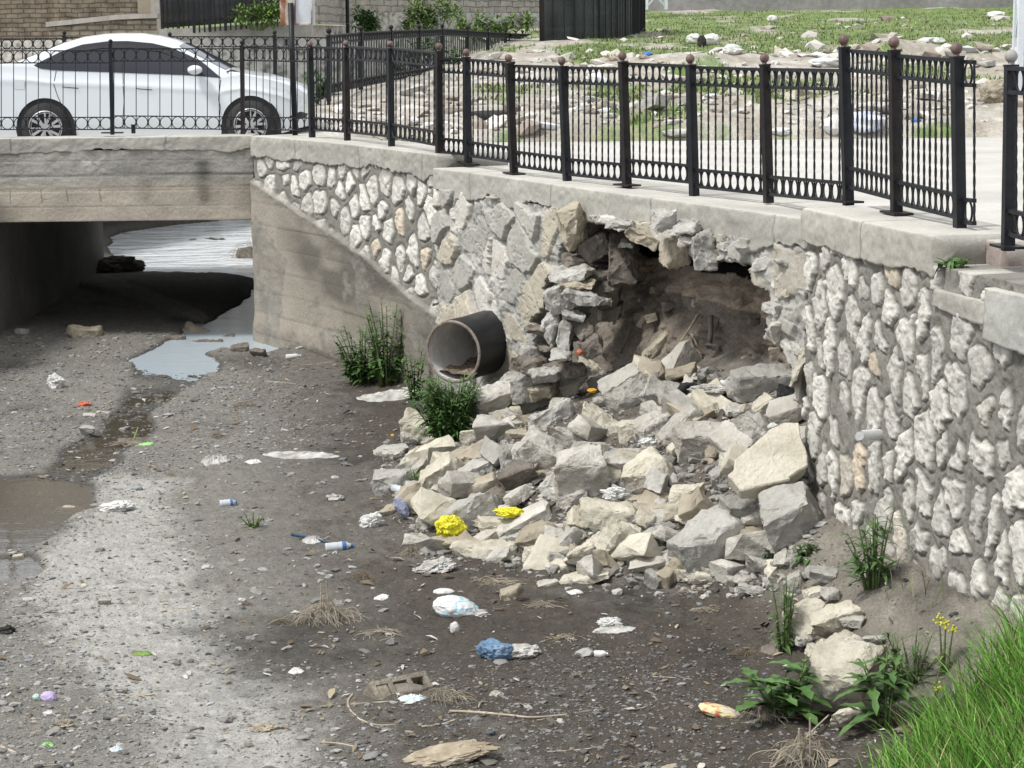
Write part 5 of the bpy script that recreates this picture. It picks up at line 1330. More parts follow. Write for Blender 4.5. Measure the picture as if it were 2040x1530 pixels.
o = b.build('inner_lining', material('grey_lining', [(.3, (.45, .44, .42)), (.7, (.62, .61, .59))], 2.5, 8, .7, stretch=(1, 1, 1), fine=(20, .2)), pipe, PO, smooth=True)
b = MB(); b.lathe([(.265, 0), (.268, -.008), (.292, -.008), (.295, 0)], 48, RP, pc0); b.build('cut_rim', material('pipe_rim', [(.4, (.16, .13, .11)), (.6, (.25, .22, .19))], 20, 4, .8), pipe, PO, smooth=True)
b = MB(); b.lathe([(.001, 1.45), (.267, 1.45)], 30, RP, pc0); b.build('silt_plug', MT['soil'], pipe, PO) if False else None
g_ = np.linspace(-1, 1, 26); A_, B_ = np.meshgrid(g_, np.linspace(0, 1, 26), indexing='ij')
hh_ = -.17 + .02 * fbm2(A_ * 4, B_ * 6, 3, 5) * 3 - .03 * (1 - B_) ; xx_ = A_ * np.sqrt(np.maximum(.266 ** 2 - hh_ ** 2, 0))
Vs_ = pc0 + xx_[..., None] * px_ + hh_[..., None] * pz_ + (B_ * 1.2 + .02)[..., None] * ad
mesh_np('silt', Vs_.reshape(-1, 3), [gridF(26, 26)], material('pipe_silt', [(.35, (.08, .06, .045)), (.65, (.28, .22, .16))], 25, 6, .95), pipe, origin=PO)
b = MB(); q = pd(1742, 866, 12.75); b.lathe([(.001, .1), (.028, .1), (.028, -.03), (.034, -.03), (.034, .1)], 16, np.stack([[0, 0, 1.0], [.9, -.2, 0], [-.95, -.3, 0]], 1), q)
tag(b.build('weep_pipe', material('white_pvc', [(.3, (.5, .5, .49)), (.7, (.6, .6, .58))], 5, 3, .5), None, q), 'short white weep pipe poking out of the right wall between the stones', 'pipe')

# ------------------------------------------------------------------ gravel and litter fragments (stuff)
ICO = None
def ico(sub=1):
    bm = bmesh.new(); bmesh.ops.create_icosphere(bm, subdivisions=sub, radius=1); V = np.array([v.co[:] for v in bm.verts]); F = np.array([[v.index for v in f.verts] for f in bm.faces]); bm.free(); return V, F
V1, F1_ = ico(1); V2_, F2_ = ico(2)
def pebbles(name, X, Y, Z, size, cols, mat, seed, label, cat, V=V1, F=F1_, flat=.5, jit=.22, elong=1.5):
    r = np.random.RandomState(seed); n = len(X); nv_ = len(V)
    sh = V[None] * (1 + jit * (r.rand(n, nv_, 1) - .5) * 2)
    sc = np.stack([r.uniform(.8, elong, n), r.uniform(.7, 1.1, n), r.uniform(flat * .6, flat * 1.3, n)], 1) * size[:, None]
    sh = sh * sc[:, None]
    a = r.rand(n) * 6.28; ca, sa = np.cos(a)[:, None], np.sin(a)[:, None]
    tx = (r.rand(n) - .5)[:, None] * .8
    x = sh[..., 0] * ca - sh[..., 1] * sa; y = sh[..., 0] * sa + sh[..., 1] * ca; z = sh[..., 2] + x * tx * .6
    P = np.stack([x + X[:, None], y + Y[:, None], z + Z[:, None] + size[:, None] * flat * .25], -1).reshape(-1, 3)
    Ff = (F[None] + (np.arange(n) * nv_)[:, None, None]).reshape(-1, 3)
    cc = np.repeat(cols, nv_, 0)
    o = mesh_np(name, P, [Ff], mat, None, False, col=np.clip(cc, .02, .8)); return tag(o, label, cat, kind='stuff')
MT['peb'] = material('pebble', attr=True, rough=.9, fine=(50, .2), spec=.2)
r = np.random.RandomState(5)
n = 150000; Y = (r.rand(n) * (27 ** .4 - 9.3 ** .4) + 9.3 ** .4) ** (1 / .4); X = Y * r.uniform(-.31, .30, n)
n1 = fbm2(X * .9, Y * .6, 4, 601) + .5 * fbm2(X * 4, Y * 3, 3, 602)
left = ss(-.4, -2.0, X + (Y - 14) * .12); lowc = np.exp(-((X - .35) / .8) ** 2 - ((Y - 11) / 1.5) ** 2)
SW, DW = near_line(np.vstack([PA, PB[1:]]), X, Y); SC_, DC_ = near_line(PC, X, Y)
mudz = ss(.3, -.3, sdpoly(X, Y, P2([(330, 960), (520, 900), (760, 880), (830, 1120), (1100, 1190), (1540, 1200), (1530, 1260), (1200, 1250), (900, 1330), (640, 1330), (480, 1310), (390, 1180)])))
prob = np.clip(.16 + .9 * n1 + .5 * left + .6 * lowc, .04, 1) * (1 - .85 * mudz) * (DW > .05) * (DC_ > .1) * (1 - .75 * ss(.12, -.3, sdpoly(X, Y, PATH)))
k = r.rand(n) < prob; X, Y = X[k], Y[k]; Z = bedz(X, Y); n = len(X)
size = np.exp(r.normal(math.log(.0068), .5, n)); size = np.clip(size, .004, .045) * (1 + .25 * ss(14, 22, Y))
tone = np.clip(r.normal(.165, .06, n), .06, .50)[:, None] * (1 - .30 * ss(WZ + .03, WZ, Z))[:, None] * (.8 + .35 * left[k])[:, None]
hue = r.rand(n, 1); cols = tone * np.where(hue < .6, [1, .98, .92], np.where(hue < .85, [1.05, .97, .85], [.92, .98, 1.02]))
pebbles('gravel', X, Y, Z, size, cols, MT['peb'], 6, 'loose grey gravel strewn over the muddy river bed', 'gravel')
# bigger pebbles
n = 1500; Y = (r.rand(n) * (27 ** .5 - 9.5 ** .5) + 9.5 ** .5) ** 2; X = Y * r.uniform(-.30, .27, n)
SW, DW = near_line(np.vstack([PA, PB[1:]]), X, Y); SC_, DC_ = near_line(PC, X, Y); left = ss(-.2, -2.0, X + (Y - 14) * .12)
k = (r.rand(n) < .12 + .88 * left) & (DW > .1) & (DC_ > .1) & ((sdpoly(X, Y, PATH) > 0) | (r.rand(n) < .2)); X, Y = X[k], Y[k]; Z = bedz(X, Y); n = len(X)
size = np.clip(np.exp(r.normal(math.log(.022), .35, n)), .012, .05); tone = np.clip(r.normal(.23, .07, n), .09, .42)[:, None]
pebbles('pebbles', X, Y, Z, size, tone * np.array([1, .975, .92]), MT['peb'], 7, 'larger rounded pebbles scattered on the river bed', 'pebbles', V2_, F2_, .5, .26)
# rubble crumbs on and around the heap and mud spill
n = 7000; u_ = r.uniform(700, 1640, n); v_ = r.uniform(700, 1230, n)
ok = sdpoly(u_, v_, HP) < 40 * r.rand(n) ** 2; u_, v_ = u_[ok], v_[ok]
H = []
dd_ = F_[None] + R_[None] * ((u_ - 1020) / FPX)[:, None] + U_[None] * ((765 - v_) / FPX)[:, None]
def hitv(dd_):
    tt = np.linspace(9, 24, 420); best = np.full(len(dd_), np.nan); done = np.zeros(len(dd_), bool)
    for t in tt:
        X = dd_[:, 0] / dd_[:, 1] * t; Z = CAMZ + dd_[:, 2] / dd_[:, 1] * t
        g = bedz(X[~done], np.full((~done).sum(), t), False) if (~done).any() else None
        if g is None: break
        idx = np.where(~done)[0]; hk = Z[idx] < g; best[idx[hk]] = t; done[idx[hk]] = True
    return best
tb = hitv(dd_); k = ~np.isnan(tb); X = dd_[k, 0] / dd_[k, 1] * tb[k]; Y = tb[k]; Z = bedz(X, Y); n = len(X)
size = np.clip(np.exp(r.normal(math.log(.017), .55, n)), .006, .06); tone = np.clip(r.normal(.22, .08, n), .06, .42)[:, None]
pebbles('rubble_crumbs', X, Y, Z, size, tone * np.array([1, .96, .87]), MT['peb'], 8, 'crumbled mortar and stone chips filling the gaps of the heap', 'rubble', V1, F1_, .7, .35)
# dry scraps: leaves, husks, paper bits
def scraps(name, X, Y, Z, L, cols, seed, label, cat, mat, wid=.35, lift=.3):
    r = np.random.RandomState(seed); n = len(X); a = r.rand(n) * 6.28; w_ = L * wid * r.uniform(.5, 1.3, n)
    d = np.stack([np.cos(a), np.sin(a), r.uniform(-lift, lift, n)], 1); s_ = np.stack([-np.sin(a), np.cos(a), r.uniform(-.5, .5, n)], 1)
    c = np.stack([X, Y, Z + .006 + .25 * L * lift], 1); up = np.array([0, 0, 1.0])
    rows = []
    for t, ww, hh in ((-.5, .25, 0), (-.15, 1, .18), (.2, .8, .1), (.5, .1, -.02)):
        m_ = c + d * (L * t)[:, None] + up * (L * hh * r.uniform(-.3, 1, n))[:, None]
        rows += [m_ - s_ * (w_ * ww / 2)[:, None], m_ + s_ * (w_ * ww / 2)[:, None]]
    V = np.stack(rows, 1).reshape(-1, 3); f = np.array([[0, 1, 3, 2], [2, 3, 5, 4], [4, 5, 7, 6]]); Ff = (f[None] + (np.arange(n) * 8)[:, None, None]).reshape(-1, 4)
    return tag(mesh_np(name, V, [Ff], mat, None, True, col=np.repeat(cols, 8, 0)), label, cat, kind='stuff')
MT['scrap'] = material('dry_scraps', attr=True, rough=.9, fine=(60, .25), spec=.1)
n = 9500; Y = (r.rand(n) * (26 ** .5 - 9.4 ** .5) + 9.4 ** .5) ** 2; X = Y * r.uniform(-.28, .26, n)
SW, DW = near_line(np.vstack([PA, PB[1:]]), X, Y); SC_, DC_ = near_line(PC, X, Y); cl = fbm2(X * 1.5, Y * 1.1, 3, 611)
k = (DW > .05) & (DC_ > .05) & (r.rand(n) < .25 + 2.5 * np.clip(cl, 0, 1) + .0); X, Y = X[k], Y[k]; Z = bedz(X, Y); n = len(X)
L = np.clip(np.exp(r.normal(math.log(.035), .5, n)), .012, .12); ty = r.rand(n, 1)
cols = np.where(ty < .35, [.28, .24, .17], np.where(ty < .82, [.15, .115, .08], np.where(ty < .95, [.45, .43, .39], [.10, .09, .07]))) * r.uniform(.7, 1.2, (n, 1))
scraps('dry_scraps', X, Y, Z, L, cols, 9, 'dry leaves, husks and shreds scattered over the river bed', 'litter', MT['scrap'])

# ------------------------------------------------------------------ plants
def leafmat(name, c0, c1): return material(name, [(.3, c0), (.7, c1)], 9, 3, .55, var=.12, fine=(30, .2), spec=.3)
MT['leaf'] = leafmat('weed_leaf', (.045, .10, .026), (.085, .16, .045)); MT['leafl'] = leafmat('light_leaf', (.10, .17, .04), (.17, .26, .06)); MT['leafd'] = leafmat('dark_leaf', (.018, .042, .022), (.035, .07, .03))
MT['blade'] = material('grass_blade', attr=True, rough=.55, fine=(14, .2), spec=.25); MT['grass'] = leafmat('fresh_grass', (.13, .27, .035), (.24, .40, .07)); MT['stem'] = leafmat('green_stem', (.07, .11, .035), (.12, .16, .06)); MT['straw'] = material('dry_straw', [(.3, (.19, .16, .115)), (.7, (.38, .34, .27))], 12, 4, .9, var=.15)
MT['yflow'] = material('yellow_flower', [(.3, (.42, .42, .03)), (.7, (.55, .52, .05))], 20, 2, .6)
def leaf(b, p, d, L, w_, droop=.4, fold=.25, lobes=0, rg=random):
    p = np.asarray(p, float); d = np.asarray(d, float); d = d / np.linalg.norm(d); sd_ = np.cross(d, [0, 0, 1.0]); sd_ /= np.linalg.norm(sd_) + 1e-9
    n = 7 if lobes else 5; V = []; 
    for i in range(n):
        t = i / (n - 1); c = p + d * L * t + np.array([0, 0, -droop * L * t * t]); ww = w_ * (math.sin(math.pi * min(1, t * .92 + .08)) ** .8) * (1 if not lobes else (1.25 if i % 2 else .6)) * .5
        V += [c - sd_ * ww + [0, 0, fold * ww], c, c + sd_ * ww + [0, 0, fold * ww]]
    F = []
    for i in range(n - 1):
        a = i * 3; F += [[a, a + 3, a + 4, a + 1], [a + 1, a + 4, a + 5, a + 2]]
    b.add(V, [np.array(F)])
def plant(name, label, u, v, hpx, n, leafL, leafW, spread, mk='leaf', leaves=12, lobes=0, seed=1, cat='plant', Y=None, flowers=0, lean=0, group=None, base=None, curl=.4):
    rg = random.Random(seed * 31 + int(u)); P = hit(u, v) if Y is None else pd(u, v, Y)
    if base is not None: P = np.array(base, float)
    s = FPX / P[1]; H = hpx / s; root = empty(name, P, label, cat, group); O = np.array(P)
    bs = MB(); bl_ = MB(); bf = MB()
    for i in range(n):
        a = rg.uniform(0, 6.28); rr = spread * math.sqrt(rg.random()) * .35; h = H * rg.uniform(.55, 1.05); out = spread * rg.uniform(.1, 1)
        p0 = P + [rr * math.cos(a), rr * math.sin(a) * .6, -.01]; p2 = p0 + np.array([out * math.cos(a) + lean * h, out * math.sin(a) * .6, h])
        p1 = p0 + (p2 - p0) * .5 + [-.15 * out * math.cos(a), 0, h * .1]; t = np.linspace(0, 1, 7)[:, None]
        c = p0 * (1 - t) ** 2 + 2 * p1 * t * (1 - t) + p2 * t * t; bs.tube(c, np.linspace(.006, .002, 7) * (1 + H), 5)
        for k in range(leaves):
            tt = rg.uniform(.08, 1.0); q = p0 * (1 - tt) ** 2 + 2 * p1 * tt * (1 - tt) + p2 * tt * tt; la = rg.uniform(0, 6.28); f = (1.15 - .7 * tt) * rg.uniform(.6, 1.2)
            leaf(bl_, q, (math.cos(la), math.sin(la), rg.uniform(.1, .9)), leafL * f, leafW * f, curl * rg.uniform(.4, 1.6), .3, lobes)
        if flowers and rg.random() < .7:
            for _ in range(flowers): bf.ball(p2 + [rg.gauss(0, .012), rg.gauss(0, .012), rg.gauss(0, .012)], .007, 4)
    bs.build('stems', MT['stem'], root, O, smooth=True); bl_.build('leaves', MT[mk], root, O, smooth=True)
    if bf.V: bf.build('flowers', MT['yflow'], root, O)
    return root
plant('leafy_weed', 'leafy green weeds growing against the stained concrete left of the pipe', 722, 765, 118, 26, .15, .042, .34, leaves=26, seed=1)
plant('leafy_weed', 'taller thin stemmed weed in front of the stained concrete, nearest the pipe', 772, 768, 175, 18, .15, .042, .28, leaves=24, seed=2)
plant('leafy_weed', 'dense dark weed bush directly under the mouth of the black pipe', 897, 882, 138, 66, .18, .030, .30, mk='leaf', leaves=32, seed=3)
plant('leafy_weed', 'dark broad leaved weed between the pipe bush and the concrete', 828, 795, 110, 10, .15, .05, .16, mk='leaf', leaves=12, seed=4)
plant('leafy_weed', 'small bright weed at the right side of the black pipe', 984, 775, 62, 9, .12, .028, .12, leaves=14, seed=5)
plant('grass_tuft', 'dark grass hanging at the left edge of the hole above the heap', 1062, 735, 30, 10, .26, .012, .2, mk='leafd', leaves=6, seed=6, curl=.8)
plant('grass_tuft', 'small yellowish grass tuft left of the pale triangular slab', 835, 968, 46, 12, .10, .010, .10, mk='leafl', leaves=8, seed=7)
plant('grass_tuft', 'thin pale grass tuft alone on the dark mud left of centre', 505, 1052, 40, 9, .07, .010, .10, mk='leafl', leaves=7, seed=8)
plant('leafy_weed', 'small green weed under the lower edge of the big smooth slab', 1535, 1008, 36, 7, .08, .022, .06, leaves=10, seed=9)
plant('leafy_weed', 'broad leaved weed at the corner of the right wall beside the largest boulder', 1602, 1120, 48, 7, .10, .036, .07, leaves=8, seed=10)
plant('leafy_weed', 'low dark weed in the gap below the largest boulder', 1540, 1112, 26, 6, .07, .02, .07, mk='leafd', leaves=9, seed=11)
plant('tall_weed', 'tall weed with long narrow leaves standing on the mud spill against the right wall', 1740, 1172, 165, 11, .20, .028, .15, leaves=12, seed=12)
plant('tall_weed', 'wispy grey-green weed in front of the right end of the heap', 1565, 1300, 170, 9, .08, .016, .10, leaves=24, seed=13)
plant('thistle', 'large lobed thistle with a tall stem beside the grass', 1555, 1430, 140, 8, .30, .10, .20, mk='leaf', leaves=7, lobes=1, seed=14)
plant('thistle', 'lobed thistle growing in front of the big pale boulder', 1765, 1450, 190, 6, .26, .07, .12, mk='leaf', leaves=9, lobes=1, seed=15)
plant('tall_weed', 'clump of upright narrow leaves behind the big pale boulder', 1815, 1365, 120, 14, .22, .014, .16, mk='leaf', leaves=7, seed=16)
plant('flowering_weed', 'yellow flowered weed standing in front of the right wall', 1880, 1345, 165, 3, .06, .014, .06, mk='leafl', leaves=12, flowers=14, seed=17)
plant('flowering_weed', 'shorter yellow flowered weed at the left edge of the tall grass', 1858, 1420, 90, 2, .05, .012, .04, mk='leafl', leaves=9, flowers=10, seed=18)
plant('leafy_weed', 'little green weed among the front stones near the yellow bag', 1022, 1100, 34, 4, .05, .012, .05, leaves=9, seed=19)
plant('rosette', 'green leaf rosette growing on the broken step at the top right', 1905, 530, 22, 9, .12, .035, .12, leaves=3, seed=20, Y=11.95, curl=.9)
plant('leafy_weed', 'low green weed on the road behind the railing left of the post step', 800, 290, 24, 16, .13, .04, .4, leaves=8, seed=21, Y=24.6)
# the dense tall grass at the lower right
def grassblades(name, label, X, Y, Z, H, W_, seed, mat, lean=(-.15, 0), cat='grass', seg=5, bright=False):
    r = np.random.RandomState(seed); n = len(X); a = r.rand(n) * 6.28; out = H * r.uniform(.1, .65, n)
    dx = np.cos(a) * out + lean[0] * H; dy = np.sin(a) * out + lean[1] * H; fa = r.rand(n) * 3.14; sx, sy = np.cos(fa) * W_ / 2, np.sin(fa) * W_ / 2
    rows = []
    for i in range(seg):
        t = i / (seg - 1); ww = 1 - t ** 2 * .95; x = X + dx * t ** 1.8; y = Y + dy * t ** 1.8; z = Z + H * (t - .22 * t ** 3 * (out / H)) 
        rows += [np.stack([x - sx * ww, y - sy * ww, z], 1), np.stack([x + sx * ww, y + sy * ww, z], 1)]
    V = np.stack(rows, 1).reshape(-1, 3); f = np.array([[2 * i, 2 * i + 1, 2 * i + 3, 2 * i + 2] for i in range(seg - 1)]); Ff = (f[None] + (np.arange(n) * 2 * seg)[:, None, None]).reshape(-1, 4)
    g1, g2 = (np.array([.09, .24, .03]), np.array([.19, .37, .07])) if bright else (np.array([.10, .135, .050]), np.array([.17, .195, .095])); q = r.rand(n, 1); col = g1 * (1 - q) + g2 * q
    dry = (r.rand(n, 1) < .12); col = np.where(dry, np.array([.36, .33, .17]), col) * r.uniform(.75, 1.15, (n, 1))
    return tag(mesh_np(name, V, [Ff], mat, None, True, col=np.repeat(col, 2 * seg, 0)), label, cat, kind='stuff')
r = np.random.RandomState(44); n = 10000
Y = r.uniform(8.3, 10.9, n); X = r.uniform(1.2, 3.1, n); SC_, DC_ = near_line(PC, X, Y)
edge = 1.60 + .74 * np.maximum(Y - 9.9, 0) + .3 * fbm2(Y * 2, X * 2, 3, 5); k = (DC_ > .06) & (X > edge) & (r.rand(n) < .25 + .9 * ss(0, .35, X - edge)) & (Y < 10.7 + .12 * r.randn(n)); X, Y = X[k], Y[k]; Z = bedz(X, Y)
grassblades('tall_grass', 'dense fresh green grass in the lower right corner', X, Y, Z - .02, r.uniform(.20, .45, len(X)) * (.5 + .5 * ss(0, .4, X - edge[k])), r.uniform(.006, .013, len(X)), 45, MT['blade'], (-.22, 0), bright=True)
# sparse blades creeping around
n = 700; Y = r.uniform(9.4, 12.3, n); X = r.uniform(1.4, 2.9, n); SC_, DC_ = near_line(PC, X, Y); k = (DC_ > .05) & (DC_ < .9) & (fbm2(X * 3, Y * 3, 3, 8) > .03); X, Y = X[k], Y[k]
grassblades('sparse_grass', 'thin green blades dotted over the mud at the wall foot', X, Y, bedz(X, Y), r.uniform(.06, .2, len(X)), r.uniform(.004, .007, len(X)), 46, MT['blade'])

# far greenery
def bush(name, label, u, v, wpx, hpx, Y, mk, n, L, seed, cat='shrub', stemmy=False, group=None):
    rg = np.random.RandomState(seed); s = FPX / Y; P = pd(u, v + hpx / 2, Y); root = empty(name, P, label, cat, group); O = np.array(P); W = wpx / s; H = hpx / s
    cen = np.stack([rg.uniform(-.5, .5, 14) * W, rg.uniform(-.3, .3, 14) * W * .6, rg.uniform(.15, .85, 14) * H], 1); rad = rg.uniform(.12, .3, 14) * min(W, H * 1.6)
    b = MB(); bsb = MB()
    for i in range(n):
        k_ = rg.randint(14); d = rg.randn(3); d /= np.linalg.norm(d); q = P + cen[k_] + d * rad[k_] * rg.rand() ** .4; q[2] = max(q[2], P[2])
        leaf(b, q, (d[0], d[1], d[2] * .4 + rg.uniform(-.2, .8)), L * rg.uniform(.6, 1.4), L * .35, .3)
    for k_ in range(14): bsb.tube([P + [cen[k_][0] * .3, 0, -.1], P + cen[k_]], [.015, .006], 5)
    bsb.build('branches', MT['stem'], root, O); b.build('foliage', MT[mk], root, O, smooth=True); return root
bush('shrub', 'feathery green shrub in front of the pale block wall, the tallest one', 868, 38, 110, 60, 57, 'leafl', 1500, .16, 1)
bush('shrub', 'dark green shrub behind the riverside railing beside the thin dark pole', 738, 42, 60, 44, 55, 'leaf', 900, .14, 2)
bush('shrub', 'broad green shrub behind the riverside railing near the right dark fence', 990, 56, 150, 44, 60, 'leafl', 1700, .15, 3)
bush('shrub', 'green creeper hanging over the left dark fence', 512, 28, 76, 46, 44.0, 'leafl', 700, .12, 4, cat='creeper')
bush('shrub', 'low green growth below the riverside railing behind the wall railing', 830, 110, 200, 60, 47.5, 'leaf', 1500, .13, 5)
bush('shrub', 'low weeds behind the bonnet of the white car', 640, 175, 60, 46, 36, 'leaf', 500, .10, 6)
# lot: rubble, blades
r = np.random.RandomState(50); n = 3800
Y = np.exp(r.uniform(math.log(28.3), math.log(80), n)); X = Y * r.uniform(-.10, .30, n)
w1 = .9 * np.exp(-((Y - 31) / 2.6) ** 2) + .9 * np.exp(-((Y - 43.5 - .2 * X) / 3.4) ** 2) + .10
k = (r.rand(n) < w1 * (.4 + 1.6 * np.clip(fbm2(X * .8, Y * .5, 3, 51) + .25, 0, 1))) & (X > ebank(Y) + .8); X, Y = X[k], Y[k]; n = len(X)
size = np.clip(np.exp(r.normal(math.log(.06), .55, n)), .02, .22) * (.8 + Y / 70); ty = r.rand(n, 1)
cols = np.where(ty < .55, [.50, .48, .44], np.where(ty < .8, [.33, .30, .26], np.where(ty < .93, [.24, .20, .17], [.55, .56, .58]))) * r.uniform(.75, 1.15, (n, 1))
pebbles('lot_rubble', X, Y, lotz(X, Y), size, cols, MT['peb'], 52, 'pale rubble and rubbish strewn over the waste lot', 'rubble', V1, F1_, .5, .35)
n = 46000; Y = np.exp(r.uniform(math.log(28.8), math.log(88), n)); X = Y * r.uniform(-.07, .32, n); n1 = fbm2(X * .5, Y * .22, 4, 411); n2 = fbm2(X * 2.2, Y * 1.1, 4, 412)
g = ss(-.10, .08, n1 + .5 * n2 + .06 * ss(33, 37, Y) + .10 * ss(46, 52, Y) - .30 * np.exp(-((Y - 42.5 - .2 * X) / 3) ** 2) - .22 * np.exp(-((Y - 29.5) / 1.6) ** 2) - .25 * ss(1.2, -.5, X - .02 * Y))
k = r.rand(n) < g; X, Y = X[k], Y[k]
MT['lotgrass'] = leafmat('lot_grass', (.10, .155, .04), (.19, .24, .075))
grassblades('lot_grass', 'short green grass patches on the waste lot', X, Y, lotz(X, Y) - .01, r.uniform(.03, .12, len(X)), r.uniform(.02, .05, len(X)), 53, MT['blade'], (0, 0), seg=3)
# ------------------------------------------------------------------ litter
MT['white'] = material('white_plastic', [(.3, (.46, .46, .44)), (.7, (.60, .60, .58))], 6, 6, .5, fine=(30, .12), patch=(7, .57, (.27, .245, .205)), bump=[(18, .6, .015), (50, .4, .005)])
MT['dirtywhite'] = material('dirty_white_cloth', [(.3, (.20, .19, .17)), (.5, (.38, .37, .34)), (.7, (.50, .49, .47))], 9, 7, .85, bump=[(16, .7, .02), (45, .5, .006)])
MT['yellow'] = material('yellow_plastic', [(.3, (.55, .50, .02)), (.7, (.70, .65, .04))], 6, 5, .4, fine=(30, .1), bump=[(14, .8, .02), (40, .5, .006)])
MT['blueb'] = material('blue_plastic', [(.3, (.04, .12, .32)), (.7, (.07, .18, .42))], 4, 3, .45)
MT['navy'] = material('navy_stick', [(.3, (.010, .035, .07)), (.7, (.02, .06, .10))], 4, 3, .45)
MT['denim'] = material('blue_denim', [(.3, (.07, .12, .19)), (.55, (.13, .21, .31)), (.75, (.28, .36, .44))], 9, 6, .9, bump=(60, .4, .005))
MT['pvc'] = material('clear_bottle', [(.3, (.50, .53, .56)), (.7, (.62, .66, .70))], 9, 3, .12, fine=(30, .1), spec=.6, alpha=.75)
MT['lilac'] = material('lilac_plastic', [(.3, (.38, .30, .50)), (.7, (.48, .40, .60))], 6, 4, .5)
MT['mint'] = material('mint_plastic', [(.3, (.36, .52, .46)), (.7, (.44, .60, .54))], 6, 4, .5)
MT['greenp'] = material('green_scrap', [(.3, (.18, .42, .12)), (.7, (.28, .52, .18))], 6, 4, .6)
MT['red'] = material('red_scrap', [(.3, (.42, .09, .05)), (.7, (.55, .16, .09))], 6, 4, .6)
MT['orange'] = material('orange_peel', [(.3, (.55, .28, .02)), (.7, (.62, .36, .04))], 12, 4, .6)
MT['card'] = material('printed_wrapper', [(.36, (.50, .14, .10)), (.45, (.60, .50, .25)), (.6, (.62, .56, .42)), (.7, (.35, .38, .42))], 16, 2, .5)
MT['hbrick'] = material('pumice_block', [(.3, (.15, .13, .10)), (.6, (.27, .24, .19)), (.75, (.40, .37, .31))], 14, 7, .95, bump=[(30, 1, .02)])
MT['whiteblue'] = material('white_bag_blue_print', [(.44, (.50, .51, .50)), (.52, (.56, .57, .56)), (.56, (.22, .48, .62)), (.62, (.55, .57, .57))], 9, 1, .5)
MT['dark'] = material('black_rag', [(.3, (.015, .015, .015)), (.7, (.04, .038, .035))], 6, 4, .8)
MT['wood'] = material('bleached_wood', [(.3, (.20, .16, .11)), (.55, (.36, .31, .23)), (.7, (.48, .44, .36))], 7, 6, .9, stretch=(1, 1, 4), bump=(20, .6, .01))
MT['lilacrag'] = material('blue_grey_rag', [(.3, (.20, .22, .33)), (.7, (.34, .36, .46))], 6, 4, .8)
MT['stem2'] = material('brown_twig', [(.3, (.09, .065, .04)), (.7, (.20, .155, .10))], 12, 4, .9)
def crumple(name, label, u, v, wpx, hpx, mk, seed, cat, rot=0, amp=.35, Y=None, group=None, ridges=2.2, depth=.7, tilt=0, lift=0, sub=4):
    P = hit(u, v + hpx * .35) if Y is None else pd(u, v, Y)
    s = FPX / P[1]; c = pd(u, v, P[1] + .02); W, H = wpx / s, hpx / s
    V, F = ico(5 if sub == 4 and wpx > 40 else sub); q = fbm3(V * ridges + seed * 3.1, 3, seed % 9); q2 = np.abs(fbm3(V * ridges * 2.1 + seed, 3, 3))
    q4 = np.abs(fbm3(V * ridges * 4.2 + seed * 2, 3, 5))
    V = V * (1 + amp * 2 * q - amp * 1.8 * q2 - amp * .35 * q4)[:, None]
    V = V + .25 * np.stack([fbm3(V * 1.5 + seed + k * 5, 2, k) for k in range(3)], 1) * 2 * amp
    V = V * np.array([W, W * depth, H]) * .53
    a = math.radians(-rot); R = Matrix.Rotation(a, 3, 'Y') @ Matrix.Rotation(math.radians(tilt), 3, 'X'); V = V @ np.array(R).T
    V[:, 2] = np.maximum(V[:, 2], -H * .5 - .0)
    o = mesh_np(name, V, [F], MT[mk], None, True, sharp=40); o.location = Vector(tuple(c + [0, 0, lift])); return tag(o, label, cat, group)
def cloth(name, label, u, v, wpx, hpx, mk, seed, cat, hgt=.05, rot=0, Y=None, group=None, fold=5):
    """draped, folded sheet lying on the ground (closed, a few mm thick)"""
    P = hit(u, v) if Y is None else pd(u, v, Y); s = FPX / P[1]; W = wpx / s; D = hpx / s / .22
    D = min(D, W * 1.1); n = 42; g = np.linspace(-1, 1, n); A, B = np.meshgrid(g, g, indexing='ij')
    r_ = np.maximum(np.abs(A), np.abs(B)); an = np.arctan2(B, A); edge = 1 + .45 * fbm2(np.cos(an) * 2 + seed, np.sin(an) * 2, 4, seed % 20)
    rr = np.hypot(A, B) + 1e-6; A2 = A * r_ / rr * edge; B2 = B * r_ / rr * edge
    X = P[0] + A2 * W / 2; Yy = P[1] + B2 * D / 2
    a = math.radians(rot)
    X = P[0] + (A2 * math.cos(a) * W - B2 * math.sin(a) * D) / 2; Yy = P[1] + (A2 * math.sin(a) * W + B2 * math.cos(a) * D) / 2
    f = np.abs(fbm2(A2 * fold + seed, B2 * fold * .6, 3, seed % 13)) * 2.2 + .8 * np.abs(fbm2(A2 * fold * 2.3, B2 * fold * 2 + seed, 3, 4))
    Z = (bedz(X, Yy) if Y is None else P[2]) + .004 + hgt * (1 - r_ ** 3) * (.35 + f)
    V = np.stack([X, Yy, Z], -1).reshape(-1, 3); V2 = V - [0, 0, .006]; m_ = len(V); F = gridF(n, n)
    idx = np.arange(n * n).reshape(n, n); ring = np.r_[idx[:, 0], idx[-1, 1:], idx[::-1, -1][1:], idx[0, ::-1][1:-1]]; nx2 = np.roll(ring, -1)
    o = mesh_np(name, np.vstack([V, V2]), [F[:, ::-1], F + m_, np.stack([ring, nx2, nx2 + m_, ring + m_], 1)], MT[mk], None, True, origin=P); return tag(o, label, cat, group)
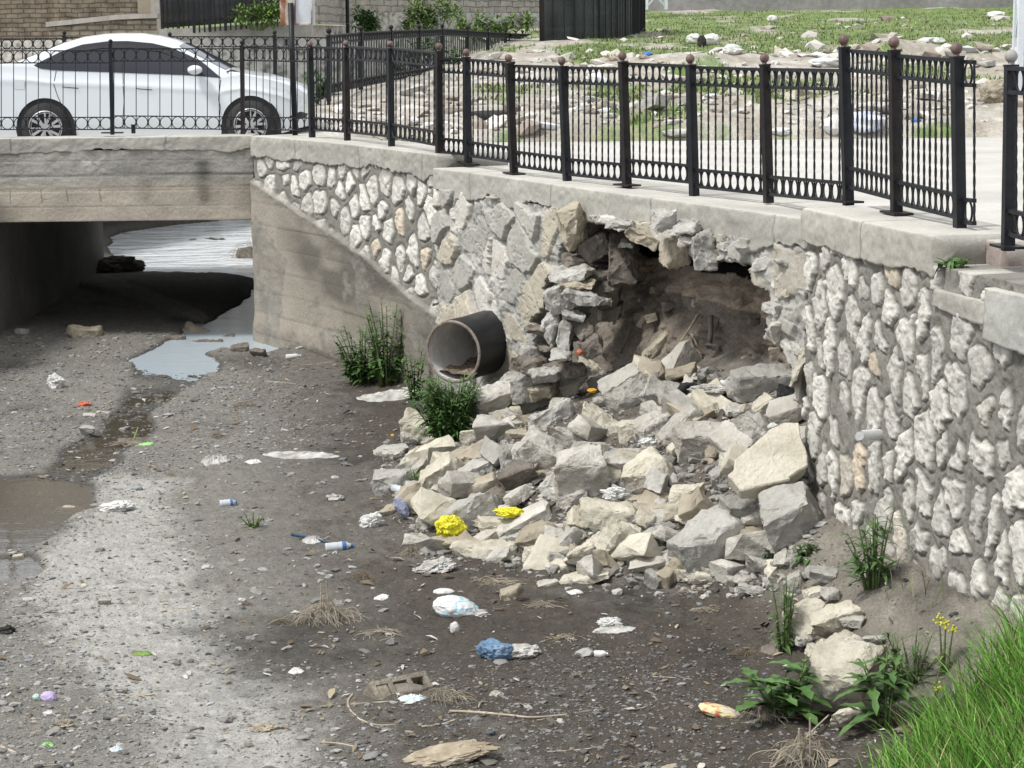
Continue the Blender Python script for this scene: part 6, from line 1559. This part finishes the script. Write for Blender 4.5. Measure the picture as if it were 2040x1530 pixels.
def bottle(label, u, v, Lpx, rpx, yaw, capm, seed=0, tilt=3, bodym='pvc', name='plastic_bottle'):
    P = hit(u, v + rpx); s = FPX / P[1]; L = Lpx / s / max(.35, abs(math.cos(math.radians(yaw)))); r_ = rpx / s
    P = P + [0, 0, r_ * .8]; d = np.array([math.cos(math.radians(yaw)), math.sin(math.radians(yaw)), math.sin(math.radians(tilt))]); d /= np.linalg.norm(d)
    x = np.cross(d, [0, 0, 1.0]); x /= np.linalg.norm(x); y = np.cross(x, d); R = np.stack([x, y, d], 1)
    root = empty(name, P, label, 'bottle'); O = np.array(P); c = P - d * L / 2
    b = MB(); b.lathe([(.001, 0), (r_ * .9, .0), (r_, .04 * L), (r_ * .93, .2 * L), (r_, .3 * L), (r_ * .92, .45 * L), (r_, .6 * L), (r_ * .8, .78 * L), (r_ * .35, .88 * L), (r_ * .35, .95 * L), (.001, .95 * L)], 20, R, c)
    b.build('bottle_body', MT[bodym], root, O, smooth=True)
    b = MB(); b.lathe([(.001, .92 * L), (r_ * .45, .92 * L), (r_ * .45, L), (.001, L)], 14, R, c); b.build('cap', MT[capm], root, O)
    if capm == 'blueb': 
        b = MB(); b.lathe([(r_ * 1.015, .60 * L), (r_ * .86, .75 * L)], 20, R, c); b.build('paper_band', MT['blueb'], root, O, smooth=True)
    return root
def stick(name, label, pts, r0, mk, cat='stick', k=7, seed=1, lift=0, group=None):
    rg = random.Random(seed); W = []
    for p in pts:
        u, v = p[0], p[1]; h = hit(u, v); z = p[2] if len(p) > 2 else 0
        W.append(h + [0, 0, r0 + z + lift])
    W = np.array(W); d = np.r_[0, np.cumsum(np.linalg.norm(np.diff(W, axis=0), axis=1))]; n = max(6, int(d[-1] / .025)); s_ = np.linspace(0, d[-1], n)
    Q = np.stack([np.interp(s_, d, W[:, i]) for i in range(3)], 1)
    for _ in range(3): Q[1:-1] = (Q[:-2] + Q[1:-1] * 2 + Q[2:]) / 4
    Q = Q + np.stack([fbm3(Q * 9 + seed + i, 2, i) for i in range(3)], 1) * r0 * 1.2
    b = MB(); b.tube(Q, r0 * (1 - .35 * s_ / d[-1]) * (1 + .3 * fbm3(Q * 20, 2, 2)), k); o = b.build(name, MT[mk], None, W[0], smooth=True); return tag(o, label, cat, group)
def strawtuft(label, u, v, wpx, hpx, n, seed, name='straw_clump', core=True, mk='straw', stalks=0, Y=None):
    rg = random.Random(seed); P = hit(u, v + hpx * .3); s = FPX / P[1]; W, H = wpx / s, hpx / s; root = empty(name, P, label, 'dry grass'); O = np.array(P)
    b = MB()
    for i in range(n):
        a = rg.uniform(0, 6.28); x0 = rg.gauss(0, .22) * W; y0 = rg.gauss(0, .15) * W; h0 = rg.uniform(.2, 1) * H * math.exp(-(x0 / W * 2.2) ** 2)
        L = rg.uniform(.25, .6) * W; p0 = P + [x0, y0, h0]; p1 = p0 + [math.cos(a) * L * .5 + rg.gauss(0, .12) * W, math.sin(a) * L * .4 + rg.gauss(0, .08) * W, rg.uniform(-.1, .35) * H]; p2 = p0 + [math.cos(a) * L, math.sin(a) * L * .7, -h0 + .004]
        t = np.linspace(0, 1, 6)[:, None]; b.tube(p0 * (1 - t) ** 2 + 2 * p1 * t * (1 - t) + p2 * t * t, rg.uniform(.0008, .0022), 4)
    b.build('straws', MT[mk], root, O)
    if core:
        V, F = ico(3); V = V * (1 + .5 * fbm3(V * 3 + seed, 3, 2) * 2)[:, None] * [W * .30, W * .22, H * .55] + P + [0, 0, H * .1]; mesh_np('matted_core', V, [F], MT['darkst'], root, origin=O)
    for k in range(stalks):
        b = MB(); a = rg.uniform(-.5, .5); p = P + [rg.uniform(-.1, .15) * W, -.05, -.02]; b.tube([p, p + [a * H * .5, -.02, H * rg.uniform(1.2, 2.0)]], .005, 6); b.build('stalk', MT['wood'], root, O)
    return root
crumple('plastic_bag', 'bright yellow crumpled plastic bag at the front left of the heap', 897, 1051, 58, 52, 'yellow', 3, 'bag', amp=.36, ridges=2.1, Y=hit(897, 1072)[1] - .1)
crumple('plastic_wrapper', 'bright yellow flat wrapper lying on the pale flat stone', 1015, 1021, 56, 20, 'yellow', 4, 'wrapper', amp=.5, rot=-4, Y=hit(1015, 1040)[1] - .12)
crumple('candy_wrapper', 'small purple and pink wrapper just above the yellow one', 1004, 1011, 24, 10, 'lilac', 5, 'wrapper', Y=hit(1004, 1035)[1] - .1)
bottle('clear bottle with a blue band at the end of the blue stick', 676, 1086, 56, 10, 12, 'blueb')
bottle('small clear bottle with a blue band lying alone on the dark mud', 455, 1000, 34, 8, 15, 'blueb')
bottle('clear bottle lying on the grey stone at the left tip of the heap', 791, 972, 30, 9, 130, 'white')
bottle('white tube-like bottle on the mud near the corner of the concrete wall', 585, 709, 30, 6, 14, 'white', bodym='white')
bottle('white short cup lying on the mud right of the blue cloth', 1198, 1301, 28, 8, -15, 'white', bodym='white', name='white_cup')
stick('blue_stick', 'dark blue plastic stick pointing left from the bottle', [(582, 1068), (615, 1074), (652, 1084)], .014, 'navy', 'stick')
cloth('paper_scrap', 'whitish wet paper lying under the dark blue stick', 622, 1078, 40, 18, 'dirtywhite', 6, 'paper', .02)
cloth('paper_scrap', 'tiny white scrap between the stick and the long cream slab', 760, 1192, 30, 10, 'white', 66, 'paper', .01)
crumple('torn_bag', 'white torn triangular plastic sheet at the left edge of the heap', 738, 1038, 46, 36, 'white', 7, 'bag', amp=.5, rot=32, ridges=1.4)
crumple('rag', 'blue-grey twisted rag hanging down the stones by the torn white sheet', 800, 1012, 24, 44, 'lilacrag', 8, 'rag', amp=.5, rot=35, Y=hit(800, 1035)[1] - .05)
crumple('rag', 'grey and white knotted cloth on the mud below the tan kerb-like stone', 866, 1131, 86, 30, 'dirtywhite', 9, 'cloth', rot=14, amp=.5, ridges=2.6)
crumple('foam_roll', 'small white foam roll above the white and blue bag', 884, 1179, 42, 13, 'white', 10, 'foam', amp=.06)
crumple('plastic_bag', 'stuffed white bag with pale blue print lying on the mud', 908, 1211, 92, 46, 'whiteblue', 11, 'bag', rot=-10, amp=.16, ridges=1.6)
crumple('bag_knot', 'knotted tail of white plastic right of the blue printed bag', 958, 1224, 34, 18, 'dirtywhite', 12, 'bag', amp=.5)
crumple('carton', 'small white crushed carton below the white and blue bag', 906, 1251, 20, 26, 'white', 13, 'carton', amp=.15, ridges=1.2)
crumple('jeans', 'crumpled blue and grey denim cloth on the mud', 985, 1297, 76, 46, 'denim', 14, 'cloth', rot=-8, amp=.34, ridges=1.7)
crumple('grey_cloth', 'pale grey cloth bundled right of the blue denim', 1034, 1298, 84, 28, 'dirtywhite', 15, 'cloth', rot=4, amp=.3, ridges=2.8)
crumple('paper_lump', 'ragged white paper lump on the gravel right of the denim', 1215, 1243, 52, 24, 'white', 16, 'paper', amp=.6, ridges=2.6)
cloth('paper_scrap', 'torn flat scraps around the ragged white paper lump', 1222, 1256, 92, 12, 'dirtywhite', 17, 'paper', .015)
crumple('snack_packet', 'printed yellow and red snack packet near the thistle', 1433, 1417, 86, 24, 'card', 18, 'packet', rot=-15, amp=.14, ridges=1.3)
cloth('plastic_sheet', 'flat pale plastic strip on the mud left of the heap', 600, 908, 150, 16, 'dirtywhite', 19, 'sheet', .02)
cloth('plastic_sheet', 'long pale torn sheet lying below the weeds at the stained concrete', 785, 790, 150, 22, 'dirtywhite', 20, 'sheet', .04)
cloth('paper_scrap', 'white crumpled rag on the gravel in the middle left', 428, 921, 58, 18, 'dirtywhite', 21, 'rag', .06)
cloth('paper_scrap', 'small flat white scrap right of the white crumpled rag', 505, 922, 32, 10, 'white', 22, 'paper', .02)
crumple('plastic_bag', 'white plastic bag beside the brown puddle', 232, 1010, 74, 22, 'white', 23, 'bag', amp=.4, rot=8)
crumple('foam_log', 'brown crusted foam log floating at the edge of the brown puddle', 138, 1018, 62, 20, 'wood', 24, 'foam', amp=.2)
crumple('plastic_bag', 'white plastic shreds on the gravel at the far left', 112, 762, 36, 34, 'white', 25, 'bag', amp=.5)
crumple('red_rag', 'small red scrap by the stream on the left', 168, 806, 26, 12, 'red', 26, 'scrap', amp=.6)
stick('green_stick', 'broken green plastic strip standing in the stream debris', [(262, 890), (275, 866, .06)], .009, 'leafl', 'strip')
cloth('green_scrap', 'green leaf scrap beside the broken green strip', 288, 885, 34, 8, 'greenp', 27, 'scrap', .008)
strawtuft('brown twiggy debris around the broken green strip', 270, 882, 90, 16, 60, 28)
crumple('cup', 'lilac crushed cup at the lower left', 97, 1389, 32, 24, 'lilac', 29, 'cup', amp=.22, rot=-15)
crumple('cup', 'mint green scrap left of the lilac cup', 72, 1391, 16, 18, 'mint', 30, 'scrap', amp=.3)
crumple('paper_lump', 'small white crumpled carton below the lilac cup', 97, 1422, 22, 14, 'white', 31, 'paper', amp=.3)
crumple('dry_husk', 'brown crumpled husk at the lower left', 125, 1446, 46, 22, 'straw', 32, 'husk', amp=.6)
cloth('leaf_scrap', 'bright green leaf at the bottom left', 95, 1488, 26, 16, 'greenp', 33, 'leaf', .012)
cloth('paper_scrap', 'blue and white label scrap at the bottom left', 232, 1496, 28, 9, 'whiteblue', 34, 'paper', .015)
cloth('leaf_scrap', 'pale yellow-green curled leaf on the silt path', 284, 1304, 40, 10, 'leafl', 35, 'leaf', .012)
crumple('black_rag', 'black crumpled object at the left edge', 14, 1256, 36, 20, 'dark', 36, 'rag', amp=.5)
crumple('orange', 'small orange fruit by the corner of the right wall', 1558, 1120, 14, 12, 'orange', 37, 'fruit', amp=.05)
crumple('orange', 'tiny orange peel on the gravel left of the lone cream boulder', 782, 868, 8, 7, 'orange', 38, 'peel', amp=.1)
crumple('yellow_stone', 'small yellowish lump on the silt at the left', 168, 1167, 16, 10, 'yellow' if False else 'cream', 39, 'stone', amp=.1)
crumple('plastic_bag', 'white shreds caught on the stones in the heap centre', 1225, 985, 50, 26, 'white', 40, 'bag', amp=.6, Y=hit(1225, 1000)[1] - .16)
crumple('plastic_bag', 'pale shreds under the long rough stone in the upper middle', 1290, 880, 36, 16, 'white', 41, 'bag', amp=.6, Y=hit(1290, 895)[1] - .16)
crumple('wrapper', 'red and white wrapper tucked beside the grey pointed stone', 1277, 787, 18, 10, 'red', 42, 'wrapper', Y=hit(1277, 795)[1] - .2)
crumple('wrapper', 'tiny orange wrapper in the upper left of the heap', 1180, 778, 18, 10, 'orange', 43, 'wrapper', Y=hit(1180, 790)[1] - .18)
crumple('litter_pile', 'mixed pale litter on the black asphalt inside the hollow', 1420, 778, 90, 24, 'dirtywhite', 44, 'litter', amp=.5, Y=hit(1420, 790)[1] - .1)
crumple('box', 'small white box on the litter inside the hollow', 1446, 765, 26, 12, 'white', 45, 'box', rot=-30, amp=.08, Y=hit(1446, 775)[1] - .15)
crumple('can', 'crushed silver can beside the black lump at the wall edge', 1540, 850, 22, 14, 'white', 46, 'can', amp=.3, Y=hit(1540, 862)[1] - .22)
crumple('red_scrap', 'small red scrap left of the hollow above the heap', 1156, 702, 14, 12, 'red', 47, 'scrap', Y=17.3)
crumple('cloth_knot', 'purple scrap in the middle of the heap', 1190, 910, 14, 8, 'lilac', 48, 'scrap', Y=hit(1190, 920)[1] - .25)
cloth('book_scrap', 'white and maroon torn booklet beside the thistle', 1580, 1277, 44, 12, 'white', 49, 'paper', .03)
cloth('bark_scrap', 'maroon brown flat scrap under the torn booklet', 1545, 1290, 70, 16, 'red' if False else 'darkst', 50, 'scrap', .03)
cloth('paper_scrap', 'blue and white scrap beside the hollow block', 820, 1397, 56, 10, 'whiteblue', 51, 'paper', .02)
crumple('paper_lump', 'pale stone-like lump right of the straw clump by the hollow block', 990, 1385, 32, 18, 'lime', 52, 'paper', amp=.3)
cloth('bone_scrap', 'small white bone-like scrap right of the small flat white stone', 1145, 1181, 34, 7, 'white', 53, 'scrap', .01)
crumple('husk', 'pale brown husk at the lower left of centre', 530, 1450, 52, 16, 'straw', 54, 'husk', amp=.5)
crumple('husk', 'whitish husk left of the long pale stick', 668, 992, 34, 16, 'dirtywhite', 55, 'husk', amp=.5)
cloth('paper_scrap', 'little white scraps left of the first straw clump top', 590, 1340, 30, 8, 'white', 56, 'paper', .015)
strawtuft('straw clump with upright broken stalks on the mud', 648, 1222, 104, 48, 150, 1, stalks=3)
strawtuft('matted straw clump right of the hollow block', 888, 1386, 76, 32, 120, 2)
strawtuft('tangled dry stalks at the bottom right near the grass', 1600, 1500, 110, 60, 130, 3, stalks=3)
strawtuft('dry leaves and stalks at the foot of the thistle', 1530, 1420, 90, 40, 90, 4)
strawtuft('brown leafy debris on the mud left of the pale flake', 985, 1158, 90, 14, 80, 5, core=False)
strawtuft('brown twiggy debris beside the small brown mossy stone', 1080, 1205, 60, 14, 60, 6, core=False)
stick('cord', 'pale cord curling left of the hollow block', [(703, 1385), (692, 1398), (695, 1415), (715, 1435), (745, 1448), (790, 1446)], .007, 'wood', 'cord', seed=2)
stick('long_stick', 'long thin pale stick across the gravel at the bottom centre', [(895, 1420), (950, 1421), (1050, 1432), (1120, 1428), (1180, 1418)], .008, 'wood', 'stick', seed=3)
stick('stick', 'thin grey stick below the hollow block', [(700, 1405), (780, 1400), (850, 1392), (870, 1385)], .006, 'wood', 'stick', seed=4)
stick('stick', 'dark bent stick near the bottom centre', [(840, 1450), (880, 1446), (910, 1435)], .007, 'wood', 'stick', seed=5)
stick('stick', 'straight stalk leaning by the tangled dry stalks', [(1540, 1530), (1590, 1490), (1650, 1445, .05)], .008, 'wood', 'stick', seed=6)
stick('stick', 'thin twig on the mud below the concrete wall', [(560, 735), (610, 728), (660, 722)], .005, 'wood', 'stick', seed=7)
stick('stick', 'short pale twig right of the far pebble bar', [(568, 755), (605, 775)], .006, 'wood', 'stick', seed=8)
stick('stick', 'thin stick on the silt at the lower left', [(245, 1387), (310, 1386)], .006, 'straw', 'stick', seed=9)
stick('stick', 'short flat stick at the bottom left corner', [(0, 1490), (34, 1505)], .010, 'wood', 'stick', seed=10)
stick('stick', 'green stem lying right of the snack packet', [(1445, 1450), (1480, 1437), (1505, 1415)], .005, 'leafl', 'stem', seed=11)
crumple('driftwood', 'big bleached rough piece of wood half buried at the bottom edge', 885, 1506, 205, 36, 'wood', 12, 'wood', amp=.25, rot=10, depth=.45)
crumple('driftwood_pile', 'dark debris caught at the far end of the bridge abutment', 238, 528, 100, 34, 'darkst', 60, 'debris', amp=.5)
strawtuft('brown branches piled at the water edge beside the wall corner', 497, 505, 90, 40, 130, 61)
crumple('blue_scrap', 'small blue scrap on the far debris by the wall corner', 511, 482, 9, 12, 'blueb', 62, 'scrap')
# hollow block
def hollow_block(u, v, wpx, rot):
    P = hit(u, v + 14); s = FPX / P[1]; L = wpx / s; root = empty('hollow_block', P, 'brown hollow building block lying half buried with its cells open', 'block'); O = np.array(P)
    W, H = L * .42, .12; M_ = Matrix.Rotation(math.radians(34), 3, 'Z') @ Matrix.Rotation(math.radians(42), 3, 'X'); M_ = np.array(M_)
    b = MB(); t = .03; xs_ = [-L / 2, -L / 6, L / 6, L / 2]
    def bx(c, d): b.box(P + M_ @ np.array(c) + [0, 0, -.01], d, M_)
    for y_ in (-W / 2 + t / 2, W / 2 - t / 2): bx((0, y_, 0), (L, t, H))
    for k, x in enumerate(xs_): bx((x + (t / 2 if k == 0 else -t / 2 if k == 3 else 0), 0, 0), (t, W - 2 * t - .001, H))
    bx((-L / 3, 0, 0), (L / 3 - t * 1.5, W - 2 * t - .002, H * .9))
    b.build('block_body', MT['hbrick'], root, O)
    V, F = ico(3); V = V * (1 + .6 * fbm3(V * 2.5, 3, 3))[:, None] * [L * .45, W * .4, .05] + P + [0, 0, .0]; mesh_np('mud_fill', V, [F], MT['soil'] if False else MT['darkst'], root, origin=O)
hollow_block(795, 1364, 135, 18)
# lot things
Yb = lambda u, v: (lambda t: t)(0)
def lothit(u, v):
    d = ray(u, v); t = np.linspace(28, 95, 2500); X = d[0] / d[1] * t; Z = CAMZ + d[2] / d[1] * t; g = lotz(X, t); i = np.argmax(Z < g); return t[i] if (Z < g).any() else 80
for a in ((1668, 250, 66, 40, 'white', 'big white sack at the roadside, left half'), (1725, 244, 78, 46, 'lilacsack', 'big pale blue and white sack at the roadside behind the tall railing step'),
          (1382, 78, 30, 22, 'white', 'white bag on the lot left of the black bag'), (1398, 84, 18, 26, 'dark', 'black bag between the two white bags on the lot'), (1416, 80, 36, 26, 'white', 'white bag on the lot right of the black bag'),
          (1538, 38, 20, 16, 'white', 'single round white stone or bag high on the lot'), (1868, 82, 30, 14, 'white', 'small white heap on the grass behind the tall railing'), (1983, 30, 36, 16, 'white', 'white block near the grey boundary wall at the far right'),
          (1460, 100, 40, 22, 'white', 'pale broken slab on the top of the lot rubble mound'), (1645, 125, 70, 20, 'white', 'white bags behind the first tall railing post'), (1290, 108, 20, 10, 'blueb', 'small bright blue scrap beside the plinth end'),
          (1350, 265, 60, 16, 'dirtywhite', 'white litter at the road edge left of the sacks'), (1745, 215, 90, 26, 'dirtywhite', 'grey white litter behind the blue and white sack'), (1825, 240, 22, 10, 'blueb', 'small blue scrap right of the big sack'), (960, 205, 16, 9, 'white', 'small white scrap seen through the wall railing'),
          (1555, 262, 44, 16, 'white', 'white litter lump at the road edge in front of the mound')):
    if a[4] == 'lilacsack': MT['lilacsack'] = material('pale_blue_sack', [(.42, (.50, .52, .55)), (.5, (.30, .36, .60)), (.58, (.55, .57, .60))], 3, 2, .6)
    y_ = lothit(a[0], a[1] + a[3] * .4); crumple('lot_bag', a[5], a[0], a[1], a[2], a[3], a[4], int(a[0]) % 50, 'bag', amp=.3, Y=y_, sub=3)
y_ = lothit(1985, 205); crumple('straw_heap', 'round brown straw heap at the right behind the railing gap', 1986, 186, 66, 54, 'straw', 3, 'straw', amp=.25, Y=y_)
y_ = lothit(980, 242); b = MB(); c_ = pd(980, 238, y_); b.lathe([(.24, -.07), (.34, -.06), (.36, 0), (.34, .06), (.24, .07), (.2, 0), (.24, -.07)], 28, None, c_ + [0, 0, .05]); tag(b.build('old_tyre', MT['tyre'], None, c_, smooth=True), 'old black tyre lying on the lot behind the wall railing', 'tyre')
rg = random.Random(9)
PR = [rock_mesh('rubble_block', 950 + i, (.42, .34, .26), MT[['lime', 'greyst', 'cream', 'tan'][i % 4]], n=9, res=.09) for i in range(6)]
fst = [True] * 6; c_ = 0
while c_ < 50:
    if rg.random() < .5: Y_ = rg.gauss(31.2, 1.6); 
    else: Y_ = rg.gauss(44, 3)
    X_ = Y_ * rg.uniform(.02, .29)
    if Y_ < 29: continue
    i = rg.randrange(6); o = PR[i] if fst[i] else PR[i].copy()
    if not fst[i]: C.objects.link(o)
    fst[i] = False; k_ = rg.uniform(.3, 1.0); o.scale = (k_ * rg.uniform(.8, 1.5), k_, k_ * rg.uniform(.4, 1)); o.rotation_euler = (rg.uniform(-.4, .4), rg.uniform(-.4, .4), rg.uniform(0, 6))
    o.location = (X_, Y_, float(lotz(np.array([X_]), np.array([Y_]))[0]) + .05 * k_); tag(o, 'pale block of rubble lying on the waste lot behind the road', 'rubble', 'rubble blocks on the waste lot'); c_ += 1
# small roots and bits sticking out of the earth bank

rg = random.Random(31); SB, XB, YB, NXB, NYB = resample(PB, .05)
def bankpt(u, v):
    """nearest point of the earth bank along the ray"""
    best = None
    for D_, Z_ in ((.72, -.85), (.6, -1.05), (.48, -1.25), (.36, -1.45), (.2, -1.7)):
        for i in range(len(SB)):
            if SB[i] < 3: continue
            p = np.array([XB[i] - NXB[i] * (D_ - .02), YB[i] - NYB[i] * (D_ - .02), Z_]); a, b_ = proj(*p); d = (a - u) ** 2 + (b_ - v) ** 2
            if best is None or d < best[0]: best = (d, p)
    return best[1]
BL = ['grey stone high on the left of the earth bank', 'brown stone right of the highest grey one in the bank', 'dark stone sunk in the upper middle of the bank', 'flat brown stone left in the middle of the bank', 'small upright cream stone at the left of the bank', 'flat grey stone by the pale bent root', 'small grey chip above the pale bent root', 'small brown chip high on the right of the bank', 'tiny grey chip right of the dark upright plank', 'tiny white chip low on the right of the bank', 'brown lump at the lower right corner of the bank', 'upright grey sliver at the far left of the bank', 'dark flat stone at the foot of the dark upright plank', 'small brown stone left of the pale bent root', 'dark chip at the right side of the bank', 'large tan ridge stone at the foot of the bank', 'brown stone at the far left edge of the bank', 'low brown stone just under the pale bent root']
for i, (u, v, w_, h_, mk) in enumerate(((1283, 600, 22, 16, 'greyst'), (1310, 585, 30, 20, 'tan'), (1335, 612, 34, 26, 'darkst'), (1300, 632, 24, 18, 'tan'), (1278, 640, 12, 26, 'cream'), (1392, 612, 34, 18, 'greyst'), (1398, 595, 20, 12, 'greyst'), (1470, 600, 20, 12, 'tan'), (1440, 640, 16, 10, 'greyst'), (1483, 714, 12, 9, 'lime'), (1545, 705, 22, 30, 'tan'), (1250, 655, 18, 34, 'greyst'), (1420, 690, 26, 16, 'darkst'), (1360, 660, 18, 12, 'tan'), (1505, 640, 22, 14, 'darkst'), (1310, 690, 60, 26, 'tan'), (1230, 640, 26, 20, 'tan'), (1385, 700, 30, 14, 'tan'))):
    p = bankpt(u, v); o = place_rock(u, v, w_, h_, rg.uniform(-40, 40), mk, BL[i], seed=500 + i, name='bank_stone', Y=p[1] - .04, group='stones stuck in the earth bank')
cl = bankpt(1385, 640); b = MB(); A0 = pd(1392, 625, cl[1] - .12); A1 = pd(1345, 695, cl[1] - .25); b.tube([A0, (A0 + A1) / 2 + [.02, 0, .02], A1], [.014, .008, .006], 6); tag(b.build('pale_root', MT['wood'], None, A0, smooth=True), 'pale bent root or stick against the earth bank', 'root')
for u0, v0, u1, v1, r_, mk, lb in ((1416, 628, 1412, 692, .022, 'darkst', 'dark upright plank stuck in the earth bank'), (1378, 665, 1392, 700, .010, 'wood', 'short thin stick in front of the dark upright plank'), (1258, 640, 1236, 705, .010, 'darkst', 'dark root hanging on the left of the earth bank'), (1432, 625, 1424, 660, .008, 'darkst', 'thin dark root right of the upright plank')):
    p = bankpt((u0 + u1) / 2, (v0 + v1) / 2); b = MB(); b.tube([pd(u0, v0, p[1] - .05), pd((u0 + u1) / 2 + 2, (v0 + v1) / 2, p[1] - .10), pd(u1, v1, p[1] - .12)], r_, 7); tag(b.build('root', MT[mk], None, pd(u0, v0, p[1] - .05), smooth=True), lb, 'root')

# more clutter seen on the bed: small brown twig tangles and pale shreds, each a thing of its own
for i, (u, v, w_, h_, lb) in enumerate(((485, 808, 60, 14, 'pale husk leaves lying on the gravel right of the shallow stream'), (1380, 1180, 60, 12, 'brown twigs at the foot of the heap right of the narrow mossy stone'), (720, 1150, 60, 22, 'short pale stalks stuck in the dark mud left of the knotted cloth'), (1405, 1215, 50, 14, 'dry stem tangle in the dark mud near the wall foot'),
        (560, 1240, 50, 12, 'flat brown twigs left of the straw clump with upright stalks'), (760, 1262, 90, 12, 'line of brown debris below the white and blue bag'), (435, 870, 36, 12, 'orange-brown husk left of the flat pale plastic strip'), (820, 1100, 40, 30, 'thin dry stalks at the left end of the tan kerb-like stone'), (1490, 1300, 60, 16, 'dry stalks in the mud left of the torn booklet'), (1130, 1270, 70, 10, 'thin rusty twigs right of the blue denim'))):
    strawtuft(lb, u, v, w_, h_, 34, 700 + i, core=False, mk='straw' if i % 2 else 'stem2')
for i, (u, v, a, b_, lb) in enumerate(((520, 760, 70, -6, 'dark twig near the far pebble bar'), (330, 1215, 60, 4, 'thin dark twig on the silt path'), (1090, 1500, 90, 8, 'brown twig at the bottom right of centre'), (640, 1480, 70, -10, 'short twig left of the bleached wood'), (60, 1530, 110, 14, 'long grass stalk at the bottom left corner'), (1300, 1350, 80, -5, 'thin stalk across the gravel right of the white cup'))):
    stick('stick', lb, [(u, v), (u + a * .5, v - b_ * .3), (u + a, v - b_)], .005, 'wood', 'twig', seed=800 + i)
